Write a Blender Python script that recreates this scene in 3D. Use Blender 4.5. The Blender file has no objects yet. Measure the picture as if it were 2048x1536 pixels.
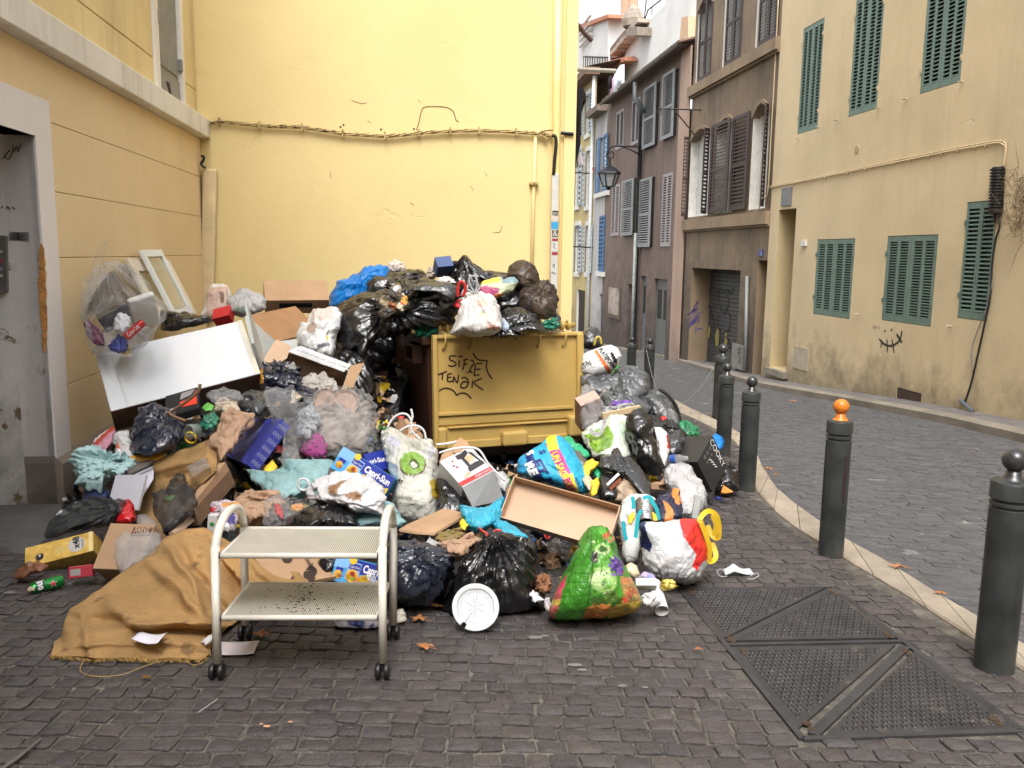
import bpy,bmesh,math,random
import numpy as np
from mathutils import Vector,Matrix
from mathutils.bvhtree import BVHTree
random.seed(7);RNG=np.random.RandomState(7)
sc=bpy.context.scene
col=sc.collection
F=1720.0;PITCH=math.radians(8.63);ROLL=math.radians(0.82)
CAM=np.array([0.0,0.0,1.5])
fw=np.array([0,math.cos(PITCH),-math.sin(PITCH)]);r0=np.array([1.0,0,0]);u0=np.array([0,math.sin(PITCH),math.cos(PITCH)])
rt=r0*math.cos(ROLL)+u0*math.sin(ROLL);up=-r0*math.sin(ROLL)+u0*math.cos(ROLL)
cd=bpy.data.cameras.new('camera');cam=bpy.data.objects.new('camera',cd);col.objects.link(cam)
cd.sensor_width=36;cd.lens=36*F/2048;cd.clip_end=500;cd.clip_start=0.05
cam.matrix_world=Matrix(((rt[0],up[0],-fw[0],CAM[0]),(rt[1],up[1],-fw[1],CAM[1]),(rt[2],up[2],-fw[2],CAM[2]),(0,0,0,1)))
sc.camera=cam
SUN_EL,SUN_AZ=58,188
w=bpy.data.worlds.new('World');sc.world=w;w.use_nodes=True
nt=w.node_tree;nt.nodes.clear()
sk=nt.nodes.new('ShaderNodeTexSky');sk.sky_type='NISHITA';sk.sun_disc=False
sk.sun_elevation=math.radians(SUN_EL);sk.sun_rotation=math.radians(SUN_AZ);sk.air_density=1.0;sk.dust_density=4.0;sk.ozone_density=1.0
hs=nt.nodes.new('ShaderNodeHueSaturation');hs.inputs['Saturation'].default_value=0.22
bg=nt.nodes.new('ShaderNodeBackground');bg.inputs['Strength'].default_value=0.15
wo=nt.nodes.new('ShaderNodeOutputWorld')
nt.links.new(sk.outputs[0],hs.inputs['Color']);nt.links.new(hs.outputs[0],bg.inputs[0]);nt.links.new(bg.outputs[0],wo.inputs[0])
sd=bpy.data.lights.new('sun','SUN');sun=bpy.data.objects.new('sun',sd);col.objects.link(sun)
sd.energy=0.8;sd.angle=math.radians(25);sd.color=(1.0,0.96,0.9)
_az=math.radians(SUN_AZ);_el=math.radians(SUN_EL)
_dir=Vector((math.sin(_az)*math.cos(_el),math.cos(_az)*math.cos(_el),math.sin(_el)))
sun.rotation_euler=_dir.to_track_quat('Z','Y').to_euler()
vs=sc.view_settings;vs.view_transform='Standard';vs.look='None';vs.gamma=1;vs.use_curve_mapping=False;vs.exposure=1.37
sc.cycles.max_bounces=8;sc.cycles.diffuse_bounces=4;sc.cycles.glossy_bounces=3;sc.cycles.transparent_max_bounces=12
sc.cycles.transmission_bounces=3;sc.cycles.use_denoising=True;sc.cycles.caustics_reflective=False;sc.cycles.caustics_refractive=False
def ray(x,y):
 return fw+rt*(x-1024)/F-up*(y-768)/F
def P(x,y,Y):
 d=ray(x,y);return CAM+d*(Y/d[1])
def sst(a,b,t):
 t=min(1,max(0,(t-a)/(b-a)));return t*t*(3-2*t)
def gz(Y):return-0.058*Y-0.14*sst(12,20,Y)
def G(x,y,dz=0.0):
 d=ray(x,y);t=3.0
 for _ in range(30):
  p=CAM+d*t;g=gz(p[1])+dz
  t=(g-1.5)/d[2]if d[2]<0 else 60
  t=min(t,70)
 return CAM+d*t
def proj(p):
 q=np.asarray(p,float)-CAM;z=q@fw
 return 1024+F*(q@rt)/z,768-F*(q@up)/z
_d=ray(815,504);DU=np.array([_d[0],_d[1],0]);DU/=np.linalg.norm(DU);DV=np.array([DU[1],-DU[0],0]);DZ=np.array([0,0,1.0])
def B(u,v,z):return DU*u+DV*v+DZ*z
def Wv(x,y,v):
 d=ray(x,y);t=v/(d@DV);p=CAM+d*t;return p@DU,p[2]
def Wu(x,y,u):
 d=ray(x,y);t=u/(d@DU);p=CAM+d*t;return p@DV,p[2]
def ug(u,v):return gz(B(u,v,0)[1])
_perm=RNG.permutation(256).astype(np.int64);_val=RNG.rand(256)
def vnoise(p):
 p=np.asarray(p,float);i=np.floor(p).astype(np.int64);f=p-i;f=f*f*(3-2*f)
 def h(a,b,c):return _val[_perm[(_perm[(_perm[a&255]+b)&255]+c)&255]]
 x,y,z=i[:,0],i[:,1],i[:,2];fx,fy,fz=f[:,0],f[:,1],f[:,2]
 r=0
 for dx in(0,1):
  for dy in(0,1):
   for dz in(0,1):
    wgt=(fx if dx else 1-fx)*(fy if dy else 1-fy)*(fz if dz else 1-fz)
    r=r+wgt*h(x+dx,y+dy,z+dz)
 return r*2-1
def vnoise3(p):
 return np.stack([vnoise(p),vnoise(p+31.7),vnoise(p-17.3)],1)
def tri(t):return np.abs((t%1.0)-0.5)*4-1
def crumple(p,freq,seed,n=7,warp=0.35):
 rs=np.random.RandomState(seed);q=p*freq;q=q+warp*vnoise3(q*0.7+seed)
 r=np.zeros(len(p));tot=0
 for k in range(n):
  d=rs.randn(3);d/=np.linalg.norm(d);s=0.45*1.35**k;a=1.0/s**0.85
  r+=a*tri(q@d*s+rs.rand());tot+=a
 return r/tot*2.0
class MB:
 def __init__(s):s.v=[];s.f=[];s.m=[]
 def add(s,vs_,fs,mi=0):
  n=len(s.v);s.v.extend([tuple(map(float,a))for a in vs_]);s.f.extend([tuple(i+n for i in f)for f in fs]);s.m.extend([mi]*len(fs));return s
 def hexa(s,a,mi=0):
  return s.add(a,[(3,2,1,0),(4,5,6,7),(0,1,5,4),(1,2,6,5),(2,3,7,6),(3,0,4,7)],mi)
 def pbox(s,o,a,b,c,mi=0):
  o,a,b,c=map(np.asarray,(o,a,b,c));return s.hexa([o,o+a,o+a+b,o+b,o+c,o+a+c,o+a+b+c,o+b+c],mi)
 def box(s,u0_,u1_,v0,v1,z0,z1,mi=0):
  return s.pbox(B(u0_,v0,z0),DU*(u1_-u0_),DV*(v1-v0),DZ*(z1-z0),mi)
 def quad(s,a,b,c,d,mi=0):return s.add([a,b,c,d],[(0,1,2,3)],mi)
 def prism(s,pts,ext,mi=0):
  n=len(pts);pts=[np.asarray(p,float)for p in pts];ext=np.asarray(ext,float)
  return s.add(pts+[p+ext for p in pts],[tuple(range(n))[::-1],tuple(range(n,2*n))]+[(i,(i+1)%n,n+(i+1)%n,n+i)for i in range(n)],mi)
 def tube(s,path,r,n=8,mi=0,cap=True,close=False):
  path=[np.asarray(p,float)for p in path];m=len(path);rs=r if hasattr(r,'__len__')else[r]*m
  base=len(s.v);prev=None
  for i,p in enumerate(path):
   t=path[(i+1)%m if close else min(i+1,m-1)]-path[(i-1)if close else max(i-1,0)];t=t/(np.linalg.norm(t)+1e-9)
   if prev is None:a=np.cross(t,(0,0,1.0)if abs(t[2])<.9 else(1.0,0,0))
   else:a=prev-t*(prev@t)
   a/=np.linalg.norm(a)+1e-9;prev=a;b=np.cross(t,a)
   for k in range(n):
    th=2*math.pi*k/n;s.v.append(tuple(p+rs[i]*(a*math.cos(th)+b*math.sin(th))))
  for i in range(m if close else m-1):
   j=(i+1)%m
   for k in range(n):
    s.f.append((base+i*n+k,base+i*n+(k+1)%n,base+j*n+(k+1)%n,base+j*n+k));s.m.append(mi)
  if cap and not close:
   s.f.append(tuple(base+k for k in range(n))[::-1]);s.f.append(tuple(base+(m-1)*n+k for k in range(n)));s.m+=[mi,mi]
  return s
 def lathe(s,o,prof,n=24,axis=(0,0,1),mi=0,xdir=None):
  ax=np.asarray(axis,float);ax/=np.linalg.norm(ax);a=np.cross(ax,(0,1.0,0)if abs(ax[1])<.9 else(1.0,0,0));a/=np.linalg.norm(a);b=np.cross(ax,a);o=np.asarray(o,float)
  base=len(s.v)
  for r,h in prof:
   for k in range(n):
    th=2*math.pi*k/n;s.v.append(tuple(o+ax*h+max(r,1e-5)*(a*math.cos(th)+b*math.sin(th))))
  for i in range(len(prof)-1):
   for k in range(n):
    s.f.append((base+i*n+k,base+i*n+(k+1)%n,base+(i+1)*n+(k+1)%n,base+(i+1)*n+k));s.m.append(mi)
  return s
 def grid(s,pts,nx,ny,mi=0,flip=False):
  n=len(s.v);s.v.extend([tuple(p)for p in pts])
  for j in range(ny-1):
   for i in range(nx-1):
    a=n+j*nx+i;q=(a,a+1,a+nx+1,a+nx);s.f.append(q[::-1]if flip else q);s.m.append(mi)
  return s
ORG={}
def tag(o,label=None,cat=None,group=None,kind=None):
 if label:o['label']=label
 if cat:o['category']=cat
 if group:o['group']=group
 if kind:o['kind']=kind
 return o
def thing(name,label,cat,loc=(0,0,0),group=None):
 o=bpy.data.objects.new(name,None);o.empty_display_size=0.1;o.location=tuple(map(float,loc));col.objects.link(o)
 ORG[o.name]=np.array(loc,float);return tag(o,label,cat,group)
def setpiece(name,kind='structure'):
 o=bpy.data.objects.new(name,None);o.empty_display_size=0.1;col.objects.link(o);ORG[o.name]=np.zeros(3);o['kind']=kind;return o
def mkmesh(name,mb,mats,org=(0,0,0),smooth=False,auto=None):
 me=bpy.data.meshes.new(name);org=np.asarray(org,float)
 v=np.asarray(mb.v,float)-org
 me.from_pydata(v.tolist(),[],mb.f)
 for m_ in(mats if isinstance(mats,(list,tuple))else[mats]):me.materials.append(m_)
 if any(mb.m):me.polygons.foreach_set('material_index',mb.m)
 bm=bmesh.new();bm.from_mesh(me);bmesh.ops.recalc_face_normals(bm,faces=bm.faces);bm.to_mesh(me);bm.free()
 if smooth:me.polygons.foreach_set('use_smooth',[True]*len(me.polygons))
 if auto:
  me.polygons.foreach_set('use_smooth',[True]*len(me.polygons));me.set_sharp_from_angle(angle=math.radians(auto))
 me.update();return me
def obj(name,mb,mats,parent=None,label=None,cat=None,group=None,kind=None,smooth=False,auto=None,loc=None):
 if parent is None:
  v=np.asarray(mb.v,float)
  if loc is None and cat:loc=(v[:,0].mean(),v[:,1].mean(),v[:,2].min())
  org=np.asarray(loc,float)if loc is not None else np.zeros(3)
 else:org=ORG[parent.name]
 me=mkmesh(name,mb,mats,org,smooth,auto)
 o=bpy.data.objects.new(name,me);col.objects.link(o)
 if parent is None:o.location=tuple(org)
 else:o.parent=parent
 ORG[o.name]=org
 return tag(o,label,cat,group,kind)
def bevel(o,w_=0.01,n=2):
 m_=o.modifiers.new('bevel','BEVEL');m_.width=w_;m_.segments=n;m_.limit_method='ANGLE';return o
MATS={}
def srgb(h):
 if isinstance(h,str):c=[int(h[i:i+2],16)/255 for i in(0,2,4)]
 else:c=[a/255 for a in h]
 return tuple(((a/12.92)if a<=.04045 else((a+.055)/1.055)**2.4)for a in c)
def mat(name,c,rough=0.6,metal=0.0,spec=0.5,var=0.12,vscale=6.0,bump=0.0,bscale=30.0,c2=None,trans=0.0,alpha=1.0,rnd=0.0,attr=None,coat=0.0,wear=None,wscale=8,wthr=0.6,sss=0.0,sheen=0.0,detail=5):
 if name in MATS:return MATS[name]
 m_=bpy.data.materials.new(name);m_.use_nodes=True;t=m_.node_tree;N=t.nodes;L=t.links
 bs=N['Principled BSDF'];bs.inputs['Roughness'].default_value=rough;bs.inputs['Metallic'].default_value=metal
 bs.inputs['Specular IOR Level'].default_value=spec;bs.inputs['Coat Weight'].default_value=coat
 bs.inputs['Transmission Weight'].default_value=trans;bs.inputs['Alpha'].default_value=alpha
 c=srgb(c)if isinstance(c,str)else c
 tc=N.new('ShaderNodeTexCoord');oc=tc.outputs['Object']
 nz=N.new('ShaderNodeTexNoise');nz.inputs['Scale'].default_value=vscale;nz.inputs['Detail'].default_value=detail;nz.inputs['Roughness'].default_value=0.6
 L.new(oc,nz.inputs['Vector'])
 mp=N.new('ShaderNodeMapRange');mp.inputs['From Min'].default_value=.3;mp.inputs['From Max'].default_value=.7
 mp.inputs['To Min'].default_value=1-var;mp.inputs['To Max'].default_value=1+var;L.new(nz.outputs[0],mp.inputs['Value'])
 cur=None
 if attr:
  at=N.new('ShaderNodeVertexColor');at.layer_name=attr;cur=at.outputs['Color']
 else:
  rgb=N.new('ShaderNodeRGB');rgb.outputs[0].default_value=(*c,1);cur=rgb.outputs[0]
 if c2 is not None:
  mx=N.new('ShaderNodeMix');mx.data_type='RGBA';mx.inputs['B'].default_value=(*(srgb(c2)if isinstance(c2,str)else c2),1)
  L.new(cur,mx.inputs['A'])
  if rnd:oi=N.new('ShaderNodeObjectInfo');gi=N.new('ShaderNodeNewGeometry');ad=N.new('ShaderNodeMath');ad.operation='ADD';fr=N.new('ShaderNodeMath');fr.operation='FRACT';L.new(oi.outputs['Random'],ad.inputs[0]);L.new(gi.outputs['Random Per Island'],ad.inputs[1]);L.new(ad.outputs[0],fr.inputs[0]);L.new(fr.outputs[0],mx.inputs['Factor'])
  else:L.new(nz.outputs[0],mx.inputs['Factor'])
  cur=mx.outputs['Result']
 hv=N.new('ShaderNodeHueSaturation');L.new(cur,hv.inputs['Color']);L.new(mp.outputs[0],hv.inputs['Value']);cur=hv.outputs[0]
 if rnd:
  oi=N.new('ShaderNodeObjectInfo');gi=N.new('ShaderNodeNewGeometry');ad=N.new('ShaderNodeMath');ad.operation='ADD';L.new(oi.outputs['Random'],ad.inputs[0]);L.new(gi.outputs['Random Per Island'],ad.inputs[1])
  ml=N.new('ShaderNodeMath');ml.operation='MULTIPLY';ml.inputs[1].default_value=7.31;L.new(ad.outputs[0],ml.inputs[0]);fr=N.new('ShaderNodeMath');fr.operation='FRACT';L.new(ml.outputs[0],fr.inputs[0])
  m2=N.new('ShaderNodeMapRange');m2.inputs['To Min'].default_value=1-rnd;m2.inputs['To Max'].default_value=1+rnd;L.new(fr.outputs[0],m2.inputs['Value'])
  h2=N.new('ShaderNodeHueSaturation');L.new(cur,h2.inputs['Color']);L.new(m2.outputs[0],h2.inputs['Value']);cur=h2.outputs[0]
 if wear is not None:
  n2=N.new('ShaderNodeTexNoise');n2.inputs['Scale'].default_value=wscale;n2.inputs['Detail'].default_value=8;n2.inputs['Roughness'].default_value=.65;L.new(oc,n2.inputs['Vector'])
  r2=N.new('ShaderNodeMapRange');r2.inputs['From Min'].default_value=wthr;r2.inputs['From Max'].default_value=wthr+.08;L.new(n2.outputs[0],r2.inputs['Value'])
  mx=N.new('ShaderNodeMix');mx.data_type='RGBA';mx.inputs['B'].default_value=(*(srgb(wear)if isinstance(wear,str)else wear),1);L.new(cur,mx.inputs['A']);L.new(r2.outputs[0],mx.inputs['Factor']);cur=mx.outputs['Result']
 L.new(cur,bs.inputs['Base Color'])
 if bump:
  nb=N.new('ShaderNodeTexNoise');nb.inputs['Scale'].default_value=bscale;nb.inputs['Detail'].default_value=6;L.new(oc,nb.inputs['Vector'])
  bp=N.new('ShaderNodeBump');bp.inputs['Strength'].default_value=min(1,bump*2);bp.inputs['Distance'].default_value=bump*.02;L.new(nb.outputs[0],bp.inputs['Height']);L.new(bp.outputs[0],bs.inputs['Normal'])
 rr=N.new('ShaderNodeMapRange');rr.inputs['To Min'].default_value=max(0,rough-.1);rr.inputs['To Max'].default_value=min(1,rough+.1);L.new(nz.outputs[0],rr.inputs['Value']);L.new(rr.outputs[0],bs.inputs['Roughness'])
 MATS[name]=m_;m_['bs']=1
 return m_
def plastic(name,c,rough=0.24,film=None,wr=0.25,wscale=14,attr=None,transl=0.0,var=.2):
 """thin creased plastic film; film = how much is see-through"""
 if name in MATS:return MATS[name]
 m_=mat(name,c,rough=rough,var=var,vscale=5,attr=attr);t=m_.node_tree;N=t.nodes;L=t.links;bs=N['Principled BSDF']
 tc=N.new('ShaderNodeTexCoord');mpg=N.new('ShaderNodeMapping');mpg.inputs['Scale'].default_value=(1,1,1);L.new(tc.outputs['Object'],mpg.inputs['Vector'])
 n1=N.new('ShaderNodeTexNoise');n1.inputs['Scale'].default_value=wscale*.5;n1.inputs['Detail'].default_value=3;L.new(mpg.outputs[0],n1.inputs['Vector'])
 mxv=N.new('ShaderNodeMix');mxv.data_type='VECTOR';mxv.inputs['Factor'].default_value=.12;L.new(mpg.outputs[0],mxv.inputs['A']);L.new(n1.outputs['Color'],mxv.inputs['B'])
 vo=N.new('ShaderNodeTexVoronoi');vo.feature='DISTANCE_TO_EDGE';vo.inputs['Scale'].default_value=wscale;L.new(mxv.outputs['Result'],vo.inputs['Vector'])
 n3=N.new('ShaderNodeTexNoise');n3.inputs['Scale'].default_value=wscale*2.2;n3.inputs['Detail'].default_value=4;n3.inputs['Distortion'].default_value=1.5;L.new(mpg.outputs[0],n3.inputs['Vector'])
 sm=N.new('ShaderNodeMath');sm.operation='ADD';L.new(vo.outputs['Distance'],sm.inputs[0]);L.new(n3.outputs[0],sm.inputs[1])
 bp=N.new('ShaderNodeBump');bp.inputs['Strength'].default_value=wr;bp.inputs['Distance'].default_value=.03;L.new(sm.outputs[0],bp.inputs['Height']);L.new(bp.outputs[0],bs.inputs['Normal'])
 out=N['Material Output']
 if transl:
  tr=N.new('ShaderNodeBsdfTranslucent');L.new(bs.inputs['Base Color'].links[0].from_socket,tr.inputs['Color']);mx=N.new('ShaderNodeMixShader');mx.inputs[0].default_value=transl
  L.new(bs.outputs[0],mx.inputs[1]);L.new(tr.outputs[0],mx.inputs[2]);L.new(mx.outputs[0],out.inputs['Surface'])
 if film is not None:
  tp=N.new('ShaderNodeBsdfTransparent');tp.inputs[0].default_value=(.96,.97,.98,1)
  fr=N.new('ShaderNodeLayerWeight');fr.inputs['Blend'].default_value=.35;L.new(bp.outputs[0],fr.inputs['Normal'])
  mr=N.new('ShaderNodeMapRange');mr.inputs['To Min'].default_value=1-film;mr.inputs['To Max'].default_value=min(1,1-film+.26);L.new(fr.outputs['Facing'],mr.inputs['Value'])
  mx=N.new('ShaderNodeMixShader');L.new(mr.outputs[0],mx.inputs[0]);L.new(tp.outputs[0],mx.inputs[1])
  src=out.inputs['Surface'].links[0].from_socket;L.new(src,mx.inputs[2]);L.new(mx.outputs[0],out.inputs['Surface'])
 return m_
def stucco(name,c,c2,stain=None,sz=None,bump=.35,streak=0.0,stain_thr=.52,vs1=.7,crack=0.0,damp=None):
 """painted render: broad tone changes, fine grain, rain streaks, damp at the foot (sz = height range), patches"""
 if name in MATS:return MATS[name]
 m_=bpy.data.materials.new(name);m_.use_nodes=True;t=m_.node_tree;N=t.nodes;L=t.links;bs=N['Principled BSDF'];bs.inputs['Roughness'].default_value=.85;bs.inputs['Specular IOR Level'].default_value=.25
 tc=N.new('ShaderNodeTexCoord');oc=tc.outputs['Object']
 def noise(s_,d=6,r=.6,vec=None,dist=0):
  n=N.new('ShaderNodeTexNoise');n.inputs['Scale'].default_value=s_;n.inputs['Detail'].default_value=d;n.inputs['Roughness'].default_value=r;n.inputs['Distortion'].default_value=dist;L.new(vec or oc,n.inputs['Vector']);return n.outputs[0]
 def ramp(x,a,b,lo=0,hi=1):
  r=N.new('ShaderNodeMapRange');r.inputs['From Min'].default_value=a;r.inputs['From Max'].default_value=b;r.inputs['To Min'].default_value=lo;r.inputs['To Max'].default_value=hi;L.new(x,r.inputs['Value']);return r.outputs[0]
 def mix(a,b,f):
  x=N.new('ShaderNodeMix');x.data_type='RGBA'
  for k,q in(('A',a),('B',b)):
   if hasattr(q,'is_linked'):L.new(q,x.inputs[k])
   else:x.inputs[k].default_value=(*(srgb(q)if isinstance(q,str)else q),1)
  if hasattr(f,'is_linked'):L.new(f,x.inputs['Factor'])
  else:x.inputs['Factor'].default_value=f
  return x.outputs['Result']
 def mul(a,b):
  x=N.new('ShaderNodeMath');x.operation='MULTIPLY';L.new(a,x.inputs[0])
  if hasattr(b,'is_linked'):L.new(b,x.inputs[1])
  else:x.inputs[1].default_value=b
  return x.outputs[0]
 cur=mix(c,c2,ramp(noise(vs1,7,.62),.38,.68))
 cur=mix(cur,c,mul(ramp(noise(14,5),.4,.7),.25))
 if streak:
  mp=N.new('ShaderNodeMapping');mp.inputs['Scale'].default_value=(1.5,1.5,.14);L.new(oc,mp.inputs['Vector'])
  cur=mix(cur,stain or c2,mul(ramp(noise(1.1,9,.72,mp.outputs[0],1.2),.5,.75),streak))
 if stain is not None and sz is not None:
  sp=N.new('ShaderNodeSeparateXYZ');gp=N.new('ShaderNodeNewGeometry');L.new(gp.outputs['Position'],sp.inputs[0])
  hh=ramp(sp.outputs[2],sz[0],sz[1],1,0)
  ad=N.new('ShaderNodeMath');ad.operation='MULTIPLY_ADD';L.new(hh,ad.inputs[0]);ad.inputs[1].default_value=.55;L.new(mul(noise(2.2,9,.7),.75),ad.inputs[2])
  cur=mix(cur,stain,mul(ramp(ad.outputs[0],stain_thr,stain_thr+.3),.75))
 if damp is not None:
  cur=mix(cur,damp[0],mul(ramp(noise(damp[1],10,.72),damp[2],damp[2]+.03),damp[3]))
 cur=mix(cur,tuple(x*.45 for x in(srgb(c2)if isinstance(c2,str)else c2)),mul(ramp(noise(38,3),.70,.76),.35))
 L.new(cur,bs.inputs['Base Color'])
 h=N.new('ShaderNodeMath');h.operation='MULTIPLY_ADD';L.new(noise(60,6,.7),h.inputs[0]);h.inputs[1].default_value=.4;L.new(noise(9,5,.6),h.inputs[2])
 hb=h.outputs[0]
 if crack:
  vo=N.new('ShaderNodeTexVoronoi');vo.feature='DISTANCE_TO_EDGE';vo.inputs['Scale'].default_value=.55
  wv=N.new('ShaderNodeMix');wv.data_type='VECTOR';wv.inputs['Factor'].default_value=.3;L.new(oc,wv.inputs['A']);nn=N.new('ShaderNodeTexNoise');nn.inputs['Scale'].default_value=2.5;nn.inputs['Detail'].default_value=8;L.new(oc,nn.inputs['Vector']);L.new(nn.outputs['Color'],wv.inputs['B']);L.new(wv.outputs['Result'],vo.inputs['Vector'])
  k=mul(ramp(vo.outputs['Distance'],0,.006,1,0),ramp(noise(.9,3),.55,.62));k2=N.new('ShaderNodeMath');k2.operation='SUBTRACT';L.new(hb,k2.inputs[0]);L.new(mul(k,crack),k2.inputs[1]);hb=k2.outputs[0]
 bp=N.new('ShaderNodeBump');bp.inputs['Strength'].default_value=bump;bp.inputs['Distance'].default_value=.012;L.new(hb,bp.inputs['Height']);L.new(bp.outputs[0],bs.inputs['Normal'])
 MATS[name]=m_;return m_
def ribbon(mb,pts,w_,nrm,mi=0):
 pts=[np.asarray(p,float)for p in pts];L_=[];nrm=np.asarray(nrm,float)
 for i,p in enumerate(pts):
  t=pts[min(i+1,len(pts)-1)]-pts[max(i-1,0)];t/=np.linalg.norm(t)+1e-9;s_=np.cross(nrm,t);s_/=np.linalg.norm(s_)+1e-9
  ww=w_*(0.55 if i in(0,len(pts)-1)else 1.0)
  L_+=[p+s_*ww/2,p-s_*ww/2]
 n=len(mb.v);mb.v.extend([tuple(q)for q in L_])
 for i in range(len(pts)-1):mb.f.append((n+2*i,n+2*i+1,n+2*i+3,n+2*i+2));mb.m.append(mi)
def smooth_path(pts,k=5):
 pts=[np.asarray(p,float)for p in pts]
 if len(pts)<3:return[pts[0]+(pts[-1]-pts[0])*t/k for t in range(k+1)]
 out=[]
 for i in range(len(pts)-1):
  a,b,c,d=pts[max(i-1,0)],pts[i],pts[i+1],pts[min(i+2,len(pts)-1)]
  for j in range(k):
   t=j/k;out.append(.5*((2*b)+(-a+c)*t+(2*a-5*b+4*c-d)*t*t+(-a+3*b-3*c+d)*t**3))
 out.append(pts[-1]);return out
_tc={}
def text_pts(s,bold=0.0):
 """outline of a word as flat mesh: verts (x,y) scaled so capital height = 1, faces"""
 key=(s,bold)
 if key in _tc:return _tc[key]
 cu=bpy.data.curves.new('t','FONT');cu.body=s;cu.size=1.0;cu.resolution_u=3;cu.offset=bold;cu.fill_mode='FRONT'
 o=bpy.data.objects.new('t',cu);col.objects.link(o);dg=bpy.context.evaluated_depsgraph_get();me=bpy.data.meshes.new_from_object(o.evaluated_get(dg))
 v=np.array([tuple(x.co)[:2]for x in me.vertices])if len(me.vertices)else np.zeros((0,2));f=[tuple(p.vertices)for p in me.polygons]
 bpy.data.objects.remove(o);bpy.data.meshes.remove(me);bpy.data.curves.remove(cu)
 if len(v):v=(v-[v[:,0].min(),0])/0.70
 _tc[key]=(v,f);return v,f
def letter(mb,s,o,ex,ey,h,off=(0,0,0),bold=0.0,wfit=None,mi=0,center=False):
 v,f=text_pts(s,bold)
 if not len(v):return
 o,ex,ey,off=(np.asarray(a,float)for a in(o,ex,ey,off));ex=ex/np.linalg.norm(ex);ey=ey/np.linalg.norm(ey)
 sx=wfit/v[:,0].max()if wfit else h
 if center:o=o-ex*sx*v[:,0].max()/2
 mb.add([o+ex*a*sx+ey*b*h+off for a,b in v],f,mi)
M_joint=mat('joint_sand',(.095,.086,.073),rough=.95,var=.3,vscale=18,bump=.5,bscale=90,wear=(.17,.155,.13),wscale=5,wthr=.55)
M_sett=mat('sett_stone',(.058,.053,.055),rough=.6,var=.22,vscale=9,bump=.5,bscale=55,c2=(.072,.059,.056),rnd=.18,wear=(.20,.19,.18),wscale=11,wthr=.72)
M_sett2=mat('road_sett_stone',(.076,.077,.085),rough=.65,var=.2,vscale=7,bump=.4,bscale=50,c2=(.088,.086,.088),rnd=.12,wear=(.24,.235,.23),wscale=8,wthr=.70)
M_rjoint=mat('road_joint',(.078,.076,.077),rough=.9,var=.25,vscale=12,bump=.4,bscale=70,wear=(.2,.19,.18),wscale=3,wthr=.58)
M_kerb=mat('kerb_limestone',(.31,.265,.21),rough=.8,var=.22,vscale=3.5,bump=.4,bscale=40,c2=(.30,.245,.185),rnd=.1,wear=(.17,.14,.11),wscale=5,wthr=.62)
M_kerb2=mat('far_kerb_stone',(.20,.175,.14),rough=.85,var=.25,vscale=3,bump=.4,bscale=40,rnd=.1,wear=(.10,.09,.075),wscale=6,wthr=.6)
M_pave2=mat('far_pavement',(.13,.12,.115),rough=.85,var=.3,vscale=4,bump=.4,bscale=40,wear=(.2,.19,.18),wscale=7,wthr=.6)
M_iron=mat('cast_iron',(.050,.047,.048),rough=.5,metal=.3,var=.25,vscale=5,bump=.3,bscale=60,wear=(.12,.105,.09),wscale=9,wthr=.60)
M_ironf=mat('iron_frame',(.052,.051,.054),rough=.55,metal=.3,var=.25,vscale=7,bump=.3,bscale=60,wear=(.14,.12,.10),wscale=12,wthr=.62)
def pt_in(poly,x,y):
 r=False;n=len(poly)
 for i in range(n):
  x1,y1=poly[i][:2];x2,y2=poly[(i+1)%n][:2]
  if(y1>y)!=(y2>y)and x<(x2-x1)*(y-y1)/(y2-y1)+x1:r=not r
 return r
kin_px=[(1340,812),(1357,823),(1415,850),(1459,874),(1488,905),(1500,940),(1512,981),(1551,1023),(1586,1051),(1642,1086),(1709,1129),(1811,1189),(1987,1304),(2100,1376)]
kout_px=[(1352,800),(1378,815),(1440,843),(1484,868),(1510,897),(1525,932),(1551,972),(1586,1003),(1646,1046),(1695,1079),(1762,1115),(1870,1183),(1987,1250),(2120,1332)]
kin=[G(*p)for p in kin_px];kout=[G(*p)for p in kout_px]
e1=kin[-1]-kin[-3];e2=kout[-1]-kout[-3]
kin+=[kin[-1]+e1*.8,kin[-1]+e1*2.5];kout+=[kout[-1]+e2*.8,kout[-1]+e2*2.5]
kin=[B(40,3.9,0),B(22,3.1,0),B(16,2.75,0)]+kin;kout=[B(40,4.2,0),B(22,3.4,0),B(16,3.05,0)]+kout
VL=-2.45;UYW=10.55;VR=8.2
_u,_=Wv(405,400,VL);UYW=_u
def sheet(name,fn_in,m_,dz,x0,x1,y0,y1,st,kind='structure'):
 mb=MB();xs=np.arange(x0,x1,st);ys=np.arange(y0,y1,st)
 for j in range(len(ys)):
  for i in range(len(xs)):
   if fn_in(xs[i]+st/2,ys[j]+st/2):
    mb.quad(*[(a,b,gz(b)+dz)for a,b in((xs[i],ys[j]),(xs[i]+st,ys[j]),(xs[i]+st,ys[j]+st),(xs[i],ys[j]+st))])
 return obj(name,mb,m_,kind=kind)
gmb=MB();ys=[-30,-10,0]+list(range(4,40,2))+[50,80,160,300]
for a,b in zip(ys[:-1],ys[1:]):gmb.quad((-160,a,gz(a)-.16),(160,a,gz(a)-.16),(160,b,gz(b)-.16),(-160,b,gz(b)-.16))
obj('ground',gmb,M_rjoint,kind='structure')
pavement=setpiece('pavement');road=setpiece('road');farpave=setpiece('far_pavement')
PAVE=[(p[0],p[1])for p in kin]+[(2.9,-1.0),(-6,-1.0),(-6,40)]
bed=MB();kp=[np.array(p)for p in kin]
for a,b in zip(kp[:-1],kp[1:]):
 bed.quad((a[0]+.03,a[1],gz(a[1])-.007),(b[0]+.03,b[1],gz(b[1])-.007),(-7,b[1],gz(b[1])-.007),(-7,a[1],gz(a[1])-.007))
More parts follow.
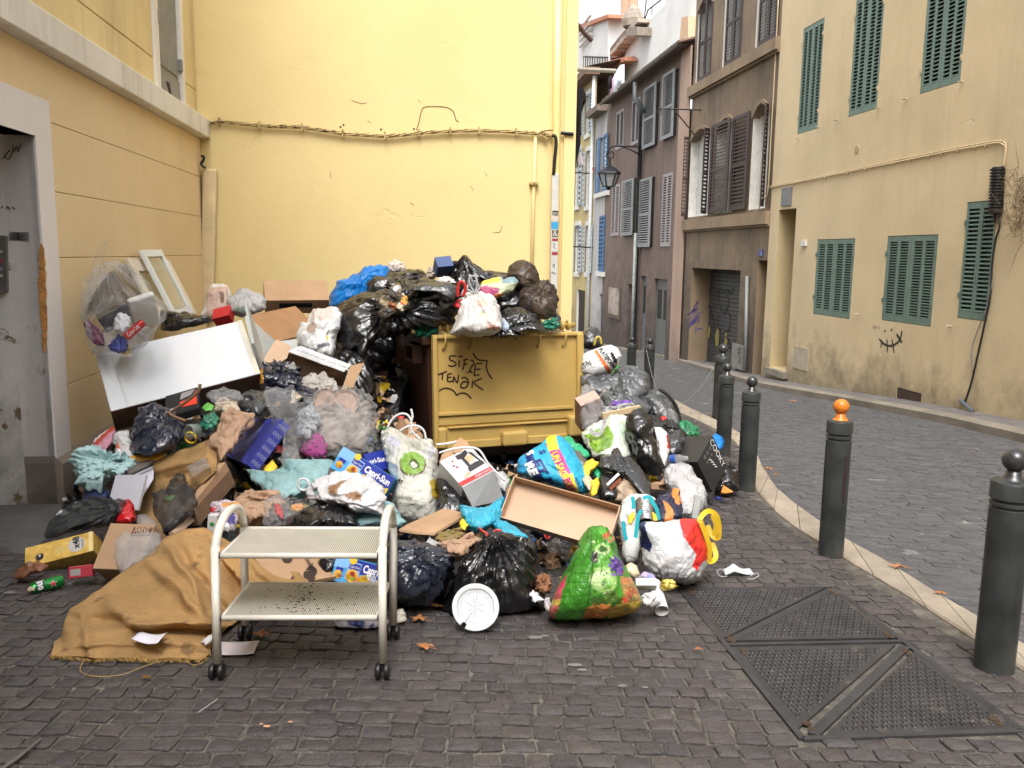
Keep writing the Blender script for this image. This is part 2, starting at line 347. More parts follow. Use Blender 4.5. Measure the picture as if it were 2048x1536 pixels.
obj('bedding',bed,M_joint,pavement)
rb=MB()
for a,b in zip(ys[1:-2],ys[2:-1]):
 for s_ in range(2):
  c0=a+(b-a)*s_/2;c1=a+(b-a)*(s_+1)/2;rb.quad((-8,c0,gz(c0)-.070),(12,c0,gz(c0)-.070),(12,c1,gz(c1)-.070),(-8,c1,gz(c1)-.070))
obj('road_bed',rb,M_rjoint,road)
cA,cB,cC,cD=G(1360,1178),G(1665,1175),G(2044,1462),G(1605,1478)
cov=[cA,cB,cC,cD]
def grow(poly,k):
 c=sum(poly)/len(poly);return[p+(p-c)/np.linalg.norm(p-c)*k for p in poly]
covg=grow(cov,.02)
def sett_mesh(L_,W_,h,rs,top=.90):
 """uneven rounded stone, 16 corners"""
 def ring(sx,sy,z,jit):
  pts=[]
  for(a,b)in((-1,-.80),(-.88,-1),(.88,-1),(1,-.80),(1,.80),(.88,1),(-.88,1),(-1,.80)):
   pts.append((a*sx+rs.uniform(-jit,jit),b*sy+rs.uniform(-jit,jit),z))
  return pts
 j=.0075
 r1=ring(L_/2,W_/2,-.03,j);r2=[(x*.985,y*.98,h*.45)for x,y,z in r1];r3=[(x*top,y*(top-.04),h+rs.uniform(-.0015,.0015))for x,y,z in r1]
 v=r1+r2+r3+[(rs.uniform(-.01,.01),rs.uniform(-.01,.01),h+rs.uniform(0,.003))]
 f=[]
 for a in(0,8):
  for i in range(8):f.append((a+i,a+(i+1)%8,a+8+(i+1)%8,a+8+i))
 f+=[(16+i,16+(i+1)%8,24)for i in range(8)]
 return v,f
def lay_setts(region,yr,xr,pitch,lmin,lmax,dz,h,m_,parent,n_single,seed,ang=0.0,vis=None,name='sett'):
 rs=np.random.RandomState(seed);items=[]
 y=yr[0];row=0
 while y<yr[1]:
  x=xr[0]+rs.uniform(0,lmax)
  while x<xr[1]:
   L_=rs.uniform(lmin,lmax);cx=x+L_/2;wob=.012*math.sin(cx*2.1+row*.3)+.02*math.sin(cx*.9+row*.11)
   X=cx*math.cos(ang)-(y+wob)*math.sin(ang);Y=cx*math.sin(ang)+(y+wob)*math.cos(ang)
   if region(X,Y):items.append((X,Y,L_-.010,pitch-.009))
   x+=L_
  y+=pitch;row+=1
 def size(it):
  px,py=proj((it[0],it[1],gz(it[1])));inside=-40<px<2090 and-40<py<1570
  return(0 if inside else 1e3)+it[1]
 items.sort(key=size)
 var=[sett_mesh(.1,pitch-.009,h,rs)for _ in range(14)];datas=[]
 for v,f in var:
  mb=MB();mb.add(v,f);datas.append(mkmesh('sett',mb,m_,smooth=False))
  datas[-1].polygons.foreach_set('use_smooth',[True]*len(datas[-1].polygons));datas[-1].set_sharp_from_angle(angle=math.radians(48))
 mbs=MB();vv=[];ff=[];nb=0
 for k,(X,Y,L_,W_)in enumerate(items):
  z=gz(Y)+dz+rs.uniform(-.004,.004);q=rs.randint(14);rz=ang+rs.uniform(-.03,.03)+(math.pi if rs.rand()<.5 else 0);sl=L_/.1
  tx,ty=rs.uniform(-.03,.03)-.058,rs.uniform(-.03,.03)
  if k<n_single:
   o=bpy.data.objects.new(name,datas[q]);col.objects.link(o);o.parent=parent;o.location=(X,Y,z);o.scale=(sl,1,1);o.rotation_euler=(tx if abs(rz)<1.5 else-tx,ty,rz)
  else:
   v,_f=var[q];a=np.array(v)*(sl,1,1);c_,s_=math.cos(rz),math.sin(rz)
   x2=a[:,0]*c_-a[:,1]*s_;y2=a[:,0]*s_+a[:,1]*c_;z2=a[:,2]+y2*tx
   vv.append(np.stack([x2+X,y2+Y,z2+z],1));ff+=[tuple(i+nb for i in f)for f in _f];nb+=len(v)
 if vv:
  mbs.v=np.concatenate(vv).tolist();mbs.f=ff;mbs.m=[0]*len(ff)
  obj('more_setts',mbs,m_,parent,kind='stuff',auto=48)
 return len(items)
def in_pave(X,Y):
 if not pt_in(PAVE,X+.05,Y):return False
 v=np.array([X,Y,0])@DV;u=np.array([X,Y,0])@DU
 if v<VL+.03 or(u>UYW and v<2.6):return False
 if pt_in(covg,X,Y):return False
 if Y>7.5 and v<1.0:return False
 return True
n1=lay_setts(in_pave,(2.15,13),(-4.2,4.6),.090,.078,.122,-.004,.005,M_sett,pavement,300,3,ang=-.015)
ROADP=[(p[0],p[1])for p in kout]+[(9.5,-1),(12,20),(9,40)]
def in_road(X,Y):
 if not pt_in(ROADP,X-.04,Y):return False
 v=np.array([X,Y,0])@DV;return v<7.3
n2=lay_setts(in_road,(3.2,17),(0.8,8.4),.092,.12,.19,-.07,.003,M_sett2,road,300,5,ang=-.18)
print('setts',n1,n2)
sp=MB();rs=np.random.RandomState(4)
for x,y,r in[(1070,1275,.05),(1150,1330,.045),(1165,1340,.03),(1090,1272,.03),(1245,1372,.03),(1290,1375,.02),(330,1215,.018),(320,1243,.014),(20,1185,.05),(1430,1040,.05),(1445,1035,.03),(1470,1110,.02),(1480,1135,.014),(640,1262,.02),(700,1455,.01),(540,1230,.016),(1345,1152,.014),(150,1180,.012),(940,1238,.03)]:
 p=G(x,y,.011);n=9;ring=[]
 for k in range(n):
  a=2*math.pi*k/n;q=r*rs.uniform(.45,.57);X,Y=p[0]+math.cos(a)*q*1.3,p[1]+math.sin(a)*q*.7;ring.append((X,Y,gz(Y)+.0125))
 sp.add(ring,[tuple(range(n))])
obj('dirt_spots',sp,mat('chalky_spill',(.35,.35,.34),rough=.8,var=.3,vscale=30,alpha=.42),pavement,kind='stuff')
kerb=setpiece('near_kerb')
def resample(path,step):
 path=[np.array(p)for p in path];out=[path[0]];acc=0
 for a,b in zip(path[:-1],path[1:]):
  L_=np.linalg.norm(b-a);t=step-acc
  while t<L_:out.append(a+(b-a)*t/L_);t+=step
  acc=(acc+L_)%step
 out.append(path[-1]);return out
def rs_n(path,n):
 path=np.array(path);d=np.r_[0,np.cumsum(np.linalg.norm(np.diff(path[:,:2],axis=0),axis=1))];t=np.linspace(0,d[-1],n)
 return np.stack([np.interp(t,d,path[:,k])for k in range(3)],1)
i0=3
for part_,n in(((kin[:i0+1],kout[:i0+1]),40),((kin[i0:],kout[i0:]),60)):
 a_,b_=rs_n(part_[0],n*4+1),rs_n(part_[1],n*4+1)
 k=0;rs=np.random.RandomState(2)
 while k<n*4:
  e=min(n*4,k+rs.randint(7,12));seg_a=a_[k:e+1].copy();seg_b=b_[k:e+1].copy()
  mb=MB();g=.006;t=.018
  m_=len(seg_a);pts=[]
  for q in range(m_):
   pa,pb=seg_a[q].copy(),seg_b[q].copy()
   if q==0:d=(seg_a[1]-seg_a[0]);d/=np.linalg.norm(d);pa+=d*g;pb+=d*g
   if q==m_-1:d=(seg_a[-1]-seg_a[-2]);d/=np.linalg.norm(d);pa-=d*g;pb-=d*g
   w_=pb-pa
   for f_,dz in((0.01,-.2),(0.01,.0),(.06,.010),(.90,.012),(.985,.0),(1.0,-.2)):
    p=pa+w_*f_;pts.append((p[0],p[1],gz(p[1])+dz))
  mb.grid(pts,6,m_);nb_=len(mb.v);mb.add(pts[:6],[(0,1,2,3,4,5)]);mb.add(pts[-6:],[(0,1,2,3,4,5)])
  obj('kerb_stone',mb,M_kerb,kerb,auto=40);k=e
fo_px=[(2120,905),(2048,884),(1900,848),(1760,820),(1640,797),(1516,774),(1440,750),(1400,738),(1350,723),(1305,712)]
fo=[G(x,y,-.06)for x,y in fo_px];e=fo[0]-fo[1];fo=[fo[0]+e*6]+fo;fo.append(B(34,7.75,0));fo.append(B(60,7.8,0))
uv=[(p@DU,p@DV)for p in fo];n=46;path=rs_n([(u,v,0)for u,v in uv],n*2+1)
for k in range(0,n*2,2):
 mb=MB();pts=[]
 for q in range(3):
  u,v,_=path[k+q];sh=.006 if q==0 else(-.006 if q==2 else 0)
  for dv,dz in((0,-.2),(.0,.03),(.02,.045),(.24,.05),(.26,-.2)):
   p=B(u-sh,v+dv,0);pts.append((p[0],p[1],gz(p[1])+dz))
 mb.grid(pts,5,3);mb.add(pts[:5],[(0,1,2,3,4)]);mb.add(pts[-5:],[(0,1,2,3,4)])
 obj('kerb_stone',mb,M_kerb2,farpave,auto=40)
mb=MB();pts=[]
for u,v,_ in path:
 for vv in(v+.255,VR+.6 if True else 0):p=B(u,vv,0);pts.append((p[0],p[1],gz(p[1])+.035))
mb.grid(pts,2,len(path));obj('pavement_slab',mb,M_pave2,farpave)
ac=thing('access_cover','dark cast iron telecom trench cover of four triangular plates set in the pavement','manhole cover',(cA+cC)/2)
def bil(s,t,dz=0.0):
 a=cA+(cB-cA)*s;b=cD+(cC-cD)*s;p=a+(b-a)*t;return np.array([p[0],p[1],gz(p[1])+dz])
fr=MB()
def strip(mb,a,b,w0,z0,z1,w1=None):
 d=np.array([b[0]-a[0],b[1]-a[1],0]);d/=np.linalg.norm(d);n=np.array([-d[1],d[0],0]);w1=w0 if w1 is None else w1
 q=[a-n*w0,b-n*w0,b+n*w1,a+n*w1]
 mb.hexa([np.array([p[0],p[1],gz(p[1])+z0])for p in q]+[np.array([p[0],p[1],gz(p[1])+z1])for p in q])
mb=MB();mb.hexa([bil(0,0,-.1),bil(1,0,-.1),bil(1,1,-.1),bil(0,1,-.1),bil(0,0,-.008),bil(1,0,-.008),bil(1,1,-.008),bil(0,1,-.008)])
obj('pit_bed',mb,mat('pit_dark',(.012,.012,.012),rough=.9),ac)
tm=.475
for a,b,w_ in((bil(0,0),bil(1,0),.014),(bil(1,0),bil(1,1),.018),(bil(1,1),bil(0,1),.016),(bil(0,1),bil(0,0),.016)):
 mb=MB();strip(mb,a,b,w_*.8,-.03,.005);obj('frame_rail',mb,M_ironf,ac)
mb=MB();strip(mb,bil(0,tm),bil(1,tm),.012,-.03,.0048);obj('frame_rail',mb,M_ironf,ac)
def plate(tri_):
 c=sum(np.array(t)for t in tri_)/3;tr=[]
 for s,t in tri_:
  tr.append((s+(c[0]-s)*.035,t+(c[1]-t)*.035))
 mb=MB();mb.prism([bil(s,t,-.006)for s,t in tr],(0,0,.010));pl=obj('cover_plate',mb,M_iron,ac)
 st=MB();rs=np.random.RandomState(1);n=44
 for i in range(n):
  for j in range(n):
   s=(i+.5)/n;t=(j+.5)/n
   if(not pt_in([((q[0]+(c[0]-q[0])*.12),(q[1]+(c[1]-q[1])*.12))for q in tr],s,t)):continue
   p=bil(s,t,.0035);long=(i+j)%2==0;ds=.38/n;dt=.38/n
   if long:ds*=1.12;dt*=.62
   else:ds*=.62;dt*=1.12
   q=[bil(s-ds,t-dt,.0038),bil(s+ds,t-dt,.0038),bil(s+ds,t+dt,.0038),bil(s-ds,t+dt,.0038)];k=sum(q)/4
   st.add([*q,*[k+(x-k)*.7+np.array([0,0,.0045])for x in q]],[(4,5,6,7),(0,1,5,4),(1,2,6,5),(2,3,7,6),(3,0,4,7)])
 obj('tread_studs',st,M_iron,pl,kind='stuff')
g_=.02
plate([(0.0,0.0),(0.97,0),(0.0,tm-.03)]);plate([(1,.02),(1,tm-.02),(.06,tm-.02)])
plate([(0,tm+.02),(.95,tm+.02),(0,.97)]);plate([(1,tm+.06),(1,1),(.08,1)])
for a,b in(((.03,tm-.02),(.985,.02)),((.06,.985),(.97,tm+.04))):
 mb=MB();strip(mb,bil(*a),bil(*b),.020,-.005,.0055);obj('diagonal_bar',mb,M_ironf,ac)
rst=mat('rusty_hole',(.05,.028,.012),rough=.9,var=.5,vscale=40)
for s,t in((.05,.04),(.05,.44),(.95,.05),(.95,.43),(.06,.53),(.93,.55),(.07,.94),(.93,.95)):
 for dt in(0,.022):
  p=bil(s,t+dt,.006);mb=MB();mb.lathe(p,[(0,.0035),(.015-.25*dt,.003),(.017-.25*dt,0)],10);obj('key_hole',mb,rst,ac)
def facade(mb,pt,a0,a1,z0,z1,holes,depth=.25,reveal_mi=1):
 """front skin with rectangular openings and their reveals; pt(a, z, d)"""
 A=sorted({a0,a1,*[h[0]for h in holes],*[h[1]for h in holes]});Z=sorted({z0,z1,*[h[2]for h in holes],*[h[3]for h in holes]})
 A=[a for a in A if a0<=a<=a1];Z=[z for z in Z if z0<=z<=z1]
 for i in range(len(A)-1):
  for j in range(len(Z)-1):
   ca,cz=(A[i]+A[i+1])/2,(Z[j]+Z[j+1])/2
   if any(h[0]<ca<h[1]and h[2]<cz<h[3]for h in holes):continue
   mb.quad(pt(A[i],Z[j],0),pt(A[i+1],Z[j],0),pt(A[i+1],Z[j+1],0),pt(A[i],Z[j+1],0))
 for h in holes:
  d=h[4]if len(h)>4 else depth;a,b,c,e=h[:4];rmi=h[5]if len(h)>5 else reveal_mi
  for q in(((a,c),(b,c)),((b,c),(b,e)),((b,e),(a,e)),((a,e),(a,c))):
   mb.quad(pt(*q[0],0),pt(*q[1],0),pt(*q[1],d),pt(*q[0],d),rmi)
def block(mb,pt,a0,a1,z0,z1,d0,d1,mi=0):
 mb.hexa([pt(a0,z0,d0),pt(a1,z0,d0),pt(a1,z0,d1),pt(a0,z0,d1),pt(a0,z1,d0),pt(a1,z1,d0),pt(a1,z1,d1),pt(a0,z1,d1)],mi)
def slatrow(parent,pt,a0,a1,z0,z1,n,d,m_,single,angle=-1):
 """n tilted louvres between a0..a1"""
 h=(z1-z0)/n;obs=None
 def one(mb,z):
  q=[pt(a0,z+h*.12,d+.006),pt(a1,z+h*.12,d+.006),pt(a1,z+h*.42,d+.030),pt(a0,z+h*.42,d+.030)]
  off=pt(a0,z+h*.20,d)-pt(a0,z,d)
  mb.hexa([q[0],q[1],q[2],q[3],q[0]+off*.9,q[1]+off*.9,q[2]+off*.9,q[3]+off*.9])
 if single:
  mb=MB();one(mb,z0);o=obj('slat',mb,m_,parent);base=pt(a0,z0,0)
  for i in range(1,n):
   c=o.copy();col.objects.link(c);c.parent=parent;dlt=pt(a0,z0+i*h,0)-base;c.location=tuple(np.array(o.location)+dlt)
 else:
  mb=MB()
  for i in range(n):one(mb,z0+i*h)
  return mb
def shutter(parent,pt,a0,a1,z0,z1,cols,n,m_,single,d=0.0,mid=False,name='shutter',label=None,mdark=None):
 """one leaf: frame, panels of louvres; pt(a,z,d) with d growing into the wall"""
 f=MB();st=min(.07,(a1-a0)*.13);s_=1 if a1>a0 else-1;T=.038
 st=abs(a1-a0)*.11
 wtot=abs(a1-a0);inner=(wtot-st*(cols+1))/cols;zb=z0+.10;zt=z1-.09
 for k in range(cols+1):
  x=a0+s_*k*(st+inner);block(f,pt,x,x+s_*st,z0,z1,d,d+T)
 zm=z0+(z1-z0)*.47
 for k in range(cols):
  x=a0+s_*(st+k*(st+inner))
  block(f,pt,x,x+s_*inner,z0,zb,d+.002,d+T-.002);block(f,pt,x,x+s_*inner,zt,z1,d+.002,d+T-.002)
  if mid:block(f,pt,x,x+s_*inner,zm-.035,zm+.035,d+.002,d+T-.002)
 fr_=obj(name,f,m_,parent,label=label)
 jm=MB()
 for k in range(cols):
  x=a0+s_*(st+k*(st+inner));segs=[(zb,zm-.035,int(n*.47)),(zm+.035,zt,n-int(n*.47))]if mid else[(zb,zt,n)]
  for za,zc,nn in segs:
   r=slatrow(fr_,pt,x,x+s_*inner,za,zc,nn,d,m_,single)
   if r:jm.add(r.v,r.f)
 if jm.v:obj('slats',jm,m_,fr_,kind='stuff')
 return fr_
M_dark=mat('dark_interior',(.006,.006,.007),rough=.6)  # near-black colour stands in for the darkness of unlit rooms
def hinge(parent,pt,a,z,m_):
 mb=MB();block(mb,pt,a-.014,a+.014,z-.04,z+.04,-.02,.0);block(mb,pt,a-.02,a+.008,z-.01,z+.01,-.03,-.015);obj('hinge',mb,m_,parent)
M_beige=stucco('beige_render',(.66,.535,.34),(.56,.455,.285),stain=(.13,.105,.075),sz=(-1.7,.4),bump=.3,stain_thr=.50,streak=.14,crack=1.0)
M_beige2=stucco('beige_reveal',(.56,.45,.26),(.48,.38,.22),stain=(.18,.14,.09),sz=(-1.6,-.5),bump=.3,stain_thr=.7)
M_green=mat('green_paint',(.125,.19,.155),rough=.5,var=.14,vscale=5,bump=.15,bscale=40,wear=(.13,.24,.19),wscale=14,wthr=.66)
M_hinge=mat('cream_hinge',(.45,.38,.26),rough=.6)
def PV(V,du=None):
 def pt(a,z,d):return B(a,V+d,z)
 return pt
pb=PV(VR)
bb=thing('beige_building','beige rendered house with green louvred shutters across the road','building',B(15,VR,ug(15,VR)))
def win(tl,bl,br,V=VR):
 u1,_=Wv(bl[0],bl[1],V);u2,_=Wv(br[0],br[1],V);z0=Wv(bl[0],bl[1],V)[1];z0b=Wv(br[0],br[1],V)[1];z1=Wv(tl[0],tl[1],V)[1]
 return[u2,u1,(z0+z0b)/2,z1]
U1=win((1609,57),(1594,270),(1635,256));U2=win((1609,57),(1696,235),(1753,217));U3=win((1609,57),(1838.5,189),(1920,163.5));U2[3]=U3[3]=U1[3]
LA=win((1632,479),(1625,628),(1699,638));LB=win((1773.5,472),(1762,640),(1861,654));LC=win((1930.5,405),(1913.5,636),(1973,643))
DR=win((1557,420),(1539,738),(1573,739));VT=win((1791,773),(1791,812),(1841,813))
print('windows',[[round(a,2)for a in q]for q in(U1,U2,U3,LA,LB,LC,DR,VT)])
uBE=Wv(1540,440,VR)[0]
mb=MB();hol=[q+[.06]for q in(U1,U2,U3,LA,LB,LC)]+[DR+[.45],VT+[.05]]
facade(mb,pb,-9.0,uBE,-3.2,9.0,hol)
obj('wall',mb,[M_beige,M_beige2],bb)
mb=MB()
mb.quad(pb(-9,-3.2,0),pb(-9,-3.2,8),pb(-9,9,8),pb(-9,9,0));mb.quad(pb(uBE,-3.2,0),pb(uBE,-3.2,8),pb(uBE,9,8),pb(uBE,9,0));mb.quad(pb(-9,9,0),pb(uBE,9,0),pb(uBE,9,8),pb(3,9,8));mb.quad(pb(3,-3.2,8),pb(uBE,-3.2,8),pb(uBE,9,8),pb(3,9,8))
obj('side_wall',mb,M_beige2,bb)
for q,n_,lw,single,cols,lab in((U1,30,0,0,2,None),(U2,30,0,0,2,None),(U3,30,0,0,2,None),(LA,27,1,1,2,None),(LB,27,1,1,2,None),(LC,24,1,1,1,'sooty green shutter beside the hanging cable')):
 mb=MB();block(mb,pb,q[0],q[1],q[2],q[3],.055,.3);obj('window_pane',mb,M_dark,bb)  # near-black block paints interior darkness seen between the slats
 um=(q[0]+q[1])/2
 for a,b in((q[1]-.012,um+.004),(um-.004,q[0]+.012)):
  shutter(bb,pb,a,b,q[2]+.01,q[3]-.01,cols,n_,M_green,bool(single),d=0.004)
 for a in(q[0]+.01,q[1]-.01):
  for zz in(q[2]+.35,q[3]-.3):hinge(bb,pb,a,zz,M_hinge if not lw else M_green)
mb=MB();block(mb,pb,DR[0],DR[1],DR[2],DR[3],.45,.6);obj('door',mb,mat('dark_brown_door',(.03,.018,.012),rough=.6,var=.3),bb)
mb=MB();block(mb,pb,DR[0]-.1,DR[1]+.08,DR[2]-.14,DR[2]-.005,-.12,.2);obj('door_step',mb,M_kerb2,bb)
def wbox(parent,name,tl,br,V,d0,d1,m_,label=None,bev=0):
 u1,z1=Wv(*tl,V);u2,z0=Wv(*br,V);mb=MB();block(mb,PV(V),u2,u1,z0,z1,d0,d1);o=obj(name,mb,m_,parent,label=label)
 return o
M_greyp=mat('grey_plate',(.28,.27,.24),rough=.6,var=.15)
wbox(bb,'sign_plate',(1566,377),(1583,410),VR,-.03,.002,mat('dull_grey_plate',(.17,.17,.18),rough=.5,var=.2))
wbox(bb,'doorbell',(1606,481),(1614,492),VR,-.05,.002,mat('pale_plastic',(.62,.60,.55),rough=.5))
wbox(bb,'meter_hatch',(1590,691),(1616,743),VR,-.02,.002,mat('hatch_beige',(.42,.36,.27),rough=.6,var=.15,wear=(.55,.5,.42),wscale=20))
mb=MB();block(mb,pb,VT[0]+.01,VT[1]-.01,VT[2]+.01,VT[3]-.01,.004,.04);obj('vent_cover',mb,mat('rusty_plate',(.05,.026,.018),rough=.7,var=.35,vscale=10,wear=(.03,.015,.01)),bb)
p=Wv(1714,299,VR);mb=MB();mb.lathe(pb(p[0],p[1],.002),[(0,.014),(.075,.012),(.085,.0)],20,axis=-DV);obj('wall_disc',mb,mat('painted_disc',(.40,.31,.19),rough=.8),bb)
for x,y in((1817,197),(1678,240),(1762,215),(1642,254),(1930,163),(1600,277),(1720,628),(1908,652)):
 a,z=Wv(x,y,VR);mb=MB();mb.tube([pb(a+.05,z,.01),pb(a+.05,z,-.08),pb(a,z-.01,-.10),pb(a-.07,z-.005,-.09)],.011,6);obj('shutter_hook',mb,M_hinge,bb)
spray=mat('grey_spray',(.035,.033,.03),rough=.8,var=.5,vscale=30)
sm_=MB()
def crop6(a,b):return(1500+a/3.071,360+b/3.071)
def wstroke(mb,pts,V,w_,k=5):
 q=[B(Wv(x,y,V)[0],V-.004,Wv(x,y,V)[1])for x,y in pts];ribbon(mb,smooth_path(q,k),w_,-DV)
for st,w_ in(([(795,975),(815,1000),(840,1015),(870,1018),(905,1000),(925,972),(935,925)],.04),([(900,945),(935,1000)],.05),([(815,985),(803,1030)],.03),([(842,975),(845,1060)],.035),([(872,975),(887,1062)],.035)):
 wstroke(sm_,[crop6(*p)for p in st],VR,w_)
for c in((830,927),(870,920)):wstroke(sm_,[crop6(c[0],c[1]-7),crop6(c[0]+1,c[1]+7)],VR,.04)
obj('smiling_scribble',sm_,spray,bb)
sm_=MB()
for st in([(755,895),(762,910),(768,895),(773,912),(780,897)],[(785,900),(795,905),(790,920)]):wstroke(sm_,[crop6(*p)for p in st],VR,.012)
obj('faint_scribble',sm_,mat('faint_ink',(.2,.16,.1),rough=.8),bb)
M_cab=mat('cream_cable',(.56,.44,.26),rough=.6,var=.2,vscale=20);M_blk=mat('black_rubber',(.012,.012,.013),rough=.45,var=.3)
cl=[(1541,375),(1600,364),(1653,354),(1721,340),(1801,323),(1860,311),(1910,301),(1960,292),(1997,286),(2010,289),(2015,299),(2010,335)]
ct=thing('facade_cable','cream cable clipped slanting across the beige facade under the upper shutters','cable',pb(*Wv(*cl[4],VR),-.02))
pts=[pb(*Wv(x,y,VR),-.025)for x,y in cl]
for dz,r in((0,.014),(.03,.010)):
 mb=MB();mb.tube(smooth_path([p+DZ*(dz+RNG.uniform(-.006,.006))for p in pts],5),r,6);obj('cable',mb,M_cab,ct,smooth=True)
for k,f_ in enumerate(np.linspace(.04,.93,13)):
 q=smooth_path(pts[:9],6);p=q[int(f_*(len(q)-1))];mb=MB();mb.pbox(p-DU*.02-DZ*.03-DV*.01,DU*.04,DV*.045,DZ*.07);obj('clip',mb,M_cab,ct)
sp_=thing('cable_splice','black ribbed cable splice box and its cable hanging down the beige corner','cable',pb(*Wv(2001,380,VR),-.05))
q0,q1=pb(*Wv(2005,335,VR),-.07),pb(*Wv(2000,428,VR),-.07);mb=MB();d=q1-q0;L_=np.linalg.norm(d);prof=[]
for k in range(30):prof+=[(.075+.022*(k%2),L_*k/30),(.075+.022*(k%2),L_*(k+.9)/30)]
mb.lathe(q0,[(0,0)]+prof+[(.03,L_),(.02,L_+.12)],12,axis=d);obj('splice_body',mb,M_blk,sp_,auto=40)
mb=MB();hc=[(2001,432),(2003,454),(1995,480),(1988,529),(1985,588),(1972,653),(1957.5,718),(1946,767),(1933,806)]
mb.tube(smooth_path([pb(*Wv(x,y,VR),-.03)for x,y in hc],5),.014,6);obj('hanging_cable',mb,M_blk,sp_,smooth=True)
mb=MB();hc=[(1990,560),(1978,615),(1958,665),(1948,700),(1950,745)]
mb.tube(smooth_path([pb(*Wv(x,y,VR),-.035)for x,y in hc],5),.008,6);obj('grey_cable',mb,mat('grey_rubber',(.2,.2,.19)),sp_,smooth=True)
p0,p1=pb(*Wv(1925,800,VR),-.04),G(1946,829)+np.array([0,0,.04]);mb=MB();mb.tube([p0,p1],.028,8);obj('cable_guard',mb,mat('bluish_steel',(.12,.14,.17),metal=.4,rough=.5),sp_)
dp=MB();c0=pb(*Wv(2062,412,VR),-.12)
rs=np.random.RandomState(9)
for k in range(230):
 a=c0+rs.randn(3)*(.1,.1,.22);b=a+rs.randn(3)*(.12,.1,.16);dp.tube([a,(a+b)/2+rs.randn(3)*.03,b],[.004,.003,.001],3,cap=False)
obj('dry_creeper',dp,mat('dry_twig',(.12,.075,.04),rough=.9,var=.3),label='dry brown creeper clump clinging to the corner of the beige house',cat='plant')
M_brown=stucco('brown_render',(.27,.20,.135),(.155,.12,.092),stain=(.055,.047,.04),sz=(-2.2,2.2),bump=.4,streak=.6,stain_thr=.44)
M_brown2=stucco('brown_trim',(.31,.23,.15),(.22,.165,.115),stain=(.09,.075,.06),streak=.5,bump=.3)
M_shb=mat('brown_shutter_paint',(.040,.022,.018),rough=.55,var=.2,vscale=6)
M_wht=mat('dull_white_paint',(.62,.61,.57),rough=.6,var=.12)
br=thing('brown_building','grimy brown house with arched windows, dark brown shutters and a roll-down garage door','building',B(21,VR,ug(21,VR)))
VB=VR+.05;pbr=PV(VB);uB1=Wv(1374,440,VB)[0];uB0=uBE+.01
print('brown u',uB0,uB1)
GR=win((1376,535),(1376,712),(1471,735),VB);GR[2]=-3.2
DB=win((1504,520),(1504,742),(1526,745),VB);DB[2]=-3.2;DB[0]=max(DB[0],uB0+.05)
W1=win((1391,262),(1376,434),(1415,431),VB);W2=win((1438,238),(1427,425),(1463,423),VB);W3=win((1515,210),(1497,420),(1530,415),VB)
T1=win((1399,8),(1391,168),(1421,153),VB);T2=win((1399,8),(1444,135),(1481,117),VB);T3=win((1399,8),(1510,97),(1556,71),VB);T2[3]=T3[3]=T1[3]
print('brown',[[round(a,2)for a in q]for q in(GR,DB,W1,W2,W3,T1,T2,T3)])
W2[2]=W3[2]=W1[2];W3[3]=W2[3]=W1[3];T2[2]=T3[2]=T1[2]
mb=MB();facade(mb,pbr,uB0,uB1,-3.2,10.5,[GR+[.62],DB+[.5],W1+[.25,2],W2+[.25,2],W3+[.25,2],T1+[.2,2],T2+[.2,2],T3+[.2,2]])
obj('wall',mb,[M_brown,M_brown2,M_wht],br)
mb=MB();mb.quad(pbr(uB1,-3.2,0),pbr(uB1,-3.2,8),pbr(uB1,10.5,8),pbr(uB1,10.5,0));mb.quad(pbr(uB0,8,0),pbr(uB0,8,8),pbr(uB0,10.5,8),pbr(uB0,10.5,0));mb.quad(pbr(uB0,10.5,0),pbr(uB1,10.5,0),pbr(uB1,10.5,8),pbr(uB0,10.5,8))
obj('side_wall',mb,M_brown2,br)
for yt,yb in((441,459),(184,200)):
 z1=Wv(1372,yt,VB)[1];z0=Wv(1372,yb+2,VB)[1];mb=MB();block(mb,pbr,uB0-.0,uB1+.03,z0,z1,-.16,.0);block(mb,pbr,uB0,uB1+.02,z0-.05,z0-.003,-.09,0);obj('ledge',mb,M_brown2,br)
def arch(q,h=.28,n=12):
 """segmental arch trim round the top of an opening plus the spandrel filling"""
 a0,a1,z0,z1=q;w_=a1-a0;mb=MB();pts=[]
 for k in range(n+1):
  t=k/n;zz=z1-h+h*math.sin(math.pi*t);pts.append((a0+w_*t,zz))
 fill=[(a0,z1+.01)]+[(a,min(z,z1))for a,z in pts]+[(a1,z1+.01)]
 mb.prism([pbr(a,z,-.003)for a,z in fill],DV*.2,0)
 tr=MB()
 for i in range(n):
  (a,z),(b,y)=pts[i],pts[i+1];tr.hexa([pbr(a,z-.01,-.05),pbr(b,y-.01,-.05),pbr(b,y-.01,.0),pbr(a,z-.01,.0),pbr(a,z+.09,-.05),pbr(b,y+.09,-.05),pbr(b,y+.09,.0),pbr(a,z+.09,.0)])
 obj('spandrel',mb,M_brown,br);obj('arch_trim',tr,M_brown2,br)
for q in(W1,W2,W3):arch(q)
for q in(T1,):arch(q,.25)
for q in(W1,W2,W3,T1,T2,T3):
 mb=MB();block(mb,pbr,q[0],q[1],q[2],q[3]-.05,.22,.3);obj('window_pane',mb,mat('white_blind',(.55,.56,.54),rough=.5,var=.1),br,label='window with a white blind behind it')
 mb=MB();um=(q[0]+q[1])/2
 for a,b in((q[0],q[0]+.06),(q[1]-.06,q[1]),(um-.03,um+.03)):block(mb,pbr,a,b,q[2],q[3]-.06,.17,.215)
 block(mb,pbr,q[0]+.061,q[1]-.061,q[2],q[2]+.08,.172,.213);obj('window_frame',mb,M_wht,br)
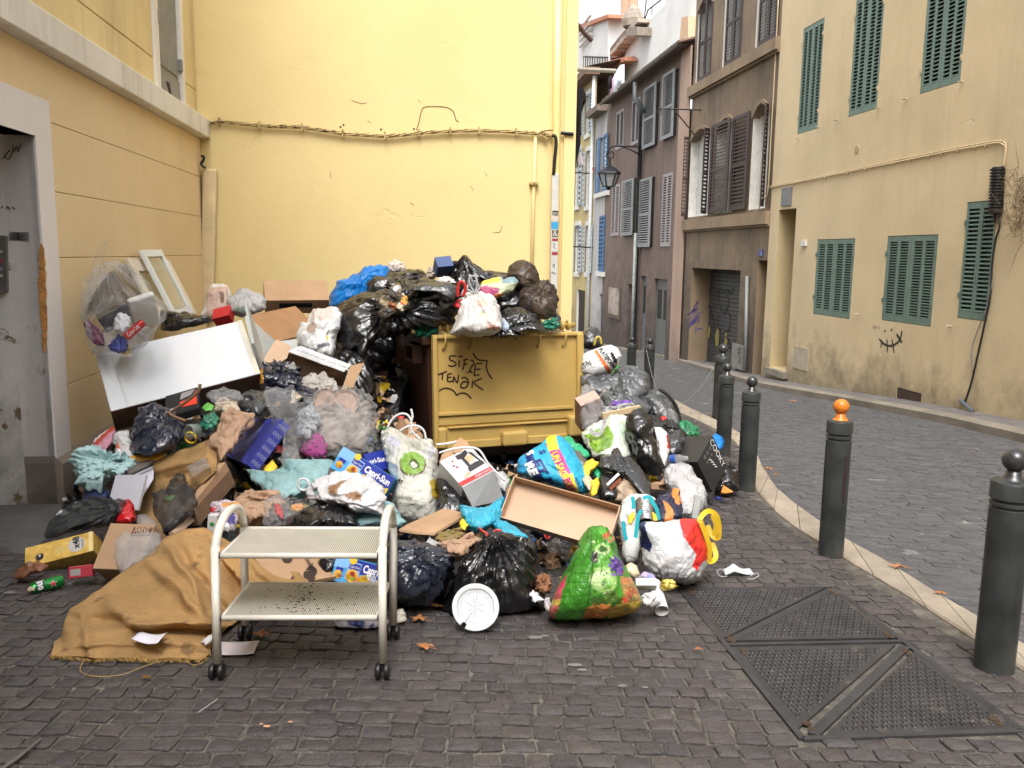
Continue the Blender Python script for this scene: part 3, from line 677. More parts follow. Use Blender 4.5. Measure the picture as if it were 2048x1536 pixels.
def PVt(o,ang):
 dirn=DU*math.cos(ang)-DV*math.sin(ang);nrm=DV*math.cos(ang)+DU*math.sin(ang)
 def pt(a,z,d):return o+dirn*a+nrm*d+DZ*z
 return pt
def leaf(q,side,ang,n_=16,single=True,w_=None):
 w_=w_ or(q[1]-q[0])/2*.98
 if side>0:o=B(q[1],VB,0);f_=PVt(o,ang)
 else:o=B(q[0],VB,0);f_=PVt(o,ang)
 return f_,w_
A=math.radians
lw=(W2[1]-W2[0])/2
for q in(T1,T2,T3):
 um=(q[0]+q[1])/2;wleaf=(q[1]-q[0])*.43
 for a,b in((q[0]+wleaf*2,q[0]+wleaf),(q[0]+wleaf-.01,q[0]+.005)):
  shutter(br,pbr,a,b,q[2]+.02,q[3]-.02,1,26,M_shb,False,d=-.02,mid=True)
def openleaf(q,side,ang,w_,single=True,n_=20):
 o=B(q[1]if side>0 else q[0],VB-.05,0);dr=1 if side>0 else-1
 dirn=(DU*math.cos(ang)*dr-DV*math.sin(ang));nrm=np.cross(DZ,dirn);nrm=nrm if nrm@DV>0 else-nrm
 def pt(a,z,d):return o+dirn*a+nrm*d+DZ*z
 shutter(br,pt,0.01,w_,q[2]+.03,q[3]-.12,1,n_,M_shb,single,d=-.02,mid=True)
openleaf(W1,1,A(82),.16,False);openleaf(W1,-1,A(45),.30,False)
for xa,xb,dd_ in((1425.5,1463,-.16),(1464,1496,-.10)):shutter(br,pbr,Wv(xa,424,VB)[0],Wv(xb,422,VB)[0],W2[2]+.03,W2[3]-.10,1,22,M_shb,True,d=dd_,mid=True)
openleaf(W3,-1,A(35),.30,False)
uG0,uG1=GR[0],GR[1];ub=Wv(1410,620,VB+1.2)[0]
mb=MB();gs=GR[3]-.0
M_roll=mat('roller_slats',(.06,.058,.055),rough=.55,metal=.4,var=.3,vscale=4)
n_=26;zb=ug(22,VR)-.3
for k in range(n_):
 z0=zb+(gs-zb)*k/n_;z1=zb+(gs-zb)*(k+1)/n_;m1=MB();m1.hexa([pbr(uG0,z0,.57),pbr(uG1,z0,.57),pbr(uG1,z0,.62),pbr(uG0,z0,.62),pbr(uG0,z1-.012,.59),pbr(uG1,z1-.012,.59),pbr(uG1,z1-.012,.62),pbr(uG0,z1-.012,.62)])
 m1.quad(pbr(uG0,z1-.012,.59),pbr(uG1,z1-.012,.59),pbr(uG1,z1,.61),pbr(uG0,z1,.61));obj('roller_slat',m1,M_roll,br)
g1=MB();g2=MB()
def c4(a,b):return(1120+a/3.657,300+b/3.657)
Vg=VB+.56
for st in([(1105,985),(1090,1050),(1085,1120),(1105,1200),(1120,1290),(1110,1400)],[(1110,1010),(1140,1040),(1165,1010),(1190,1040),(1220,1020),(1250,1050),(1265,1000)],[(1160,1040),(1160,1120),(1185,1190),(1215,1180),(1240,1220),(1235,1310),(1200,1330),(1190,1390)],[(1155,1190),(1145,1280),(1125,1360),(1120,1420)],[(1120,1420),(1150,1300),(1175,1360),(1170,1430)],[(1195,1430),(1210,1360),(1230,1400),(1240,1440),(1200,1440)],[(1215,1040),(1230,1120),(1205,1180)]):
 wstroke(g1,[c4(*p)for p in st],Vg,.05)
obj('spray_outline',g1,spray,br)
for cx,cy,r in((1150,1370,18),(1212,1395,15),(1090,1330,12)):
 u_,z_=Wv(*c4(cx,cy),Vg+.002);g2.prism([B(u_+r*.009*math.cos(t),Vg-.0,z_+r*.016*math.sin(t))for t in np.linspace(0,6.28,14)[:-1]],-DV*.002)
obj('spray_fill',g2,mat('dirty_yellow_spray',(.22,.19,.05),rough=.8,var=.4),br)
g1=MB();uR=uG1-.004
def rv(x,y):
 d=ray(x,y);t=uR/(d@DU);p=CAM+d*t;return p
for st in([(955,1200),(1010,1105),(960,1190),(1010,1150),(930,1210),(1005,1170),(935,1250),(1025,1185),(940,1280),(1020,1215),(930,1310),(1020,1240),(985,1310)],[(985,1345),(1000,1310),(1045,1305)]):
 ribbon(g1,[rv(*c4(*p))for p in st],.05,-DU)
obj('purple_scribble',g1,mat('purple_spray',(.10,.07,.22),rough=.7,var=.3),br)
mb=MB();block(mb,pbr,DB[0],DB[1],-3.2,DB[3],.48,.6);obj('door',mb,mat('near_black_door',(.015,.013,.012),rough=.6),br)
wbox(br,'meter_box',(1469,686),(1489,741),VB,-.06,.0,mat('grey_box',(.21,.20,.18),rough=.6,var=.2))
g1=MB()
for st in([(1474,700),(1482,697),(1476,706),(1484,704)],[(1474,715),(1478,708),(1480,720),(1484,712)],[(1475,728),(1479,722),(1483,728)]):wstroke(g1,st,VB-.061,.02)
obj('tag_scribble',g1,spray,br)
pl_=wbox(br,'number_plate',(1519.5,499),(1526.5,513),VB,-.03,.0,mat('blue_enamel',(.02,.06,.22),rough=.3))
u_,z_=Wv(1523,511,VB-.03);mb=MB();letter(mb,'6',B(u_+.03,VB-.034,z_),-DU,DZ,.1,center=False,wfit=.06);obj('numeral',mb,M_wht,pl_)
mb=MB();mb.tube([pbr(*Wv(1499,552,VB),-.06),pbr(*Wv(1495,742,VB),-.06)],.04,8);obj('drain_pipe',mb,mat('zinc_grey',(.25,.27,.27),rough=.5),br,smooth=True)
mb=MB();mb.tube(smooth_path([pbr(*Wv(x,y,VB),-.05)for x,y in((1561,0),(1555,120),(1547,260),(1540,380),(1531,400),(1517,430),(1525,448),(1532,450))],4),.014,6);obj('cable',mb,M_cab,br,smooth=True)
u_,z_=Wv(1402,220,VB);mb=MB();mb.tube([B(u_,VB,z_),B(u_+.0,VB-1.25,z_)],.022,6);mb.tube([B(u_,VB,z_-.75),B(u_,VB-.12,z_-.72),B(u_,VB-.75,z_-.05)],.02,6)
ring_=[B(u_,VB-1.2+.07*math.sin(t),z_-.1+.07*math.cos(t))for t in np.linspace(0,5.5,12)];mb.tube(ring_,.014,5)
obj('wall_bracket',mb,mat('dark_iron',(.035,.033,.03),rough=.6),br,smooth=False)
VM=VR+.0;pm=PV(VM);uM0=uB1+.012;uM1=Wv(1207,500,VM)[0]
print('mauve u',uM0,uM1)
M_mauve=stucco('mauve_render',(.175,.13,.108),(.225,.17,.142),stain=(.055,.046,.045),sz=(-3,2.5),bump=.4,streak=.5,stain_thr=.5)
M_mtrim=stucco('pink_strip',(.45,.32,.25),(.38,.27,.21),stain=(.15,.12,.1),sz=(-3,0),bump=.3,streak=.3)
M_shg=mat('grey_shutter_paint',(.25,.265,.265),rough=.6,var=.12);M_shp=mat('pinkish_shutter_paint',(.33,.30,.30),rough=.6,var=.12)
mv=thing('mauve_building','mauve rendered house with grey louvred shutters under a tiled eave','building',B(30,VM,ug(30,VM)))
zE=Wv(1368,100,VM)[1]
mwin=[((1240,222),(1232,299),(1247,296),M_shp),((1272,199),(1263,290),(1279,286),M_shp),((1300,176),(1290.5,297),(1315,292),M_shg),((1336,150),(1328,280),(1352,274),M_shg),((1229,371),(1222.5,472),(1237,471),M_shp),((1254,362),(1247,472),(1270,470),M_shg),((1284,361),(1280,494),(1305,494),M_shg),((1327,350),(1322,493),(1340,493),M_shp)]
mw=[win(a,b,c,VM)+[d]for a,b,c,d in mwin]
dd=[win((1252,567),(1252,700),(1262,700),VM),win((1277,551),(1277,702),(1288,702),VM),win((1303,556),(1303,708),(1329,708),VM)]
for q in dd:q[2]=-3.6
mb=MB();facade(mb,pm,uM0,uM1,-3.6,zE,[q[:4]+[.1]for q in mw]+[dd[0]+[.5],dd[1]+[.12],dd[2]+[.12]]);obj('wall',mb,[M_mauve,M_mauve],mv)
mb=MB();mb.quad(pm(uM1,-3.6,0),pm(uM1,-3.6,8),pm(uM1,zE,8),pm(uM1,zE,0));obj('side_wall',mb,M_mauve,mv)
for q in mw:
 um=(q[0]+q[1])/2
 mb=MB();block(mb,pm,q[0],q[1],q[2],q[3],.09,.3);obj('window_pane',mb,M_dark,mv)
 if q[4]is M_shp:
  for a,b in((q[1],um+.003),(um-.003,q[0])):shutter(mv,pm,a,b,q[2],q[3],1,26,q[4],False,d=-.03)
 else:shutter(mv,pm,q[1],q[0],q[2],q[3],1,26,q[4],False,d=-.14,mid=True)
mb=MB();block(mb,pm,dd[0][0],dd[0][1],-3.6,dd[0][3],.45,.6);obj('door',mb,M_dark,mv,label='dark open doorway')
for q,m_ in((dd[1],mat('grey_door_paint',(.13,.14,.15),rough=.6,var=.2)),(dd[2],mat('greygreen_door_paint',(.12,.125,.12),rough=.6,var=.2))):
 mb=MB();block(mb,pm,q[0],q[1],-3.6,q[3],.1,.16);dr=obj('door',mb,m_,mv)
 w_=q[1]-q[0];mb=MB();block(mb,pm,q[0]+w_*.12,q[0]+w_*.42,q[3]-1.3,q[3]-.35,.09,.099);block(mb,pm,q[0]+w_*.58,q[0]+w_*.88,q[3]-1.3,q[3]-.35,.09,.099);obj('door_pane',mb,M_dark,dr)
mb=MB();block(mb,pm,uM0,uM0+.9,-3.6,zE-.05,-.05,-.002);obj('corner_strip',mb,M_mtrim,mv)
u1_,z1_=Wv(1220,573,VM);u0_,z0_=Wv(1241,640,VM);mb=MB();block(mb,pm,u0_,u1_,z0_,z1_,-.06,0);pbd=obj('notice_board',mb,mat('board_frame',(.10,.08,.06),rough=.6),mv)
mb=MB();block(mb,pm,u0_+.1,u1_-.06,z1_-.5,z1_-.1,-.075,-.062);block(mb,pm,u0_+.15,u1_-.1,z0_+.15,z0_+1.2,-.073,-.061);obj('poster',mb,mat('faded_poster',(.30,.22,.18),rough=.6,var=.4,vscale=3,c2=(.42,.38,.34)),pbd)
M_tile=mat('old_roof_tile',(.16,.095,.065),rough=.85,var=.3,vscale=6,rnd=.25,c2=(.22,.17,.13));M_gut=mat('zinc_gutter',(.13,.13,.125),rough=.5,metal=.3,var=.2)
u_a,u_b=uM0-.0,Wv(1200,216,VM-.45)[0]
mb=MB();prof=[(.075*math.sin(t),-.075*math.cos(t))for t in np.linspace(-1.6,1.6,7)]
pts=[]
for u_ in(u_a,u_b):
 for a,b in prof:pts.append(B(u_,VM-.42+a,zE-.02+b))
mb.grid(pts,7,2);mb.grid([np.array(p)+np.array([0,0,.006])for p in pts],7,2);obj('gutter',mb,M_gut,mv,smooth=True)
mb=MB();mb.quad(B(u_a,VM-.36,zE-.02),B(u_b,VM-.36,zE-.02),B(u_b,VM+.1,zE+.02),B(u_a,VM+.1,zE+.02));mb.quad(B(u_a,VM-.36,zE+.0),B(u_b,VM-.36,zE+.0),B(u_b,VM+5,zE+1.2),B(u_a,VM+5,zE+1.2));obj('roof',mb,M_tile,mv)
nt_=int((u_b-u_a)/.2)
for k in range(nt_):
 m1=MB();u_=u_a+.1+k*.2;pr=[(.085*math.cos(t),.07*math.sin(t))for t in np.linspace(0,math.pi,6)];pts=[]
 for v_,dz in((VM-.42,.03),(VM+1.2,.45)):
  for a,b in pr:pts.append(B(u_+a,v_,zE+dz+b))
 m1.grid(pts,6,2);obj('roof_tile',m1,M_tile,mv,smooth=True)
mb=MB();u_,z_=Wv(1272,165,VM-.4);pp=[B(u_,VM-.42,z_),B(u_,VM-.42,z_-.5),B(u_-.3,VM-.2,z_-1.0),B(Wv(1283,215,VM)[0],VM-.14,z_-1.4)]
u2_,z2_=Wv(1283,225,VM-.14);pp=[pp[0],pp[1],pp[2]]+[B(u2_,VM-.14,z2_),B(u2_,VM-.14,-3.5)]
mb.tube(pp,.085,10);mb.lathe(B(u2_,VM-.14,z2_-.1),[(.09,0),(.15,.1),(.16,.35),(.08,.4)],12);obj('downpipe',mb,mat('downpipe_paint',(.105,.115,.12),rough=.5,var=.25,vscale=3),mv,smooth=True)
mb=MB();mb.tube([B(u2_+.02,VM-.15,ug(30,VM)+.1),B(u2_+.02,VM-.15,ug(30,VM)+4.2)],.1,10);obj('pipe_guard',mb,mat('pale_green_guard',(.28,.31,.28),rough=.6,var=.3,wear=(.5,.5,.5),wscale=6,wthr=.6),mv,smooth=True)
u_l,z_l=Wv(1283,292,VM-.14);lt=thing('street_lantern','black wrought iron street lantern hanging from a scrolled bracket on the mauve house','street lamp',B(u_l,VM-.3,z_l))
M_lan=mat('lantern_iron',(.012,.013,.016),rough=.4,metal=.4)
LV=VM-.14;Yl=B(u_l,LV,0)[1]
def la(x,y):return P(x,y,Yl-.0)
mb=MB();mb.tube(smooth_path([la(1283,293),la(1250,293),la(1228,292),la(1218,299),la(1213,310)],4),.035,6);mb.tube(smooth_path([la(1213,310),la(1216,316),la(1226,315),la(1227,306),la(1221,303),la(1219,308)],4),.025,6)
mb.tube([la(1281,310),la(1262,300),la(1244,293)],.025,6);mb.tube([la(1220,312),la(1220,327)],.025,6);obj('bracket',mb,M_lan,lt,smooth=True)
top=la(1219,326);bot=la(1219,377);H_=top[2]-bot[2];c=lambda h:np.array([top[0],top[1],top[2]-h*H_])
mb=MB();mb.lathe(c(0),[(.03,0),(.06,-.03*H_),(.07,-.12*H_),(.17,-.16*H_),(.40,-.36*H_),(.42,-.42*H_),(.36,-.43*H_)],6);obj('cap',mb,M_lan,lt)
mb=MB();mb.lathe(c(0),[(.35,-.43*H_),(.19,-.92*H_)],6);obj('glass',mb,mat('lantern_glass',(.5,.52,.52),rough=.25,alpha=.55),lt)
mb=MB()
for k in range(6):
 t=2*math.pi*k/6
 a=np.cross((0,0,1.0),(0,1.0,0));a=a/np.linalg.norm(a);b=np.cross((0,0,1.0),a);e=a*math.cos(t)+b*math.sin(t);mb.tube([c(.43)+e*.36,c(.92)+e*.20],.022,5)
mb.lathe(c(0),[(.2,-.90*H_),(.21,-.94*H_),(.08,-.97*H_),(.05,-1.04*H_),(0,-1.06*H_)],6);obj('cage',mb,M_lan,lt)
M_wst=stucco('white_render',(.50,.49,.47),(.40,.39,.375),stain=(.2,.19,.18),sz=(-3.5,1),bump=.3,streak=.3)
M_yst=stucco('far_yellow_render',(.56,.45,.22),(.48,.37,.18),stain=(.2,.16,.1),sz=(-3.5,1),bump=.3,streak=.25)
M_blu=mat('blue_shutter_paint',(.025,.12,.28),rough=.5,var=.2);M_shb2=mat('pale_blue_grey_paint',(.38,.43,.47),rough=.6,var=.12);M_wsur=mat('white_surround',(.66,.65,.60),rough=.7,var=.1)
wh=thing('white_house','narrow white house with bright blue shutters beyond the mauve house','building',B(38,VM,ug(38,VM)))
uW0=uM1+.01;uW1=Wv(1186,450,VM)[0];zW=Wv(1200,232,VM)[1]
wq=[win((1194,281),(1194,388),(1217,380),VM),win((1202,432),(1198,543),(1208,543),VM),win((1196,586),(1196,690),(1207,690),VM)];wq[2][2]=-4
print('white',uW0,uW1,[[round(a,2)for a in q]for q in wq])
mb=MB();facade(mb,pm,uW0,uW1,-4,zW,[q+[.12]for q in wq]);mb.quad(pm(uW1,-4,0),pm(uW1,-4,8),pm(uW1,zW,8),pm(uW1,zW,0));obj('wall',mb,[M_wst,M_wst],wh)
mb=MB();block(mb,pm,uW0,uW1,zW,zW+.25,-.45,.1);mb.quad(pm(uW0,zW+.25,-.45),pm(uW1,zW+.25,-.45),pm(uW1,zW+1.5,5),pm(uW0,zW+1.5,5));obj('roof',mb,M_tile,wh)
for q in wq[:2]:
 mb=MB();block(mb,pm,q[0],q[1],q[2],q[3],.11,.2);obj('window_pane',mb,M_wsur,wh)
q=wq[0];shutter(wh,pm,q[1],q[1]-(q[1]-q[0])*.36,q[2],q[3],1,12,M_blu,False,d=-.12);shutter(wh,pm,q[0]+(q[1]-q[0])*.3,q[0],q[2],q[3],1,12,M_blu,False,d=-.12)
q=wq[1];um=(q[0]+q[1])/2;shutter(wh,pm,q[1],um+.01,q[2],q[3],1,12,M_blu,False,d=-.05);shutter(wh,pm,um-.01,q[0],q[2],q[3],1,12,M_blu,False,d=-.05)
for q in wq[:2]:mb=MB();block(mb,pm,q[0]-.2,q[1]+.2,q[2]-.2,q[2]-.01,-.12,0);obj('sill',mb,M_wsur,wh)
q=wq[2];mb=MB();block(mb,pm,q[0],q[1],-4,q[3],.1,.2);obj('door',mb,mat('navy_door',(.01,.025,.09),rough=.5),wh)
ye=thing('far_yellow_house','yellow house with pale blue-grey shutters at the far end of the street','building',B(44,VM,ug(44,VM)))
uY0=uW1+.01;uY1=uY0+14;zY=Wv(1193,150,VM)[1]
cols_=[Wv(x,450,VM)[0]for x in(1183,1179.5,1171,1166,1158,1152)]
mb=MB();yh=[]
for(xt,yt,xb,yb)in((1176,400,1176,405),):pass
rows=[]
for(ya,yb_)in((305,412),(452,545),(195,268)):
 for(xa,xb)in((1171.5,1180),(1150,1159)):
  t=win((xa,ya),(xa,yb_),(xb,yb_),VM);rows.append(t)
dq=win((1152,578),(1152,668),(1168,668),VM);dq[2]=-4;yh=rows+[dq]
facade(mb,pm,uY0,uY1,-4,zY,[q+[.12]for q in yh]);obj('wall',mb,[M_yst,M_wsur],ye)
mb=MB();block(mb,pm,uY0-.1,uY1,zY,zY+.3,-.55,.1);mb.quad(pm(uY0-.1,zY+.3,-.55),pm(uY1,zY+.3,-.55),pm(uY1,zY+1.6,5),pm(uY0-.1,zY+1.6,5));obj('roof',mb,M_tile,ye)
for q in rows:
 mb=MB();block(mb,pm,q[0],q[1],q[2],q[3],.11,.2);obj('window_pane',mb,M_dark,ye)
 mb=MB();block(mb,pm,q[0]-.12,q[1]+.12,q[3]+.003,q[3]+.2,-.05,0);obj('lintel',mb,M_wsur,ye);mb=MB();block(mb,pm,q[0]-.12,q[1]+.12,q[2]-.2,q[2]-.003,-.08,0);obj('sill',mb,M_wsur,ye)
 w_=(q[1]-q[0])*.55
 shutter(ye,pm,q[1]+w_,q[1]+.02,q[2],q[3],1,10,M_shb2,False,d=-.1);shutter(ye,pm,q[0]-.02,q[0]-w_,q[2],q[3],1,10,M_shb2,False,d=-.1)
mb=MB();block(mb,pm,dq[0],dq[1],-4,dq[3],.1,.2);obj('door',mb,M_dark,ye)
mb=MB();u_=uY0+.15;mb.tube([pm(u_,zY,-.1),pm(u_,-3.5,-.1)],.08,8);obj('downpipe',mb,mat('white_pipe',(.6,.62,.62),rough=.5),ye,smooth=True)
for yy in(347,495):
 u_,z_=Wv(1186,yy,VM);mb=MB();mb.tube([B(u_,VM,z_),B(u_+.1,VM-1.6,z_+.05)],.03,5);obj('clothes_pole',mb,M_lan,ye)
for x,y in((1193,341),(1206,335)):
 p=P(x,y,B(38,VM-.5,0)[1]);mb=MB();mb.lathe(p,[(0,-.12),(.14,-.12),(.2,.12),(.16,.12),(0,.08)],10);obj('flower_pot',mb,mat('terracotta',(.35,.13,.07),rough=.8),label='terracotta flower pot on the blue-shuttered sill, '+('left one' if x<1200 else 'right one nearer the lantern'),cat='flower pot')
ce=thing('street_end_house','shadowed house closing the far end of the narrow street','building',B(60,3,ug(60,3)))
mb=MB();mb.box(58,66,-8,7,-5,6.5);obj('wall',mb,M_yst,ce)
M_wbr=stucco('sunlit_white_render',(.80,.79,.76),(.68,.67,.63),bump=.2);M_peach=mat('peach_render',(.62,.42,.27),rough=.85,var=.1)
gw=thing('white_gable_house','tall white gabled house rising behind the tiled eave','building',B(31,11,-3))
Vg_=VR+1.6;uA,zA=Wv(1375,200,Vg_)
def wp(x,y,V=Vg_):u_,z_=Wv(x,y,V);return B(u_,V,z_)
mb=MB();mb.prism([wp(1249,190),wp(1250,98),wp(1290,48),wp(1330,10),wp(1340,-40),wp(1395,-40),wp(1395,150)],DV*6);obj('wall',mb,M_wbr,gw)
mb=MB();mb.prism([wp(1358,92,Vg_-.3),wp(1363,35,Vg_-.3),wp(1376,32,Vg_-.3),wp(1376,88,Vg_-.3)],DV*.28);obj('parapet',mb,M_peach,gw)
mb=MB();mb.tube([wp(1288,44,Vg_-.05),wp(1296,20,Vg_-.05),wp(1328,-5,Vg_-.05)],.03,5);mb.tube([wp(1288,44,Vg_-.05),wp(1294,-12,Vg_-.05)],.025,5);mb.tube([wp(1304,30,Vg_-.05),wp(1304,12,Vg_-.05)],.02,5);obj('railing',mb,M_lan,gw)
Vr2=VR+1.0
rh=thing('tiled_roof_house','small house with a crumbling dark tiled roof edge between bright walls','building',B(38,9.5,0))
mb=MB();mb.prism([wp(1217,118,Vr2+.6),wp(1217,100,Vr2+.6),wp(1262,44,Vr2+.6),wp(1272,60,Vr2+.6),wp(1250,110,Vr2+.6)],DV*4);obj('roof',mb,M_tile,rh)
for k in range(7):
 t=k/6;x=1219+t*40;y=112-t*52;a=wp(x,y,Vr2+.1);mb=MB();mb.pbox(a,DU*-1.3,DV*.5,DZ*.14);obj('eave_tile',mb,mat('pale_eave_tile',(.5,.42,.36),rough=.8,rnd=.2),rh)
mb=MB();mb.prism([wp(1222,135,Vr2),wp(1250,121,Vr2),wp(1250,113,Vr2),wp(1196,128,Vr2),wp(1196,136,Vr2)],DV*.5);obj('ridge_tiles',mb,mat('orange_tile',(.50,.21,.12),rough=.8,var=.2),rh)
mb=MB();mb.prism([wp(1256,72,Vr2),wp(1257,52,Vr2),wp(1275,54,Vr2),wp(1274,70,Vr2)],DV*.8);mb.lathe(wp(1266,54,Vr2+.4),[(.45,0),(.5,.3),(.3,.7),(.1,.9)],8);obj('chimney',mb,mat('weathered_chimney',(.30,.25,.2),rough=.9,var=.3),rh)
dh=thing('hazy_hill_houses','pale sunlit houses with orange chimneys far above the street','building',B(60,9,0))
VD=VR+6
mb=MB();mb.prism([wp(1150,330,VD-4.5),wp(1150,62,VD-4.5),wp(1216,34,VD-4.5),wp(1216,330,VD-4.5)],DV*4);obj('wall',mb,M_wbr,dh)
mb=MB();mb.prism([wp(1216,190,VD),wp(1216,42,VD),wp(1240,42,VD),wp(1240,28,VD),wp(1282,28,VD),wp(1290,190,VD)],DV*5);obj('wall',mb,M_wbr,dh)
mb=MB();mb.prism([wp(1150,62,VD-4.7),wp(1150,52,VD-4.7),wp(1216,28,VD-4.7),wp(1216,35,VD-4.7)],DV*1);obj('roof',mb,mat('orange_tile',()),dh)
for x in(1251,1266):
 p=wp(x,28,VD+1);mb=MB();mb.lathe(p,[(.35,-.5),(.33,1.4),(.5,1.5),(.5,1.65),(0,1.7)],10);obj('chimney_pot',mb,mat('terracotta_pot',(.55,.3,.2),rough=.8),dh)
mb=MB()
for y0 in(60,72,84,96):mb.pbox(wp(1158,y0,VD-4.7),DU*-3,DV*.1,DZ*.1)
obj('shutter_line',mb,mat('faded_grey',(.5,.48,.45)),dh)
bl=thing('terrace_balcony','pale terrace wall with an iron balustrade above the far roofs','building',B(48,9,4))
Vb=VR+1.8;mb=MB();mb.prism([wp(1167,140,Vb),wp(1167,96,Vb),wp(1212,82,Vb),wp(1212,140,Vb)],DV*3);obj('wall',mb,mat('cream_boards',(.6,.55,.45),rough=.8,var=.1),bl)
mb=MB();a,b=wp(1167,113,Vb-.4),wp(1216,115,Vb-.4);mb.tube([a,b],.04,5)
for k in range(11):q=a+(b-a)*k/10;mb.tube([q,q-DZ*.9],.02,4)
obj('balustrade',mb,M_lan,bl)
Yw_=None
lp=thing('dark_laundry','black garment hanging on a rod off the corner of the yellow wall','laundry',P(1158,265,11.9))
M_blkc=mat('black_cloth',(.010,.010,.014),rough=.9,var=.3);
def cloth(name,outline,Y,m_,parent,th=.05,amp=.03,n=14):
 mb=MB();xs=[p[0]for p in outline];ys_=[p[1]for p in outline];c_=np.mean(outline,axis=0)
 fr_=[];
 for s_ in(-1,1):
  ring=[]
  for r in(1.0,.66,.33,0.0):
   for(x,y)in outline:
    px,py=c_[0]+(x-c_[0])*r,c_[1]+(y-c_[1])*r;ring.append(P(px,py,Y+s_*th*(1-r*r)+amp*math.sin(px*.9)*(1-.3*r)))
  k=len(mb.v);n_=len(outline);mb.v+=[tuple(q)for q in ring]
  for j in range(3):
   for i in range(n_):mb.f.append((k+j*n_+i,k+j*n_+(i+1)%n_,k+(j+1)*n_+(i+1)%n_,k+(j+1)*n_+i));mb.m.append(0)
 return obj(name,mb,m_,parent,smooth=True)
cloth('garment',[(1149,200),(1156,176),(1164,172),(1172,188),(1172,200),(1163,204),(1161,290),(1152,330),(1148,344),(1147,300)],11.9,M_blkc,lp)
mb=MB();_pe=P(1163,268,11.95);mb.tube([B(_pe@DU,.68,_pe[2]),_pe],.02,5);_pe=P(1163,180,11.92);mb.tube([B(_pe@DU,.68,_pe[2]+.02),_pe],.015,5);obj('clothes_rod',mb,M_lan,lp)
cloth('garment',[(1152,320),(1160,300),(1169,330),(1166,338),(1158,322),(1151,342)],12.1,mat('pale_pink_cloth',(.5,.45,.47),rough=.9),lp)
lp2=thing('balcony_laundry','white, pink and black washing hung above the tiled eave','laundry',P(1232,160,33))
cloth('sheet',[(1228,150),(1240,130),(1249,128),(1249,175),(1236,182),(1225,185)],33,mat('pale_blue_cloth',(.66,.72,.76),rough=.9),lp2,th=.15,amp=.1)
cloth('shirt',[(1219,152),(1224,150),(1224,176),(1215,178)],32.8,M_blkc,lp2,th=.1);cloth('shirt',[(1223,160),(1228,152),(1226,182),(1220,190)],32.9,mat('pink_cloth',(.55,.3,.42),rough=.9),lp2,th=.1)
mb=MB();_pe=P(1232,142,16.2);mb.tube([B(_pe@DU,.68,_pe[2]),_pe],.04,6);obj('wooden_pole',mb,mat('grey_wood',(.4,.38,.33),rough=.8),label='pale horizontal clothes pole sticking out high over the narrow street',cat='pole')
mb=MB();_pe=P(1184,82,14);mb.tube([B(_pe@DU,.68,_pe[2]+.55),P(1153,44,14),P(1168,66,14),_pe],.035,6);obj('awning_arm',mb,mat('rusty_arm',(.09,.05,.04),rough=.7),label='dark rusty metal arm jutting above the yellow corner against the sky',cat='bracket')
M_yel=stucco('yellow_render',(.82,.665,.335),(.75,.595,.285),bump=.28,crack=2.0,vs1=.45,stain=(.45,.33,.16),sz=(-2,.6),stain_thr=.9)
yw=thing('yellow_house','house with a blank bright yellow rendered wall behind the rubbish','building',B(UYW,-1,ug(UYW,-1)))
vY1=Wu(1142,500,UYW)[0];print('yellow right v',vY1,'U',UYW)
vlean=Wu(1155,2,UYW)[0]
mb=MB();mb.hexa([B(UYW,VL-3,-2),B(UYW,vY1,-2),B(UYW+6,vY1,-2),B(UYW+6,VL-3,-2),B(UYW,VL-3,9),B(UYW,vY1,9),B(UYW+6,vY1,9),B(UYW+6,VL-3,9)])
obj('wall',mb,M_yel,yw)
def wy(x,y,d=0.0):v_,z_=Wu(x,y,UYW-d);return B(UYW-d,v_,z_)
mb=MB();a,b=Wu(1127,300,UYW)[0],vY1
mb.hexa([B(UYW-.03,a,-2),B(UYW-.03,b+.02,-2),B(UYW-.002,b+.02,-2),B(UYW-.002,a,-2),B(UYW-.03,a,9),B(UYW-.03,b+.02,9),B(UYW-.002,b+.02,9),B(UYW-.002,a,9)]);obj('corner_pilaster',mb,M_yel,yw)
mb=MB();ribbon(mb,smooth_path([wy(x,y,.003)for x,y in((832,262),(838,245),(843,222),(850,214),(872,213),(894,215),(907,224),(912,240),(918,243))],4),.012,-DU);
for st in([(702,200),(722,207),(735,205)],[(836,200),(842,206)],[(942,371),(946,382)],[(970,345),(975,353)],[(660,343),(662,358)],[(985,465),(1000,464),(1004,450)],[(820,405),(828,410)],[(735,240),(742,247)]):
 ribbon(mb,smooth_path([wy(x,y,.003)for x,y in st],3),.006,-DU)
obj('cracks',mb,mat('crack_shadow',(.20,.14,.06),rough=.9),yw,kind='stuff')
mb=MB()
for x,y in((681,254),(687,250),(762,259),(828,258)):mb.lathe(wy(x,y,.0),[(0,.004),(.012,.003),(.013,0)],8,axis=-DU)
obj('nail_holes',mb,M_blk,yw)
cb=thing('wall_cable_bundle','twisted bundle of yellow-painted cables running across the yellow wall','cable',wy(760,268))
cpx=[(402,250),(420,246),(445,243),(480,247),(520,251),(560,253),(600,254),(640,260),(690,267),(730,270),(770,272),(810,269),(850,265),(900,262),(960,261),(1020,263),(1060,266),(1085,268),(1105,272)]
M_cy=mat('painted_cable',(.50,.37,.16),rough=.7,var=.3,vscale=25,wear=(.12,.08,.04),wscale=18,wthr=.52)
for k in range(4):
 pts=[];q=smooth_path([wy(x,y,.045)for x,y in cpx],8)
 for i,p in enumerate(q):t=i*.30+k*math.pi/2;pts.append(p+DZ*.015*math.sin(t)-DU*.013*math.cos(t))
 mb=MB();mb.tube(pts,.009,6);obj('cable_strand',mb,M_cy,cb,smooth=True)
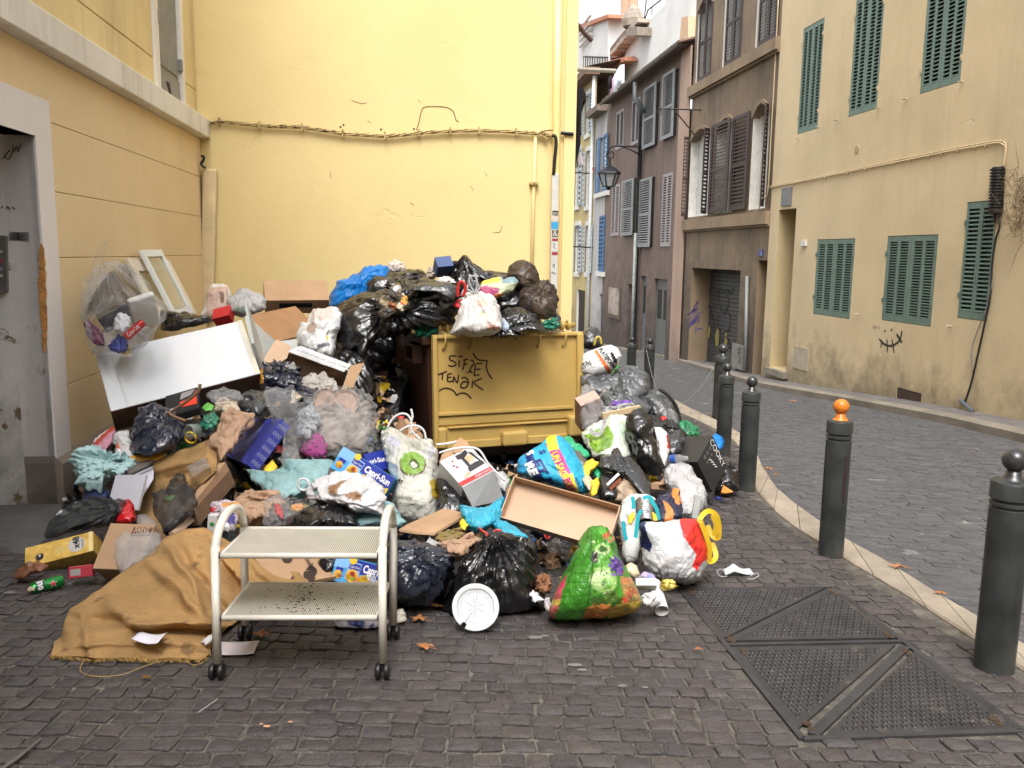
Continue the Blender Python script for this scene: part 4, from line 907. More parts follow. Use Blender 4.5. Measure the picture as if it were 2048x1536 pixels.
for x in(440,520,605,686,770,838,900,958,1032):
 y=np.interp(x,[c_[0]for c_ in cpx],[c_[1]for c_ in cpx]);p=wy(x,y,.0);mb=MB();mb.pbox(p-DZ*.05-DV*.008-DU*.07,DU*.07,DV*.016,DZ*.09);obj('cable_clip',mb,M_cy,cb)
mb=MB();mb.tube(smooth_path([wy(x,y,.06)for x,y in((1072,268),(1085,262),(1100,260),(1110,260))],4),.015,6);mb.tube(smooth_path([wy(x,y,.06)for x,y in((1070,266),(1080,271),(1092,276),(1093,284))],4),.012,6);obj('loose_end',mb,M_cy,cb)
mb=MB();mb.tube([wy(1071,274,.03),wy(1066,420,.03),wy(1062,650,.03)],.022,8);cdt=obj('thin_conduit',mb,M_yel,label='slim yellow-painted conduit pipe running down from the cable bundle',cat='pipe',smooth=True)
mb=MB();mb.pbox(wy(1060,369,.075),DV*.11,DU*.07,DZ*.03);ORG[cdt.name]=np.array(cdt.location);obj('pipe_bracket',mb,M_cy,cdt)
mb=MB();mb.tube([wy(1117,-30,.07),wy(1113.5,200,.07),wy(1110,600,.07),wy(1109,640,.07)],.046,12);obj('painted_downpipe',mb,mat('yellow_gloss',(.85,.70,.30),rough=.35,var=.08),label='yellow painted downpipe near the right corner of the yellow wall',cat='pipe',smooth=True)
mb=MB();mb.tube(smooth_path([wy(x,y,.14)for x,y in((1104,271),(1111,274),(1112,290),(1109,320),(1107,350))],4),.022,6);obj('black_wire',mb,M_blk,label='short black wire dropping from the cables into the pale conduit cover',cat='cable',smooth=True)
cc=thing('conduit_cover','pale grey conduit cover strip plastered with small stickers','conduit',wy(1109,560,.15))
mb=MB();a,b=wy(1104,347,.15),wy(1100,650,.15);mb.hexa([b,b+DV*.092,b+DV*.092+DU*.08,b+DU*.08,a,a+DV*.092,a+DV*.092+DU*.08,a+DU*.08]);o=obj('cover',mb,mat('pale_grey_pvc',(.60,.60,.56),rough=.5,var=.15,wear=(.4,.38,.34),wscale=12),cc);bevel(o,.01)
for y0,y1,m_ in((420,429,(.02,.02,.02)),(431,440,(.6,.55,.5)),(442,456,(.05,.35,.65)),(458,472,(.03,.03,.03)),(475,480,(.35,.05,.07)),(484,500,(.6,.6,.6)),(502,508,(.35,.04,.06))):
 f1=(y0-347)/303;f2=(y1-347)/303;p0=a+(b-a)*f1;p1=a+(b-a)*f2;off=-DU*.002;ins=.012 if y0!=442 else.0
 mb=MB();mb.quad(p0+off+DV*ins,p0+off+DV*(.088),p1+off+DV*(.088-ins*.3),p1+off+DV*ins);obj('sticker',mb,mat('sticker_%d'%y0,m_,rough=.4),cc)
mb=MB();p0=a+(b-a)*((470-347)/303);letter(mb,'&',p0-DU*.0035+DV*.02,DV,DZ,.075);p0=a+(b-a)*((428.5-347)/303);letter(mb,'BPM',p0-DU*.0035+DV*.02,DV,DZ,.035,wfit=.06);obj('sticker_print',mb,M_wht,cc)
mb=MB()
for st in([(1106,487),(1110,490),(1107,494),(1111,497)],[(1105,534),(1108,528),(1109,537)],[(1103,546),(1106,544),(1108,548),(1112,545)]):ribbon(mb,smooth_path([wy(x,y,.153)for x,y in st],3),.008,-DU)
obj('pen_marks',mb,spray,cc)
mb=MB();mb.tube([wy(1122,266,.05),wy(1147,268,.05)],.022,6);obj('iron_stub',mb,M_lan,label='short dark iron bar across the corner strip of the yellow wall',cat='bar')
bp_=MB();a,b=wy(417,338,.12),wy(413,640,.12);bp_.hexa([b-DV*.075,b+DV*.075,b+DV*.055+DU*.1,b-DV*.075+DU*.1,a-DV*.07,a+DV*.09,a+DV*.09+DU*.1,a-DV*.07+DU*.1])
o=obj('pipe_casing',bp_,mat('cream_casing',(.74,.60,.36),rough=.6,var=.15,wear=(.3,.2,.1),wscale=10,wthr=.66),label='cream boxed pipe casing in the inner corner beside the yellow wall',cat='pipe casing');bevel(o,.015)
mb=MB();mb.tube(smooth_path([wy(x,y,.14)for x,y in((402,312),(408,314),(406,322),(402,328),(408,334),(412,336))],4),.016,6);obj('wire_knot',mb,M_blk,label='black wire knot poking out above the cream pipe casing',cat='cable')
M_tan=stucco('tan_render',(.80,.63,.39),(.73,.57,.345),stain=(.20,.15,.10),sz=(-1.2,.62),bump=.3,stain_thr=.62,streak=.08)
M_tan2=stucco('tan_render_upper',(.76,.61,.32),(.60,.47,.24),stain=(.25,.2,.14),bump=.3,streak=.4)
M_gsur=stucco('grey_surround',(.80,.76,.75),(.72,.675,.66),stain=(.2,.18,.16),sz=(-1.2,.1),bump=.2,stain_thr=.75)
M_rev=stucco('peeling_reveal',(.76,.74,.73),(.62,.59,.56),stain=(.09,.075,.05),sz=(-.9,1.3),bump=.4,stain_thr=.50,damp=((.16,.105,.05),5.0,.60,.9))
M_ple=stucco('plinth_render',(.30,.24,.19),(.21,.165,.13),stain=(.06,.05,.04),sz=(-1,.2),bump=.5)
M_led=stucco('ledge_stone',(.80,.77,.71),(.68,.64,.58),stain=(.25,.2,.14),bump=.3,streak=.5)
lh=thing('left_house','tan rendered house with a pale doorway surround and a stone ledge','building',B(7,VL,ug(7,VL)))
def PL(a,z,d):return B(a,VL-d,z)
pl_u=lambda x,y:Wv(x,y,VL)
uD1=pl_u(72,273)[0];uD1b=pl_u(104,917)[0];zD=pl_u(72,273)[1];uS=pl_u(99,205)[0];zS=pl_u(99,205)[1];uSb=pl_u(134,900)[0]
print('left door',uD1,uD1b,zD,uS,uSb,zS)
uD=(uD1+uD1b)/2;uS=(uS+uSb)/2
zP1=pl_u(119,915)[1];zP2=pl_u(228,851)[1];print('plinth top',zP1,zP2)
jl=[]
for(x,y)in((250,299),(250,407.5),(250,513.5),(165,758)):jl.append(pl_u(x,y)[1])
zL0=pl_u(300,222)[1];zL1=pl_u(300,176)[1];ju=[pl_u(250,55)[1],pl_u(385,173)[1]]
print('joints',jl,'ledge',zL0,zL1,'upper',ju)
zPl=(zP1+zP2)/2;Z=sorted([zPl+.02]+jl+[zL0-.002]);uEnd=UYW-.004
for z0,z1 in zip(Z[:-1],Z[1:]):
 mb=MB();block(mb,PL,uS+.002,uEnd,z0+.002,z1-.002,0,.25);o=obj('render_band',mb,M_tan,lh);bevel(o,.004,1)
mb=MB();block(mb,PL,uS+.004,uEnd,zPl,zL0,.012,.2);obj('joint_backing',mb,mat('joint_dark',(.36,.26,.14),rough=.9),lh)
SW=[pl_u(366,215)[0],pl_u(323,159)[0]];uw0=pl_u(318,120)[0];uw1=pl_u(362,150)[0];zW0=pl_u(344,196)[1]
print('left window',uw0,uw1,zW0)
Zu=[zL1-.02,ju[0]if ju[0]>zL1+.3 else zL1+1.1];
zz=[zL1]+[z for z in sorted(ju)if z>zL1+.1]+[8.5];zz2=[zz[0]]
for a in zz[1:]:
 zz2.append(a)
ZB=sorted(set([zL1,zL1+(sorted(ju)[0]-zL1),sorted(ju)[1]if sorted(ju)[1]-sorted(ju)[0]>.2 else sorted(ju)[0]+1.0,8.5]))
for z0,z1 in zip(ZB[:-1],ZB[1:]):
 for a,b in((-6,uw0-.13),(uw1+.13,uEnd)):
  mb=MB();block(mb,PL,a,b,z0+.004,z1-.004,0.02,.25);o=obj('render_band',mb,M_tan2,lh);bevel(o,.005,1)
mb=MB();block(mb,PL,-6,uw0,zL1,8.5,.035,.3);block(mb,PL,uw1,uEnd,zL1,8.5,.035,.3);obj('joint_backing',mb,mat('joint_dark',()),lh)
mb=MB()
for a,b in((uw0-.13,uw0),(uw1,uw1+.13)):block(mb,PL,a,b,zL1+.0,8.5,-.012,.2)
obj('window_surround',mb,M_led,lh)
M_gshut=mat('grey_board_paint',(.235,.235,.22),rough=.6,var=.15,vscale=4)
mb=MB();block(mb,PL,uw0,uw1,zL1+.02,8.4,.03,.07);sh_=obj('shutter',mb,M_gshut,lh)
wv_=uw1-uw0
for k in range(9):
 a=uw0+wv_*(.06+k*.1);mb=MB();block(mb,PL,a,a+wv_*.085,zL1+.32,8.3,.018,.031);obj('board',mb,M_gshut,sh_)
mb=MB();block(mb,PL,uw0+.02,uw1-.02,zL1+.03,zL1+.27,.012,.031);obj('bottom_rail',mb,M_gshut,sh_)
for a,z in((uw0+.01,zL1+.75),(uw1-.01,zL1+.45)):
 mb=MB();block(mb,PL,a-.03,a+.03,z-.06,z+.06,-.02,.03);obj('hinge',mb,M_gshut,sh_)
mb=MB();p=PL(uw0+.1,zL1+.1,-.05)
for k in range(4):mb.tube([p+DU*(.03*k-.04)+DZ*.04,p+DU*.01*k-DZ*(.08+.03*(k%2))-DV*-.02],.009,5)
obj('rusty_latch',mb,mat('rust_iron',(.06,.035,.025),rough=.8),lh)
mb=MB();block(mb,PL,-6,uEnd+.0,zL0,zL1-.002,-.12,.2);o=obj('ledge',mb,M_led,lh);bevel(o,.008,1)
mb=MB();block(mb,PL,uD,uS,zPl-.02,zS,-.014,.2);block(mb,PL,-6,uS,zD,zS,-.0145,.19);obj('door_surround',mb,M_gsur,lh)
mb=MB();block(mb,PL,-6,uS,zS+.004,zL0-.003,0,.25);obj('lintel_render',mb,M_tan,lh)
zStep=pl_u(104,1015)[1];print('step z',zStep,'ground',ug(uD,VL))
mb=MB();block(mb,PL,uD+.0,uD+.3,-1.2,zD,-.0,1.6);obj('door_reveal',mb,M_rev,lh)
mb=MB();block(mb,PL,1,uD,zStep,zD,1.3,1.5);obj('door_leaf',mb,mat('dark_door',(.03,.025,.02),rough=.6),lh)
mb=MB();block(mb,PL,1,uD-.001,zD,zD+.2,.0,1.5);obj('lintel_soffit',mb,M_gsur,lh)
mb=MB();block(mb,PL,1.0,uD-.003,-1.5,zStep,-.22,1.5);o=obj('door_step',mb,mat('step_concrete',(.10,.095,.09),rough=.8,var=.3,vscale=3,bump=.5,bscale=25,wear=(.13,.12,.11),wscale=6,wthr=.6),lh);bevel(o,.015)
mb=MB();
for a,b in((uD,uS),(uS,uEnd)):
 pts=[PL(a,-1.6,-.05),PL(a,-1.6,.2),PL(a,zPl+.03,.2),PL(a,zPl+.03,-.0),PL(a,zPl-.03,-.05)]
 mb.prism(pts,DU*(b-a))
obj('plinth',mb,M_ple,lh)
mb=MB();rs=np.random.RandomState(11)
ya,yb=487,705;L1=[];L2=[]
for k in range(23):
 t=k/22;y=ya+(yb-ya)*t;w_=16*math.sin(math.pi*min(1,t*1.0))**.5*(1-.45*t)+3
 xc=84+7*t;L1.append((xc-w_*.6+rs.uniform(-2,2),y));L2.append((xc+w_*.4+rs.uniform(-1.5,1.5),y))
def rev(x,y):
 d=ray(x,y);t=(uD-.006)/(d@DU);return CAM+d*t
def onl(x,y):
 d=ray(x,y);u_,z_=Wv(x,y,VL+.018);
 if u_>uD:return B(u_,VL+.018,z_)
 return rev(x,y)
pts=[]
for a,b in zip(L1,L2):
 for s_ in np.linspace(0,1,7):q=onl(a[0]+(b[0]-a[0])*s_,a[1]);pts.append(q)
mb.grid(pts,7,23);obj('peeled_plaster',mb,mat('ochre_undercoat',(.52,.25,.07),rough=.9,var=.4,vscale=16,wear=(.18,.09,.03),wscale=20,wthr=.62,bump=.6,bscale=60),lh)
mb=MB()
for st in([(5,318),(14,306),(20,300),(10,312),(18,318),(26,300),(24,290)],[(28,305),(33,292),(36,303),(42,286)],[(2,417),(6,412)],[(12,418),(15,413),(20,419)],[(24,413),(30,419)]):
 ribbon(mb,smooth_path([rev(x,y)for x,y in st],4),.007,-DU)
for k in range(7):ribbon(mb,[rev(18,464+k*2.6),rev(36,466+k*2.2),rev(58,465+k*3)],.007,-DU)
obj('pen_scribble',mb,spray,lh,kind='stuff')
mb=MB();q=[rev(-12,470),rev(16,472),rev(18,582),rev(-12,596)];mb.prism(q,-DU*.03);ic=obj('intercom_panel',mb,mat('worn_steel',(.16,.15,.14),rough=.5,metal=.3,var=.3,wear=(.08,.05,.03),wscale=12),lh)
for y,c_ in((500,(.5,.48,.46)),(519,(.4,.05,.06)),(535,(.3,.35,.45)),(548,(.55,.52,.45))):
 mb=MB();mb.quad(rev(1,y)-DU*.034,rev(10,y)-DU*.034,rev(10.5,y+6)-DU*.034,rev(1,y+6)-DU*.034);obj('name_label',mb,mat('nl%d'%y,c_),ic)
mb=MB();mb.quad(PL(-6,-1.5,.3),PL(-6,-1.5,8),PL(-6,8.5,8),PL(-6,8.5,.3));obj('side_wall',mb,M_tan2,lh)
rbh=thing('light_blocking_house','unseen rendered house added behind the viewer to cut fill light','building',B(-9.5,2,0))
mb=MB();mb.box(-16,-9.5,-9,16,-1,9);obj('wall',mb,M_beige2,rbh)  # unseen block added behind the camera to cut frontal fill and deepen contrast
M_bol=mat('bollard_steel',(.060,.066,.066),rough=.38,metal=.4,var=.45,vscale=5,bump=.15,bscale=40,wear=(.11,.08,.06),wscale=5,wthr=.60)
def bollard(px,Y,H_,r,lab,orange=False,rust=False):
 X=P(px,1000,Y)[0];b=np.array([X,Y,gz(Y)]);t=thing('bollard',lab,'bollard',b,'steel bollards with ball tops along the kerb')
 s_=H_/.97;R_=r
 mb=MB();mb.lathe(b,[(R_,-.15),(R_*.995,.02),(R_*.99,.69*s_),(R_*1.0,.695*s_),(R_*.86,.70*s_),(R_*.86,.706*s_),(R_*1.0,.71*s_),(R_*1.0,.722*s_),(R_*.87,.727*s_),(R_*.87,.732*s_),(R_*1.03,.738*s_),(R_*1.03,.80*s_),(R_*.98,.808*s_),(R_*.6,.815*s_),(0,.816*s_)],32)
 post=obj('post',mb,M_bol,t,auto=35)
 mb=MB();prof=[(R_*.62,.814*s_),(R_*.40,.83*s_),(R_*.36,.85*s_)];br_=R_*.62
 c0=.85*s_+br_*.93
 prof+=[(br_*math.sin(a),c0-br_*math.cos(a))for a in np.linspace(.5,math.pi,14)]
 mb.lathe(b,prof,24);obj('ball_top',mb,mat('orange_ball',(.72,.20,.02),rough=.35,var=.1,wear=(.08,.05,.06),wscale=4.2,wthr=.60)if orange else mat('ball_steel',(.07,.072,.075),rough=.28,metal=.5,var=.3,vscale=12,wear=(.15,.12,.1),wscale=14,wthr=.66),t,smooth=True)
 if rust:
  mb=MB();
  pts=[]
  for k in range(9):
   for a in np.linspace(-.16,.12,4):th=-math.pi/2+.35+a*(1-.35*abs(k-4)/4)+.02*math.sin(k*2);pts.append(b+np.array([math.cos(th)*(R_+.001),math.sin(th)*(R_+.001),.33*s_+k*.036]))
  mb.grid(pts,4,9);obj('rust_streak',mb,mat('deep_rust',(.030,.013,.010),rough=.8,var=.4),post)
 return b,H_
bollard(1669,5.05,1.0,.074,'steel bollard with an orange painted ball top, nearest but one',True,True)
bollard(2022,3.42,.97,.079,'nearest steel bollard at the right edge of the photo, grey ball top')
bollard(1491,6.90,.98,.074,'grey steel bollard right beside the black cardboard box')
b4=bollard(1441,8.5,.98,.076,'grey steel bollard behind the black box, with the blue bag at its foot')
b5=bollard(1431,11.6,1.0,.105,'dark bollard mostly hidden behind another, chain hanging from it')
b6=bollard(1288,16.6,.97,.10,'far bollard with a sticker, chain hanging down its side')
b7=bollard(1253,18.3,.97,.10,'farthest dark bollard just left of the downpipe')
def chain(a,b,sag,label,m_):
 n=70;t=thing('chain',label,'chain',a);pts=[a+(b-a)*k/n-DZ*sag*4*(k/n)*(1-k/n)for k in range(n+1)];mb=MB()
 for k in range(n):
  p,q=pts[k],pts[k+1];d=(q-p);L_=np.linalg.norm(d);d/=L_;s_=np.cross(d,(0,0,1.0)if k%2 else(0,1.0,.3));s_/=np.linalg.norm(s_);c_=(p+q)/2
  ring=[c_+d*L_*.62*math.cos(a_)+s_*L_*.36*math.sin(a_)for a_ in np.linspace(0,2*math.pi,9)[:-1]];mb.tube(ring,L_*.13,5,close=True)
 obj('links',mb,m_,t,kind='stuff',smooth=True)
M_ch=mat('galvanised_chain',(.30,.31,.31),rough=.4,metal=.6)
chain(P(1425,738,11.5),P(1345,812,11.2),.12,'galvanised chain sagging from the hidden bollard over the road edge',M_ch)
chain(P(1293,700,16.5),P(1312,775,15.5),.05,'galvanised chain hanging down beside the far bollard',M_ch)
def Dp(y):return float(np.interp(y,[560,600,700,800,900,1000,1100,1260],[8.2,8.0,7.4,6.7,6.0,5.3,4.7,4.0]))
DISH={}
_P0=P
def corr(y):
 a=math.tan(math.atan((y-768)/F)+PITCH)-.058;b=(y-508)/F-.058
 return 1.0 if y<700 else min(1,max(.9,b/a))
def P(x,y,Y):return _P0(x,y,Y*corr(y))
def blob(name,label,cat,out,Y,th,m_,n=None,cr=.05,fold=0.0,knot=None,nf=14,seed=0,lean=None,gam=.85,paint=None,group=None,parent=None,crf=6.0,base=None,soft=0.0,kink=0.0,back=1.0):
 """a filled bag or crumpled thing: traced outline, inflated to a real thickness, then creased"""
 out=np.array(out,float);cx,cy=out.mean(0)if base is None else base
 x0,y0=out.min(0);x1,y1=out.max(0);wpx,hpx=x1-x0,y1-y0
 if n is None:n=int(min(44,max(9,max(wpx,hpx)/3.1)))
 if lean is None:lean=.5*(Dp(y0)-Dp(y1))/max(1,hpx)
 q=np.vstack([out,out[:1]]);pts=[]
 for a,b in zip(q[:-1],q[1:]):
  for t in np.linspace(0,1,10,endpoint=False):pts.append(a+(b-a)*t)
 pts=np.array(pts);rel=pts-(cx,cy);ang=np.arctan2(rel[:,1],rel[:,0]);rad=np.hypot(rel[:,0],rel[:,1])
 bins=180;R=np.zeros(bins)
 for a,r in zip(((ang+math.pi)/(2*math.pi)*bins).astype(int)%bins,rad):R[a]=max(R[a],r)
 idx=np.where(R>0)[0];R=np.interp(np.arange(bins),np.r_[idx-bins,idx,idx+bins],np.r_[R[idx],R[idx],R[idx]])
 R=(np.roll(R,1)+2*R+np.roll(R,-1))/4
 V=[];Fc=[];key={}
 lin=np.tan(np.linspace(-math.pi/4,math.pi/4,n+1))
 def vid(p):
  k=(round(p[0],5),round(p[1],5),round(p[2],5))
  if k not in key:key[k]=len(V);V.append(p)
  return key[k]
 for ax in range(3):
  for s_ in(-1,1):
   ids=np.zeros((n+1,n+1),int)
   for i in range(n+1):
    for j in range(n+1):
     p=[0,0,0];p[ax]=s_;p[(ax+1)%3]=lin[i];p[(ax+2)%3]=lin[j];ids[i,j]=vid(tuple(p))
   for i in range(n):
    for j in range(n):
     f=(ids[i,j],ids[i+1,j],ids[i+1,j+1],ids[i,j+1]);Fc.append(f if s_>0 else f[::-1])
 S=np.array(V);S/=np.linalg.norm(S,axis=1)[:,None]
 rho=np.hypot(S[:,0],S[:,1]);a=np.arctan2(S[:,1],S[:,0]);Ra=np.interp((a+math.pi)/(2*math.pi)*bins,np.arange(bins+1),np.r_[R,R[0]])
 g=np.clip(rho,0,1)**gam
 px=cx+np.cos(a)*Ra*g;py=cy+np.sin(a)*Ra*g
 dz=np.sign(S[:,2])*np.abs(S[:,2])**.75
 Yv=Y+lean*(y1-py)-lean*hpx*.5+th*np.where(dz>0,dz*back,dz)
 Yv=Yv*np.array([corr(t)for t in py]);cr=cr*.85;fold=fold*1.0
 d=fw[None]+rt[None]*((px-1024)/F)[:,None]-up[None]*((py-768)/F)[:,None]
 W=CAM+d*(Yv/d[:,1])[:,None]
 sc_=max(wpx,hpx)*Y/F
 Cn=CAM+ray(cx,cy)*(Y/ray(cx,cy)[1]);N=np.stack([S[:,0],S[:,2]*1.0,-S[:,1]],1);N/=np.linalg.norm(N,axis=1)[:,None]
 disp=np.zeros(len(W));fr=1.0/sc_
 loc=(W-Cn)
 _q=np.random.RandomState(seed+77);ad=np.array([_q.randn()*.7,.3*_q.randn(),1.0])if knot is None else(P(knot[0],knot[1],Y)-Cn+1e-6);ad=ad/np.linalg.norm(ad);l2=loc-np.outer(loc@ad,ad)*.68
 disp+=cr*1.15*sc_*crumple(l2*fr*crf*.42,1.0,seed+1,8,.6)
 disp+=cr*.55*sc_*crumple(loc*fr*crf*.75,1.0,seed+2,7,.5)
 disp+=soft*sc_*vnoise(loc*fr*2.2+seed)
 if fold:
  kx,ky=knot if knot else(cx,y0)
  K=P(kx,ky,Y);v=(px-kx,py-ky);aa=np.arctan2(v[1],v[0]);rr=np.hypot(*v)/max(wpx,hpx)
  wv=vnoise(np.stack([loc[:,0]*fr*3+seed,loc[:,1]*fr*3,loc[:,2]*fr*3],1))
  disp+=fold*sc_*(tri(aa*nf/6.283*(1)+wv*.55)+.5*tri(aa*nf*2.3/6.283+wv*.8))*np.exp(-rr*1.8)*np.minimum(1,rr*5)
 W=W+N*disp[:,None]
 gzv=np.array([gz(y)for y in W[:,1]])+.016
 W[:,2]=np.maximum(W[:,2],gzv)
 mb=MB();mb.v=W.tolist();mb.f=Fc;mb.m=[0]*len(Fc)
 o=obj(name,mb,m_,parent,label=label if parent is None else label,cat=cat if parent is None else None,group=group,auto=44,loc=None)
 if paint is not None:
  me=o.data;ca=me.color_attributes.new('print','FLOAT_COLOR','POINT');colr=np.ones((len(W),4));colr[:,:3]=paint[0]
  front=S[:,2]<.35
  for poly,c_ in paint[1]:
   c_=srgb(c_)if isinstance(c_,str)else c_
   pp=np.array(poly,float);ins=np.zeros(len(px),bool);nn=len(pp)
   for i in range(nn):
    xa,ya=pp[i];xb,yb=pp[(i+1)%nn];cnd=((ya>py)!=(yb>py))&(px<(xb-xa)*(py-ya)/(yb-ya+1e-9)+xa);ins^=cnd
   colr[ins&front,:3]=c_
  ca.data.foreach_set('color',colr.ravel())
 DISH[o.name]=W
 return o
def ell(cx,cy,rx,ry=None,n=16,rot=0):
 ry=ry or rx;r=[]
 for k in range(n):
  t=2*math.pi*k/n;a,b=rx*math.cos(t),ry*math.sin(t);r.append((cx+a*math.cos(rot)-b*math.sin(rot),cy+a*math.sin(rot)+b*math.cos(rot)))
 return r
def bvh_of(o):
 me=o.data;org=np.array(ORG[o.name]);v=[Vector(np.array(x.co)+org)for x in me.vertices];return BVHTree.FromPolygons(v,[tuple(p.vertices)for p in me.polygons])
def stick(o,bvh,x,y,off=.003):
 d=ray(x,y);d=d/np.linalg.norm(d);h=bvh.ray_cast(Vector(CAM),Vector(d))
 if h[0]is None:return None
 nrm=h[1];
 if nrm.dot(Vector(d))>0:nrm=-nrm
 return np.array(h[0])+np.array(nrm)*off-d*off*.6
def sticktext(parent,s,o,ex,ey,h,m_,name='lettering',bold=.0,wfit=None,off=.003,curve=None):
 """letters lying on a creased surface; positions in photo pixels, then fixed to the thing itself"""
 bvh=bvh_of(parent);v,f=text_pts(s,bold)
 if not len(v):return
 ex=np.array(ex,float);ex/=np.linalg.norm(ex);ey=np.array(ey,float);ey/=np.linalg.norm(ey);sx=(wfit/v[:,0].max())if wfit else h
 bm=bmesh.new();bv=[bm.verts.new((a*sx,b*h,0))for a,b in v]
 for q in f:
  try:bm.faces.new([bv[i]for i in q])
  except ValueError:pass
 for _ in range(2):
  es=[e for e in bm.edges if e.calc_length()>4.0]
  if es:bmesh.ops.subdivide_edges(bm,edges=es,cuts=1);bmesh.ops.triangulate(bm,faces=bm.faces)
 bm.verts.index_update();pos=[];ok=[]
 last=None
 for q in bm.verts:
  p=np.array(o)+ex*q.co.x+ey*q.co.y;w_=stick(parent,bvh,p[0],p[1],off);ok.append(w_ is not None);last=w_ if w_ is not None else last;pos.append(w_ if w_ is not None else(last if last is not None else P(p[0],p[1],5)))
 mb=MB();mb.v=[tuple(p)for p in pos];mb.f=[tuple(q.index for q in fc.verts)for fc in bm.faces if all(ok[q.index]for q in fc.verts)];mb.m=[0]*len(mb.f);bm.free()
 if mb.f:return obj(name,mb,m_,parent)
def stickpoly(parent,poly,m_,name='print',step=2.0,off=.003):
 bvh=bvh_of(parent);pp=np.array(poly,float);x0,y0=pp.min(0);x1,y1=pp.max(0);xs=np.arange(x0,x1+step,step);ys_=np.arange(y0,y1+step,step);idx={};mb=MB()
 def vid(i,j):
  if(i,j)not in idx:
   w_=stick(parent,bvh,xs[i],ys_[j],off)
   if w_ is None:idx[(i,j)]=None
   else:idx[(i,j)]=len(mb.v);mb.v.append(tuple(w_))
  return idx[(i,j)]
 for i in range(len(xs)-1):
  for j in range(len(ys_)-1):
   if pt_in(poly,xs[i]+step/2,ys_[j]+step/2):
    q=[vid(i,j),vid(i+1,j),vid(i+1,j+1),vid(i,j+1)]
    if None not in q:mb.f.append(tuple(q));mb.m.append(0)
 if mb.f:return obj(name,mb,m_,parent)
def stickline(parent,pts,w_,m_,name='pen_line',off=.004):
 bvh=bvh_of(parent);q=smooth_path([np.array(p,float)for p in pts],5);W=[]
 for p in q:
  h=stick(parent,bvh,p[0],p[1],off)
  if h is not None:W.append(h)
 if len(W)>1:
  mb=MB();ribbon(mb,W,w_,-ray(*pts[0]));return obj(name,mb,m_,parent)
class Face:
 def __init__(s,o,a,b,n):s.o,s.a,s.b=o,a,b;s.n=n/np.linalg.norm(n);s.W=np.linalg.norm(a);s.H=np.linalg.norm(b)
 def p(s,u,v,off=.0015):return s.o+s.a*u+s.b*v+s.n*off
 def poly(s,parent,pts,m_,name='print',off=.0015):
  mb=MB();mb.add([s.p(u,v,off)for u,v in pts],[tuple(range(len(pts)))]);return obj(name,mb,m_,parent)
 def rect(s,parent,u0,u1,v0,v1,m_,name='print',off=.0015):return s.poly(parent,[(u0,v0),(u1,v0),(u1,v1),(u0,v1)],m_,name,off)
 def disc(s,parent,u,v,r,m_,name='print',off=.0018,n=20,ry=1.0):return s.poly(parent,[(u+r/s.W*math.cos(t),v+ry*r/s.H*math.sin(t))for t in np.linspace(0,2*math.pi,n+1)[:-1]],m_,name,off)
 def text(s,parent,t,u,v,h,m_,wfit=None,rot=0,bold=0.0,off=.003,name='lettering'):
  a=s.a/s.W;b=s.b/s.H;c_,s_=math.cos(rot),math.sin(rot);mb=MB();letter(mb,t,s.p(u,v,0),a*c_+b*s_,b*c_-a*s_,h,off=s.n*off,bold=bold,wfit=wfit);return obj(name,mb,m_,parent)if mb.v else None
 def stroke(s,parent,pts,w_,m_,name='pen_line',off=.0025,k=4):
  mb=MB();ribbon(mb,smooth_path([s.p(u,v,off)for u,v in pts],k),w_,s.n);return obj(name,mb,m_,parent)
def orth2(c0,Y0,c1,Y1,c2,guess,span=1.2):
 """depth of c2 so that c0-c1 and c0-c2 meet squarely"""
 p0,p1=P(*c0,Y0),P(*c1,Y1);best=None
 for t in np.linspace(-span,span,241):
  Y2=guess+t;p2=P(*c2,Y2);c_=abs((p1-p0)@(p2-p0))/np.linalg.norm(p1-p0)/np.linalg.norm(p2-p0)+abs(t)*.12
  if best is None or c_<best[0]:best=(c_,p2)
 p2=best[1];a=p1-p0;b=p2-p0;b=b-a*(a@b)/(a@a)*.7
 return p0,a,b
def slab(name,c0,Y0,c1,Y1,c2,guess,T,m_,parent=None,label=None,cat=None,group=None,span=1.2,bev=None,flip=False):
 """board: corner c0, edges to c1 and c2, thickness T away from the viewer; returns object and its near face"""
 p0,a,b=orth2(c0,Y0,c1,Y1,c2,guess,span);n=np.cross(a,b);n/=np.linalg.norm(n)
 if n@(p0-CAM)>0:n=-n
 mb=MB();mb.pbox(p0-n*T,a,b,n*T);o=obj(name,mb,m_,parent,label=label,cat=cat,group=group)
 if bev:bevel(o,bev,2)
 return o,Face(p0,a,b,n)
def box3(c0,Y0,cs,dY,it=400):
 """three edges of a square-cornered box from photo corners: depths solved so the edges meet at right angles"""
 y=np.array([Y0+d for d in dY],float);g=y.copy()
 def cost(y):
  p0=P(*c0,Y0);e=[P(*c,yy)-p0 for c,yy in zip(cs,y)];e=[q/np.linalg.norm(q)for q in e]
  return(e[0]@e[1])**2+(e[0]@e[2])**2+(e[1]@e[2])**2+.01*((y-g)**2).sum()
 st=.2;best=cost(y);rs=np.random.RandomState(0)
 for k in range(it):
  q=y+rs.randn(3)*st;c_=cost(q)
  if c_<best:best,y=c_,q
  else:st=max(.005,st*.985)
 p0=P(*c0,Y0);return p0,[P(*c,yy)-p0 for c,yy in zip(cs,y)]
